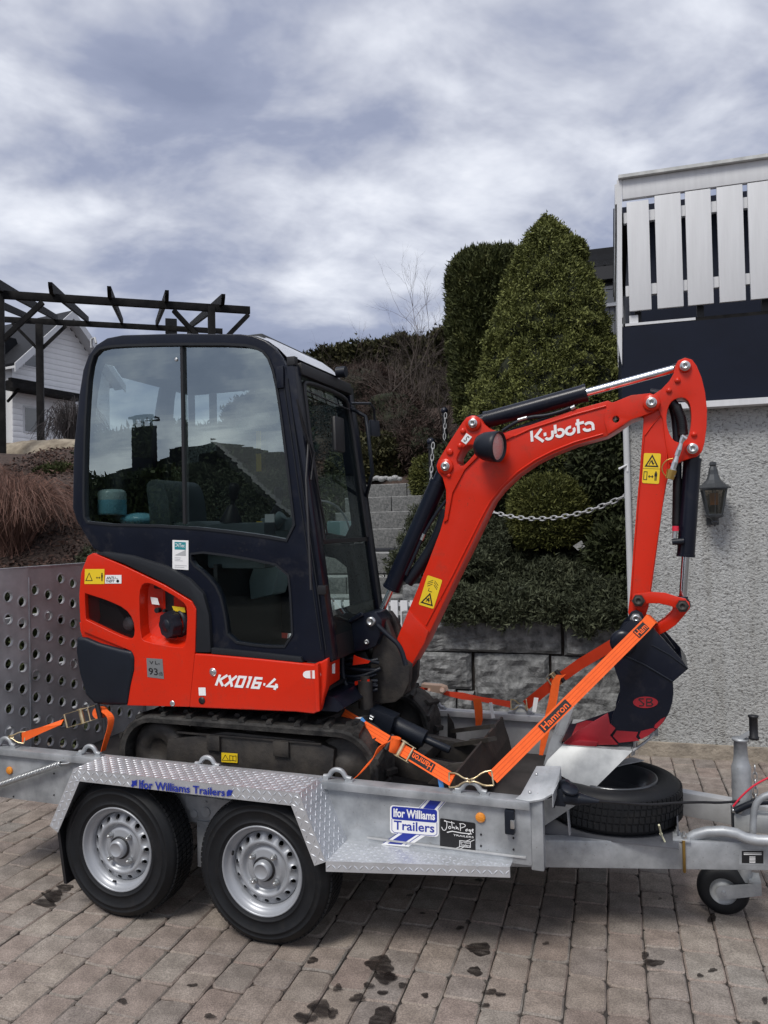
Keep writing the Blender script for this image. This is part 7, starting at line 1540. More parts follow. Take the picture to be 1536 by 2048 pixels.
hook(S3, (fr_ - .01, FV - .015, RZ + .05), pth[0], .05); m = MB(); tl = [onv(x, y, 4.12) for x, y in ((954, 1397), (957, 1420), (958, 1440), (956, 1456))]; m.ribbon(tl, [Vector((.045 * k, 0, 0)) for k in (1, 1, .9, .6)], .003); S3.part('webbing_tail', m, M['orange'])
m = MB(); q = [onv(x, y, 4.1) for x, y in ((978, 1405), (984, 1405), (990, 1436), (983, 1437))]; m.poly3(q, (0, .002, 0)); S3.part('care_tag', m, M['white'])
S4 = Thing('ratchet_strap', 'orange strap passing from the far side rail behind the bucket with a hanging loop', 'strap', onv(1058, 1412, 4.2), group=G)
pth = [onv(1052, 1410, 4.20), onv(1108, 1365, 4.10), onv(1160, 1328, 3.98), onv(1236, 1283, 3.80)]; m = MB(); m.ribbon(pth, facing(pth, .052), .0035); S4.part('webbing', m, M['redstrap'])
ratchet(S4, onv(1112, 1358, 4.05), Vector(pth[-1]) - Vector(pth[0]), .05, .10); hook(S4, (fr_ + .02, FV - .015, RZ + .05), pth[0], .05)
lp = [onv(x, y, 3.98) for x, y in ((1128, 1352), (1119, 1350), (1112, 1362), (1106, 1400), (1094, 1450), (1086, 1490), (1082, 1510))]; m = MB(); m.ribbon(lp, [Vector((.02, 0, .02)), Vector((.03, 0, .0)), Vector((.04, 0, 0)), Vector((.045, 0, .01)), Vector((.045, 0, .01)), Vector((.03, 0, 0)), Vector((.02, 0, 0))], .0035); S4.part('webbing_tail', m, M['orange'])
m = MB(); q = [onv(x, y, 4.0) for x, y in ((1068, 1395), (1077, 1396), (1072, 1424), (1064, 1423))]; m.poly3(q, (0, .002, 0)); S4.part('care_tag', m, M['white'])
# rear strap
S5 = Thing('ratchet_strap', 'orange strap with brass ratchet under the rear counterweight beside the perforated ramp', 'strap', onv(40, 1478, NV + .03), group=G)
a = Vector(onv(44, 1475, NV + .03)); b = Vector(onv(125, 1444, 3.00)); m = MB(); m.ribbon([a, a.lerp(b, .5), b], [Vector((0, 0, .048)), Vector((0, .0, .03)), Vector((.0, .02, .022))], .0035); S5.part('webbing', m, M['orange'])
c = Vector(onv(205, 1420, 3.05)); ratchet(S5, b.lerp(c, .5), c - b, .05, .19); m = MB(); m.cyl(onv(196, 1426, 3.04), onv(206, 1424, 3.10), .028, n=16); S5.part('webbing_roll', m, M['orange'])
tl = smoothline([onv(x, y, 3.05) for x, y in ((206, 1420), (222, 1432), (222, 1450), (214, 1475), (206, 1502))], 2); m = MB(); m.ribbon(tl, [Vector((.02 - .001 * i, .03, 0)) for i in range(len(tl))], .003); S5.part('webbing_tail', m, M['orange']); hook(S5, (rings[0][1] + .03, NV + .015, RZ + .05), a, .05)
# ================================================================ VEGETATION
def leafmat(name, c1, c2, c3=None, rough=.7):
    m = bpy.data.materials.new(name); m.use_nodes = True; t = m.node_tree; b = t.nodes['Principled BSDF']; b.inputs['Roughness'].default_value = rough; b.inputs['Specular IOR Level'].default_value = .25
    g = t.nodes.new('ShaderNodeNewGeometry'); r = t.nodes.new('ShaderNodeValToRGB'); n = N(t, 'ShaderNodeTexNoise', Scale=3.5, Detail=3.0); L(t, g, 'Position', n, 'Vector')
    mx_ = N(t, 'ShaderNodeMix', _data_type='FLOAT'); mx_.inputs[0].default_value = .55; L(t, g, 'Random Per Island', mx_, 2); L(t, n, 0, mx_, 3); L(t, mx_, 0, r, 0)
    r.color_ramp.elements[0].position = .22; r.color_ramp.elements[0].color = (*c1, 1); r.color_ramp.elements[1].position = .72; r.color_ramp.elements[1].color = (*c2, 1)
    if c3: e = r.color_ramp.elements.new(.9); e.color = (*c3, 1)
    L(t, r, 0, b, 'Base Color'); return m
def needles(centres, normals, per, size, spread, seed, thin=.28, up=.0, out=1.0):
    rs = np.random.RandomState(seed); n = len(centres); Cn = np.repeat(np.array(centres), per, 0); Nn = np.repeat(np.array(normals), per, 0); k = len(Cn)
    d = Nn * out + rs.normal(size=(k, 3)) * .75 + np.array([0, 0, up]); d /= np.linalg.norm(d, axis=1)[:, None]; e = np.cross(d, rs.normal(size=(k, 3))); e /= np.linalg.norm(e, axis=1)[:, None]
    s = size * rs.uniform(.6, 1.35, k)[:, None]; base = Cn + rs.normal(size=(k, 3)) * spread
    V = np.stack([base - e * s * thin, base + e * s * thin, base + d * s], 1).reshape(-1, 3); m = MB(); m.v = V.tolist(); m.f = [(3 * i, 3 * i + 1, 3 * i + 2) for i in range(k)]; m.sm = [False] * k; return m
def blob_shape(c, prof, seed, squash=1.0, amp=.06, fx=3.0, n=60):
    # surface of revolution with lumpy noise: prof = [(z, r)], returns sampler
    zs = np.array([p[0] for p in prof]); rr = np.array([p[1] for p in prof])
    def surf(z, a):
        r = np.interp(z, zs, rr); k = mnoise.fractal(Vector((math.cos(a) * fx * .5 + seed, math.sin(a) * fx * .5, z * fx * .6)), 1, 2, 3)
        return max(.0, r * (1 + amp * 2.2 * k) + amp * .3 * k)
    return surf, zs[0], zs[-1]
def crown(T, c, prof, seed, n, per, size, spread, material, amp=.06, squash=(1, 1), core=True, power=1, thin=.28, up=0, fx=3.0, out=1.0, name='crown', corec=(.016, .020, .008)):
    surf, z0, z1 = blob_shape(c, prof, seed, amp=amp, fx=fx); rs = np.random.RandomState(seed + 5); cs = []; ns = []; rmax = max(p[1] for p in prof)
    while len(cs) < n:
        z = rs.uniform(z0, z1); a = rs.uniform(0, 2 * math.pi); r = surf(z, a)
        if rs.rand() * rmax > r + .12 * rmax: continue
        dz = .02; dr = (surf(min(z1, z + dz), a) - surf(max(z0, z - dz), a)) / (2 * dz); nn = Vector((math.cos(a), math.sin(a), -dr)).normalized(); k = 1 - .10 * rs.rand() ** 2
        cs.append((c[0] + math.cos(a) * r * squash[0] * k, c[1] + math.sin(a) * r * squash[1] * k, c[2] + z)); ns.append(tuple(nn))
    m = needles(cs, ns, per, size, spread, seed, thin, up, out); cr_ = T.part(name, m, material, fixn=False)
    if core:
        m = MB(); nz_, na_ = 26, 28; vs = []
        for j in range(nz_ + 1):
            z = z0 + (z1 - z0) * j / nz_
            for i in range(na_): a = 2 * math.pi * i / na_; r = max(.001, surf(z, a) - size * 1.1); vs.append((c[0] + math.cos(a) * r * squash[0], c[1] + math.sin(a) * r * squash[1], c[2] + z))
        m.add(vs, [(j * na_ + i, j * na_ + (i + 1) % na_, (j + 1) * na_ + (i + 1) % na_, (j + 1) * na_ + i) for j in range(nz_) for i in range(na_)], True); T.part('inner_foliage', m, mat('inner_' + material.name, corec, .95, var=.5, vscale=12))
    return cr_
def trunk(T, c, z0, z1, r):
    m = MB(); m.tube([(c[0], c[1], z0), (c[0] + .02, c[1], (z0 + z1) / 2), (c[0], c[1], z1)], [r, r * .8, r * .5], 10); T.part('trunk', m, M['bark'])
spruce_m = leafmat('spruce_needles', (.052, .062, .017), (.185, .200, .058), (.24, .24, .09))
thuja_m = leafmat('thuja_foliage', (.024, .032, .010), (.075, .085, .026), (.14, .11, .04))
hedge_m = leafmat('hedge_foliage', (.020, .024, .010), (.070, .066, .026), (.18, .135, .07))
ball_m = leafmat('round_shrub_foliage', (.032, .040, .010), (.115, .120, .030), (.17, .16, .05))
juni_m = leafmat('juniper_foliage', (.020, .025, .014), (.075, .085, .048), (.14, .145, .085))
dark_m = leafmat('dark_yew_foliage', (.014, .019, .008), (.045, .055, .022), (.08, .09, .04))
barb_m = leafmat('barberry_twigs_foliage', (.022, .014, .011), (.060, .038, .030), (.10, .065, .05))
# conical spruce
v = 8.5; q = onv(1100, 700, v, HF); g0 = hz(q[0], v); T = Thing('conical_spruce', 'tall conical spruce with dense light olive needles beside the balcony', 'tree', (q[0], v, g0), fr=HF)
def zy(y, x=1100, vv=8.5): return onv(x, y, vv, HF)[2]
kk = 9.0 / 1536
prof = [(zy(990), .55), (zy(940), .84), (zy(830), .86), (zy(760), .77), (zy(700), .68), (zy(640), .585), (zy(600), .50), (zy(560), .43), (zy(520), .345), (zy(490), .27), (zy(468), .20), (zy(452), .09), (zy(435), .02)]
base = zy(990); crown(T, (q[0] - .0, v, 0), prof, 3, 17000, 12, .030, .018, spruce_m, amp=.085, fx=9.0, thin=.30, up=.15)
for (px, py, rr, hh) in ((1145, 478, .13, .22), (1068, 492, .10, .16), (1178, 560, .12, .2), (1030, 610, .10, .18)):
    qq = onv(px, py, v - .05, HF); crown(T, (qq[0], v - .05, 0), [(qq[2] - hh, rr), (qq[2] - hh * .3, rr * .8), (qq[2], 0)], int(px), 350, 12, .036, .018, spruce_m, amp=.08, core=False, name='leader_shoot', thin=.3)
trunk(T, (q[0], v), g0 - .1, zy(900), .10)
# thuja column
v = 10.0; q = onv(984, 650, v, HF); g0 = hz(q[0], v); T = Thing('columnar_thuja', 'dark clipped column of thuja with squared top left of the spruce', 'tree', (q[0], v, g0), fr=HF)
zt = onv(975, 508, v, HF)[2]; zb = onv(975, 850, v, HF)[2]
prof = [(zb - .1, .34), (zb + .1, .48), (zb + .8, .555), (zt - .9, .575), (zt - .35, .56), (zt - .18, .52), (zt - .06, .42), (zt, .30), (zt + .02, .0)]
crown(T, (q[0], v, 0), prof, 9, 9000, 13, .052, .022, thuja_m, amp=.035, squash=(.98, .9), up=1.0, thin=.2, fx=6); trunk(T, (q[0], v), g0 - .1, zb, .07)
m = MB()
for x0, y0, y1 in ((975, 512, 482), (968, 512, 495), (1012, 514, 502)): m.tube([onv(x0, y0 + 15, v, HF), onv(x0 - 2, y1, v, HF)], [.008, .002], 5)
T.part('shoot', m, M['twig'], kind='stuff')
q2 = onv(1048, 600, 10.3, HF); T = Thing('columnar_thuja', 'second dark thuja column squeezed between the clipped column and the spruce', 'tree', (q2[0], 10.3, hz(q2[0], 10.3)), fr=HF)
prof2 = [(zb, .4), (zb + .4, .45), (zt - .5, .45), (zt - .12, .40), (zt - .04, .25), (zt, .0)]; crown(T, (q2[0], 10.3, 0), prof2, 19, 3600, 11, .052, .022, thuja_m, amp=.03, up=1.2, thin=.16); trunk(T, (q2[0], 10.3), hz(q2[0], 10.3) - .1, zb, .06)
# dark shrub mass under the spruce
for (x, y, v, r, h, lab, sd) in ((1215, 900, 7.7, .42, 1.25, 'dark green shrub filling the corner beside the downpipe', 31), (1010, 900, 8.2, .50, .95, 'dark green shrub behind the boom at the foot of the spruce', 33), (1150, 960, 8.0, .45, .9, 'dark green shrub directly behind the round bush', 35), (935, 960, 8.8, .42, .75, 'dark low shrub seen through the slot in the boom', 37), (1235, 1060, 7.0, .22, .5, 'small dark shrub at the house corner above the juniper', 39)):
    q = onv(x, y, v, HF); g0 = hz(q[0], v); T = Thing('evergreen_shrub', lab, 'shrub', (q[0], v, g0), fr=HF, group='dark evergreen shrubs on the slope')
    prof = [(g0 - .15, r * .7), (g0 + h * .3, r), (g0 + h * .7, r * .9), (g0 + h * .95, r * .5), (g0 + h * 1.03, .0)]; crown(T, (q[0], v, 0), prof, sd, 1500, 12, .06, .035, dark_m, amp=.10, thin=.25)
# round shrub
v = 7.4; q = onv(1098, 1020, v, HF); g0 = hz(q[0], v); T = Thing('round_shrub', 'round clipped yellow-green shrub behind the sagging chain', 'shrub', (q[0], v, g0), fr=HF)
zt = onv(1098, 952, v, HF)[2]; prof = [(zt - .66, .30), (zt - .50, .37), (zt - .30, .385), (zt - .16, .34), (zt - .07, .25), (zt - .02, .14), (zt, .0)]
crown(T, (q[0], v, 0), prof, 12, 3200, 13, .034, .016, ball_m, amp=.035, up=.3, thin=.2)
v = 9.0; q = onv(880, 900, v, HF); g0 = hz(q[0], v); T = Thing('round_shrub', 'small yellow-green shrub behind the black ball-topped posts', 'shrub', (q[0], v, g0), fr=HF)
prof = [(g0 - .1, .26), (g0 + .25, .34), (g0 + .5, .26), (g0 + .60, .0)]; crown(T, (q[0], v, 0), prof, 14, 1300, 12, .04, .02, ball_m, amp=.06, up=.3, thin=.2)
# spreading juniper over the wall, and the one by the steps: sprays on an uneven carpet
def juniper(lab, cond, n, seed, lift_=.22, droop=None, per=16):
    rs = np.random.RandomState(seed); cs = []; ns = []
    for _ in range(n):
        p = cond(rs); 
        if p is None: continue
        cs.append(p); ns.append((rs.normal() * .6, -.55 + rs.normal() * .4, .5 + rs.normal() * .3))
    base = np.mean(np.array(cs), 0); T = Thing('spreading_juniper', lab, 'juniper', tuple(base), fr=HF)
    m = needles(cs, ns, int(per * 1.7), .046, .020, seed, .16, .05, 1.0); T.part('foliage', m, juni_m, fixn=False); return T
def c1(rs):
    u = rs.uniform(-1.45, .12); v = rs.uniform(6.22, 7.35); bump = mnoise.fractal(Vector((u * 2.3, v * 3, 2)), 1, 2, 3) * .16; t = (v - 6.22) / .35
    z = hz(u, max(v, 6.5)) + .12 + bump * 1.1 + rs.uniform(-.06, .05)
    if v < 6.55: z = 1.03 + bump * .8 - (6.55 - v) * rs.uniform(.0, .55) - rs.uniform(0, .06) + .06
    edge = (u + 1.45) * 2.0
    if edge < rs.rand() * .7 or (u > -.15 and v < 6.5 and rs.rand() < .4): return None
    return (u, v, z)
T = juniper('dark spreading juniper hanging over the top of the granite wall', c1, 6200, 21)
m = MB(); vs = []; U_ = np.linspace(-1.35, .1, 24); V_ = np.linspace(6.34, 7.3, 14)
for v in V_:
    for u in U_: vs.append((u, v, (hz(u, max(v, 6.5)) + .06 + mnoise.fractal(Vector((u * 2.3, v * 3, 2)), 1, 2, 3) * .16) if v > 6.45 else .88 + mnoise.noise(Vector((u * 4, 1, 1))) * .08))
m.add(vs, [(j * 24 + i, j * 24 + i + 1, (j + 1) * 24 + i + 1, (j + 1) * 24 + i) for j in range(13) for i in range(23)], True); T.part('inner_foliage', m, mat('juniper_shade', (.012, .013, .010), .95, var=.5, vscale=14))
def c2(rs):
    u = rs.uniform(-2.02, -.95); v = rs.uniform(6.75, 8.6); z = hz(u, v) + .24 + mnoise.fractal(Vector((u * 2.5, v * 2, 7)), 1, 2, 3) * .14 + rs.uniform(-.08, .08)
    if u < -1.75 - .12 * math.sin(v * 9) and rs.rand() < .75: return None
    return (u, v, z)
T = juniper('dark juniper spilling over the right edge of the granite steps', c2, 7200, 22)
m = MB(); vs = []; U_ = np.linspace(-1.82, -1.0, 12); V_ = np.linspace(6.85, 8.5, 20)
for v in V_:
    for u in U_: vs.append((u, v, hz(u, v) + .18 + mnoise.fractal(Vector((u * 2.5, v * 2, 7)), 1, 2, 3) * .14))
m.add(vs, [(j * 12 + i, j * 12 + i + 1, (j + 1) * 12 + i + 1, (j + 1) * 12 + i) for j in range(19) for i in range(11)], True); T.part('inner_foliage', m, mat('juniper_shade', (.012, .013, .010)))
def c3(rs):
    u = rs.uniform(-5.6, -3.1); v = rs.uniform(6.9, 9.4); return (u, v, hz(u, v) + .12 + mnoise.fractal(Vector((u * 2.5, v * 2, 9)), 1, 2, 3) * .12 + rs.uniform(-.08, .08))
T = juniper('dark juniper carpet on the slope seen through the cab windows', c3, 4200, 24, per=12)
BH = Thing('hedge', 'dark hedge glimpsed through the holes of the upright ramp', 'hedge', (-5, 5.2, 0), fr=TF); rs = np.random.RandomState(18); cs = []; ns = []
for _ in range(2600):
    f = rs.rand(); u = rs.uniform(-7.2, -3.55); z = rs.uniform(.03, 1.2); v = 4.95 + rs.uniform(-.08, .05)
    if f < .2: z = 1.2 + rs.uniform(-.05, .05); v = rs.uniform(4.95, 5.6)
    elif f < .3: u = -3.55; v = rs.uniform(4.95, 5.6)
    cs.append((u, v, z)); ns.append((0, -1, .3) if f > .3 else (.3, -.2, 1))
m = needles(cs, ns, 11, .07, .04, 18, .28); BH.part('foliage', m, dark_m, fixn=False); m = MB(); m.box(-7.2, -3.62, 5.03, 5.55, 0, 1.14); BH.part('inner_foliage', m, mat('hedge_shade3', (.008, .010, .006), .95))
# far hedge
HG = Thing('hedge', 'long uneven brown-green hedge across the top of the slope', 'hedge', (-4.5, 14, 3.7), fr=HF)
rs = np.random.RandomState(8); cs = []; ns = []
def htop(u): return onv(740, 700, 14, HF)[2] - .05 + mnoise.fractal(Vector((u * 1.5, 0, 3)), 1, 2, 4) * .22 - max(0, (-5.2 - u)) * .55 
for _ in range(9500):
    u = rs.uniform(-7.2, -1.6); zt = htop(u); f = rs.rand()
    if f < .3: v = rs.uniform(13.5, 14.7); z = zt - rs.uniform(0, .08); nn = (0, -.2, 1)
    else: z = rs.uniform(3.2, zt); v = 13.5 + mnoise.fractal(Vector((u * 2, z * 2, 1)), 1, 2, 3) * .25 + rs.uniform(-.05, .1); nn = (0, -1, .35)
    cs.append((u, v, z)); ns.append(nn)
m = needles(cs, ns, 18, .085, .06, 8, .30, .2); HG.part('foliage', m, hedge_m, fixn=False)
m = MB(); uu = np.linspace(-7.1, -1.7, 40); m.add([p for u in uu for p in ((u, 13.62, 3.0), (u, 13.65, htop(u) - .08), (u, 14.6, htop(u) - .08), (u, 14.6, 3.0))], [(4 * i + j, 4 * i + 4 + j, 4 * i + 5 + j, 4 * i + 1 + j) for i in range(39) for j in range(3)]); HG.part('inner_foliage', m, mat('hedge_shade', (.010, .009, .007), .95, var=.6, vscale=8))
# bare shrubs and trees: recursive twigs
def twigs(T, c, h, n0, seed, spread=.5, depth=4, r0=.02, name='branch', droop=0.0, up=1.0):
    rs = random.Random(seed); m = MB()
    def grow(p, d, l, r, k):
        pts = [p]; q = Vector(p); dd = Vector(d)
        for _ in range(4):
            dd = (dd + Vector((rs.gauss(0, .13), rs.gauss(0, .13), rs.gauss(0, .08) - droop * .25))).normalized(); q = q + dd * l / 4; pts.append(q.copy())
        m.tube(pts, [r, r * .85, r * .7, r * .6, r * .5 if k else r * .2], 5 if r > .006 else 3, smooth=False)
        if k > 0:
            for _ in range(rs.choice((2, 3, 3, 4)) if k > 1 else 4):
                i = rs.randint(1, 4); nd = (dd + Vector((rs.gauss(0, spread), rs.gauss(0, spread), rs.gauss(.12 * up, spread * .6)))).normalized(); grow(pts[i], nd, l * rs.uniform(.55, .85), r * .55, k - 1)
    for _ in range(n0): grow(Vector(c), Vector((rs.gauss(0, .35), rs.gauss(0, .35), 1)).normalized(), h * rs.uniform(.35, .5), r0 * rs.uniform(.6, 1), depth)
    T.part(name, m, M['twig'], fixn=False, kind='stuff')
v = 11.2; q = onv(845, 830, v, HF); g0 = hz(q[0], v); T = Thing('bare_tree', 'bare multi-stemmed tree with thin grey branches before the hedge', 'tree', (q[0], v, g0), fr=HF); twigs(T, (q[0], v, g0 - .1), 2.25, 8, 5, .42, 5, .019)
v = 10.4; q = onv(800, 880, v, HF); g0 = hz(q[0], v); T = Thing('bare_shrub', 'leafless brown shrub on the slope above the steps', 'shrub', (q[0], v, g0), fr=HF); twigs(T, (q[0], v, g0 - .1), 1.2, 9, 6, .5, 4, .010)
for (x, y, v, r, h, lab, sd) in ((700, 840, 11.6, .5, 1.0, 'reddish leafless shrub just right of the cab roof', 71), (790, 850, 11.0, .55, .9, 'low tangled brown shrub under the bare tree', 72), (850, 900, 10.2, .4, .6, 'small leafless shrub beside the nearer ball-topped post', 73), (720, 900, 10.8, .4, .6, 'small reddish shrub above the top of the granite steps', 74)):
    q = onv(x, y, v, HF); g0 = hz(q[0], v); T = Thing('barberry_shrub', lab, 'shrub', (q[0], v, g0), fr=HF, group='leafless shrubs on the slope'); prof = [(g0 - .1, r * .8), (g0 + h * .5, r), (g0 + h * .9, r * .6), (g0 + h, .0)]; crown(T, (q[0], v, 0), prof, sd, 900, 8, .07, .06, barb_m, amp=.2, thin=.10); twigs(T, (q[0], v, g0 - .1), h * 1.5, 9, sd, .5, 4, .008)
v = 12.3; q = onv(725, 830, v, HF); g0 = hz(q[0], v); T = Thing('barberry_shrub', 'reddish brown leafless shrub below the hedge left of the bare tree', 'shrub', (q[0], v, g0), fr=HF); prof = [(g0 - .1, .55), (g0 + .4, .75), (g0 + .8, .5), (g0 + .95, .0)]; crown(T, (q[0], v, 0), prof, 41, 1300, 8, .09, .06, barb_m, amp=.15, thin=.12); twigs(T, (q[0], v, g0 - .1), 1.3, 10, 16, .5, 4, .010)
v = 10.2; q = onv(755, 930, v, HF); g0 = hz(q[0], v); T = Thing('evergreen_shrub', 'olive green shrub beside the cab grab rail at the top of the steps', 'shrub', (q[0], v, g0), fr=HF, group='dark evergreen shrubs on the slope'); prof = [(g0 - .15, .5), (g0 + .2, .55), (g0 + .42, .35), (g0 + .5, .0)]; crown(T, (q[0], v, 0), prof, 43, 1500, 10, .06, .03, hedge_m, amp=.12, thin=.25)
v = 11.8; q = onv(890, 840, v, HF); g0 = hz(q[0], v); T = Thing('bare_shrub', 'dense leafless thicket at the foot of the clipped column', 'shrub', (q[0], v, g0), fr=HF); twigs(T, (q[0], v, g0 - .1), 1.5, 9, 26, .5, 4, .012)
v = 12.6; q = onv(650, 800, v, HF); g0 = hz(q[0], v); T = Thing('evergreen_shrub', 'brown-green shrub seen through the cab windscreen', 'shrub', (q[0], v, g0), fr=HF, group='dark evergreen shrubs on the slope'); prof = [(g0 - .15, .8), (g0 + .5, .9), (g0 + .9, .6), (g0 + 1.1, .0)]; crown(T, (q[0], v, 0), prof, 45, 1300, 10, .09, .05, hedge_m, amp=.12, thin=.25)
# garden behind the cab, seen through its windows
for (x, y, v, r, h, lab, sd) in ((240, 960, 9.6, .45, .40, 'low dark shrub behind the blue container in the cab', 53), (330, 955, 10.0, .6, .45, 'low dark shrub behind the cab seat back', 55), (440, 950, 10.2, .6, .42, 'low dark shrub behind the middle of the cab window', 57), (545, 950, 10.4, .6, .5, 'low dark shrub behind the front edge of the cab window', 59)):
    q = onv(x, y, v, HF); g0 = hz(q[0], v); T = Thing('evergreen_shrub', lab, 'shrub', (q[0], v, g0), fr=HF, group='dark evergreen shrubs on the slope'); prof = [(g0 - .2, r * .8), (g0 + h * .4, r), (g0 + h * .8, r * .7), (g0 + h, .0)]; crown(T, (q[0], v, 0), prof, sd, 1000, 9, .09, .05, dark_m, amp=.14, thin=.25)
# left: weeping brown bush of arching canes
def weeping(lab, c, R_, h, n, seed, mt, r=.0035):
    T = Thing('weeping_shrub', lab, 'shrub', c, fr=HF); rs = random.Random(seed); m = MB(); c = Vector(c)
    for _ in range(n):
        a = rs.uniform(0, 2 * math.pi); ln = R_ * rs.uniform(.35, 1.15); hh = h * rs.uniform(.75, 1.1) * (1 - .25 * ln / R_); st = Vector((rs.gauss(0, .07), rs.gauss(0, .07), 0)); P = []
        tw = rs.gauss(0, .35)
        for k in range(8):
            t = k / 7; rr_ = ln * t ** .9; z = hh * (1 - (1 - 1.7 * t) ** 2) if t < .62 else hh * (1 - (1 - 1.7 * .62) ** 2) - (t - .62) * hh * 1.5 * rs.uniform(.5, 1.1)
            P.append(c + st + Vector((math.cos(a + tw * t) * rr_ + rs.gauss(0, .012), math.sin(a + tw * t) * rr_ + rs.gauss(0, .012), max(-.3, z))))
        m.tube(P, [r, r, r * .9, r * .8, r * .7, r * .6, r * .5, r * .3], 3, smooth=False)
        for _k in range(2):
            i = rs.randint(3, 6); q = P[i]; e_ = q + Vector((rs.gauss(0, .1), rs.gauss(0, .1), rs.uniform(-.25, .05))); m.tube([q, (q + e_) / 2 + Vector((0, 0, .02)), e_], [r * .5, r * .4, r * .2], 3, smooth=False)
    T.part('canes', m, mt, fixn=False, kind='stuff'); return T
canem = mat('brown_canes', (.13, .075, .058), .8, island=.6, island_col=(1.9, 1.7, 1.6)); cane2 = mat('dark_canes', (.05, .042, .042), .8, island=.5)
v = 7.35; q = onv(25, 1100, v, HF); weeping('weeping bush of bare reddish brown canes left of the cab', (q[0], v, hz(q[0], v) - .05), 1.12, 1.02, 900, 3, canem, .003)
v = 7.9; q = onv(-70, 1060, v, HF); weeping('weeping brown bush at the left edge beyond the ramp', (q[0], v, hz(q[0], v)), .8, .75, 500, 4, canem)
v = 12.2; q = onv(140, 880, v, HF); weeping('dark arching bush before the white timber house', (q[0] + .1, v, hz(q[0], v) - .1), .7, 1.35, 260, 7, cane2, .008)
v = 9.4; q = onv(118, 970, v, HF); g0 = hz(q[0], v); T = Thing('evergreen_shrub', 'low bright green juniper left of the cab behind the canes', 'shrub', (q[0], v, g0), fr=HF, group='dark evergreen shrubs on the slope'); zt = onv(118, 934, v, HF)[2]; prof = [(g0 - .2, .42), (zt - .25, .46), (zt - .08, .30), (zt, .0)]; crown(T, (q[0] + .10, v, 0), prof, 61, 2200, 12, .045, .03, leafmat('bright_juniper', (.016, .024, .006), (.06, .072, .02), (.10, .11, .04)), amp=.12, thin=.2)
# tan fabric-covered bank
m = MB(); vs = []; qa = onv(-60, 925, 10.2, HF); qb = onv(165, 925, 10.2, HF); nU, nP = 70, 14
ztop = onv(60, 884, 10.15, HF)[2] + .06; zbt = onv(60, 935, 10.2, HF)[2]
for i in range(nU + 1):
    u = qa[0] - 1 + (qb[0] + 1.5 - qa[0] + 1) * i / nU
    for j in range(nP + 1):
        t = math.pi * j / nP; hgt = ztop - zbt; n_ = mnoise.fractal(Vector((u * 3, t * 1.2, 0)), 1, 2, 4) * .05
        vs.append((u, 10.6 - math.cos(t) * .45 + n_, zbt - .15 + (hgt + .15 + n_ * 1.0) * math.sin(t) ** .45))
m.add(vs, [(i * (nP + 1) + j, i * (nP + 1) + j + 1, (i + 1) * (nP + 1) + j + 1, (i + 1) * (nP + 1) + j) for i in range(nU) for j in range(nP)], True)
Thing('fabric_cover', 'long tan fabric-covered bank in front of the pergola', 'cover', (qa[0], 10.6, zbt), fr=HF, mb=m, material=mat('jute_fabric', (.22, .175, .125), .95, var=.4, vscale=5, hue=(.36, .31, .235), bump=1, bscale=22))
q = onv(82, 945, 9.6, HF); T = Thing('iris_clump', 'small clump of pale yellow-green blades below the tan cover', 'plant', q, fr=HF); m = MB()
for k in range(16): a = RPG.uniform(-.1, .1); m.add([(q[0] + a - .012, 9.6, q[2] - .1), (q[0] + a + .012, 9.6, q[2] - .1), (q[0] + a * 1.8, 9.6 + RPG.uniform(-.05, .05), q[2] + RPG.uniform(.05, .22))], [(0, 1, 2)])
T.part('blades', m, mat('pale_blades', (.22, .23, .09), .7), fixn=False, kind='stuff')
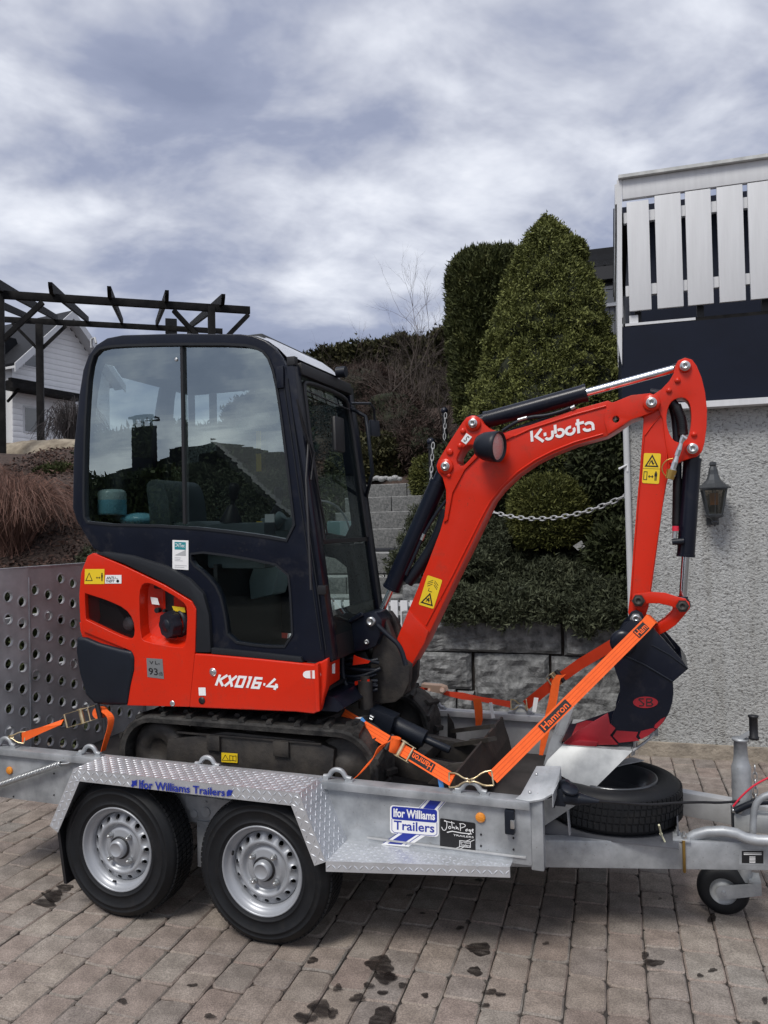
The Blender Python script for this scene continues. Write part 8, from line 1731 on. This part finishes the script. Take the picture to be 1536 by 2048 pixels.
# ================================================================ BEHIND THE PHOTOGRAPHER: what the cab glass mirrors
MVv = 2 * CN + 11.0      # mirror plane distance of things standing 11 m behind the glass line
def mir(x, y, d): v = CN + (CN + d) - 0; q = onv(x, y, 2 * CN + d, TF); return (q[0], -d, q[2])
DH = Thing('gabled_house', 'dark gabled house with chimney, seen only as a reflection in the cab window', 'house', mir(420, 1050, 11), fr=TF)
d = 11.0; P_ = [mir(x, y, d) for x, y in ((338, 1090), (338, 900), (430, 882), (585, 1035), (640, 1090))]
m = MB(); m.poly3([(p[0], p[1], max(0, p[2]) if i not in (0, 4) else 0) for i, p in enumerate(P_)], (0, -6, 0)); DH.part('house_body', m, M['roofdark'])
p0, p1 = mir(335, 898, d), mir(432, 880, d); p2 = mir(600, 1042, d); m = MB(); m.poly3([p1, p2, (p2[0], p2[1], p2[2] - .2), (p1[0], p1[1], p1[2] - .2)], (0, .3, 0)); DH.part('barge_board', m, M['ink'])
a = mir(263, 940, d); b_ = mir(301, 850, d); m = MB(); m.box(a[0], b_[0], -d - .25, -d, 0, b_[2]); ch_ = DH.part('chimney', m, M['roofdark'])
m = MB(); m.box(a[0] + .06, b_[0] - .06, -d - .2, -d - .05, b_[2] + .26, b_[2] + .30); m.box(a[0] - .06, b_[0] + .06, -d - .30, -d + .05, b_[2] + .18, b_[2] + .24)
for uu in (a[0] + .02, b_[0] - .08, (a[0] + b_[0]) / 2 - .03): m.box(uu, uu + .06, -d - .1, -d - .04, b_[2], b_[2] + .18)
DH.part('chimney_cap', m, M['roofdark'], parent=ch_)
rs = np.random.RandomState(77); cs = []; ns = []
for _ in range(3800):
    x = rs.uniform(60, 345); top = 972 - (x - 170) * .20 + mnoise.noise(Vector((x * .03, 0, 0))) * 14 if x > 170 else 948; q = mir(x, rs.uniform(top, 1080), 10.5); cs.append((q[0], q[1] + rs.uniform(-.3, .3), max(.1, q[2]))); ns.append((0, .6, .5))
T = Thing('hedge', 'green hedge behind the photographer, seen only mirrored in the cab window', 'hedge', mir(250, 1060, 10.5), fr=TF); m = needles(cs, ns, 9, .14, .07, 5, .3); T.part('foliage', m, leafmat('mirror_hedge_foliage', (.02, .03, .01), (.07, .09, .03)), fixn=False)
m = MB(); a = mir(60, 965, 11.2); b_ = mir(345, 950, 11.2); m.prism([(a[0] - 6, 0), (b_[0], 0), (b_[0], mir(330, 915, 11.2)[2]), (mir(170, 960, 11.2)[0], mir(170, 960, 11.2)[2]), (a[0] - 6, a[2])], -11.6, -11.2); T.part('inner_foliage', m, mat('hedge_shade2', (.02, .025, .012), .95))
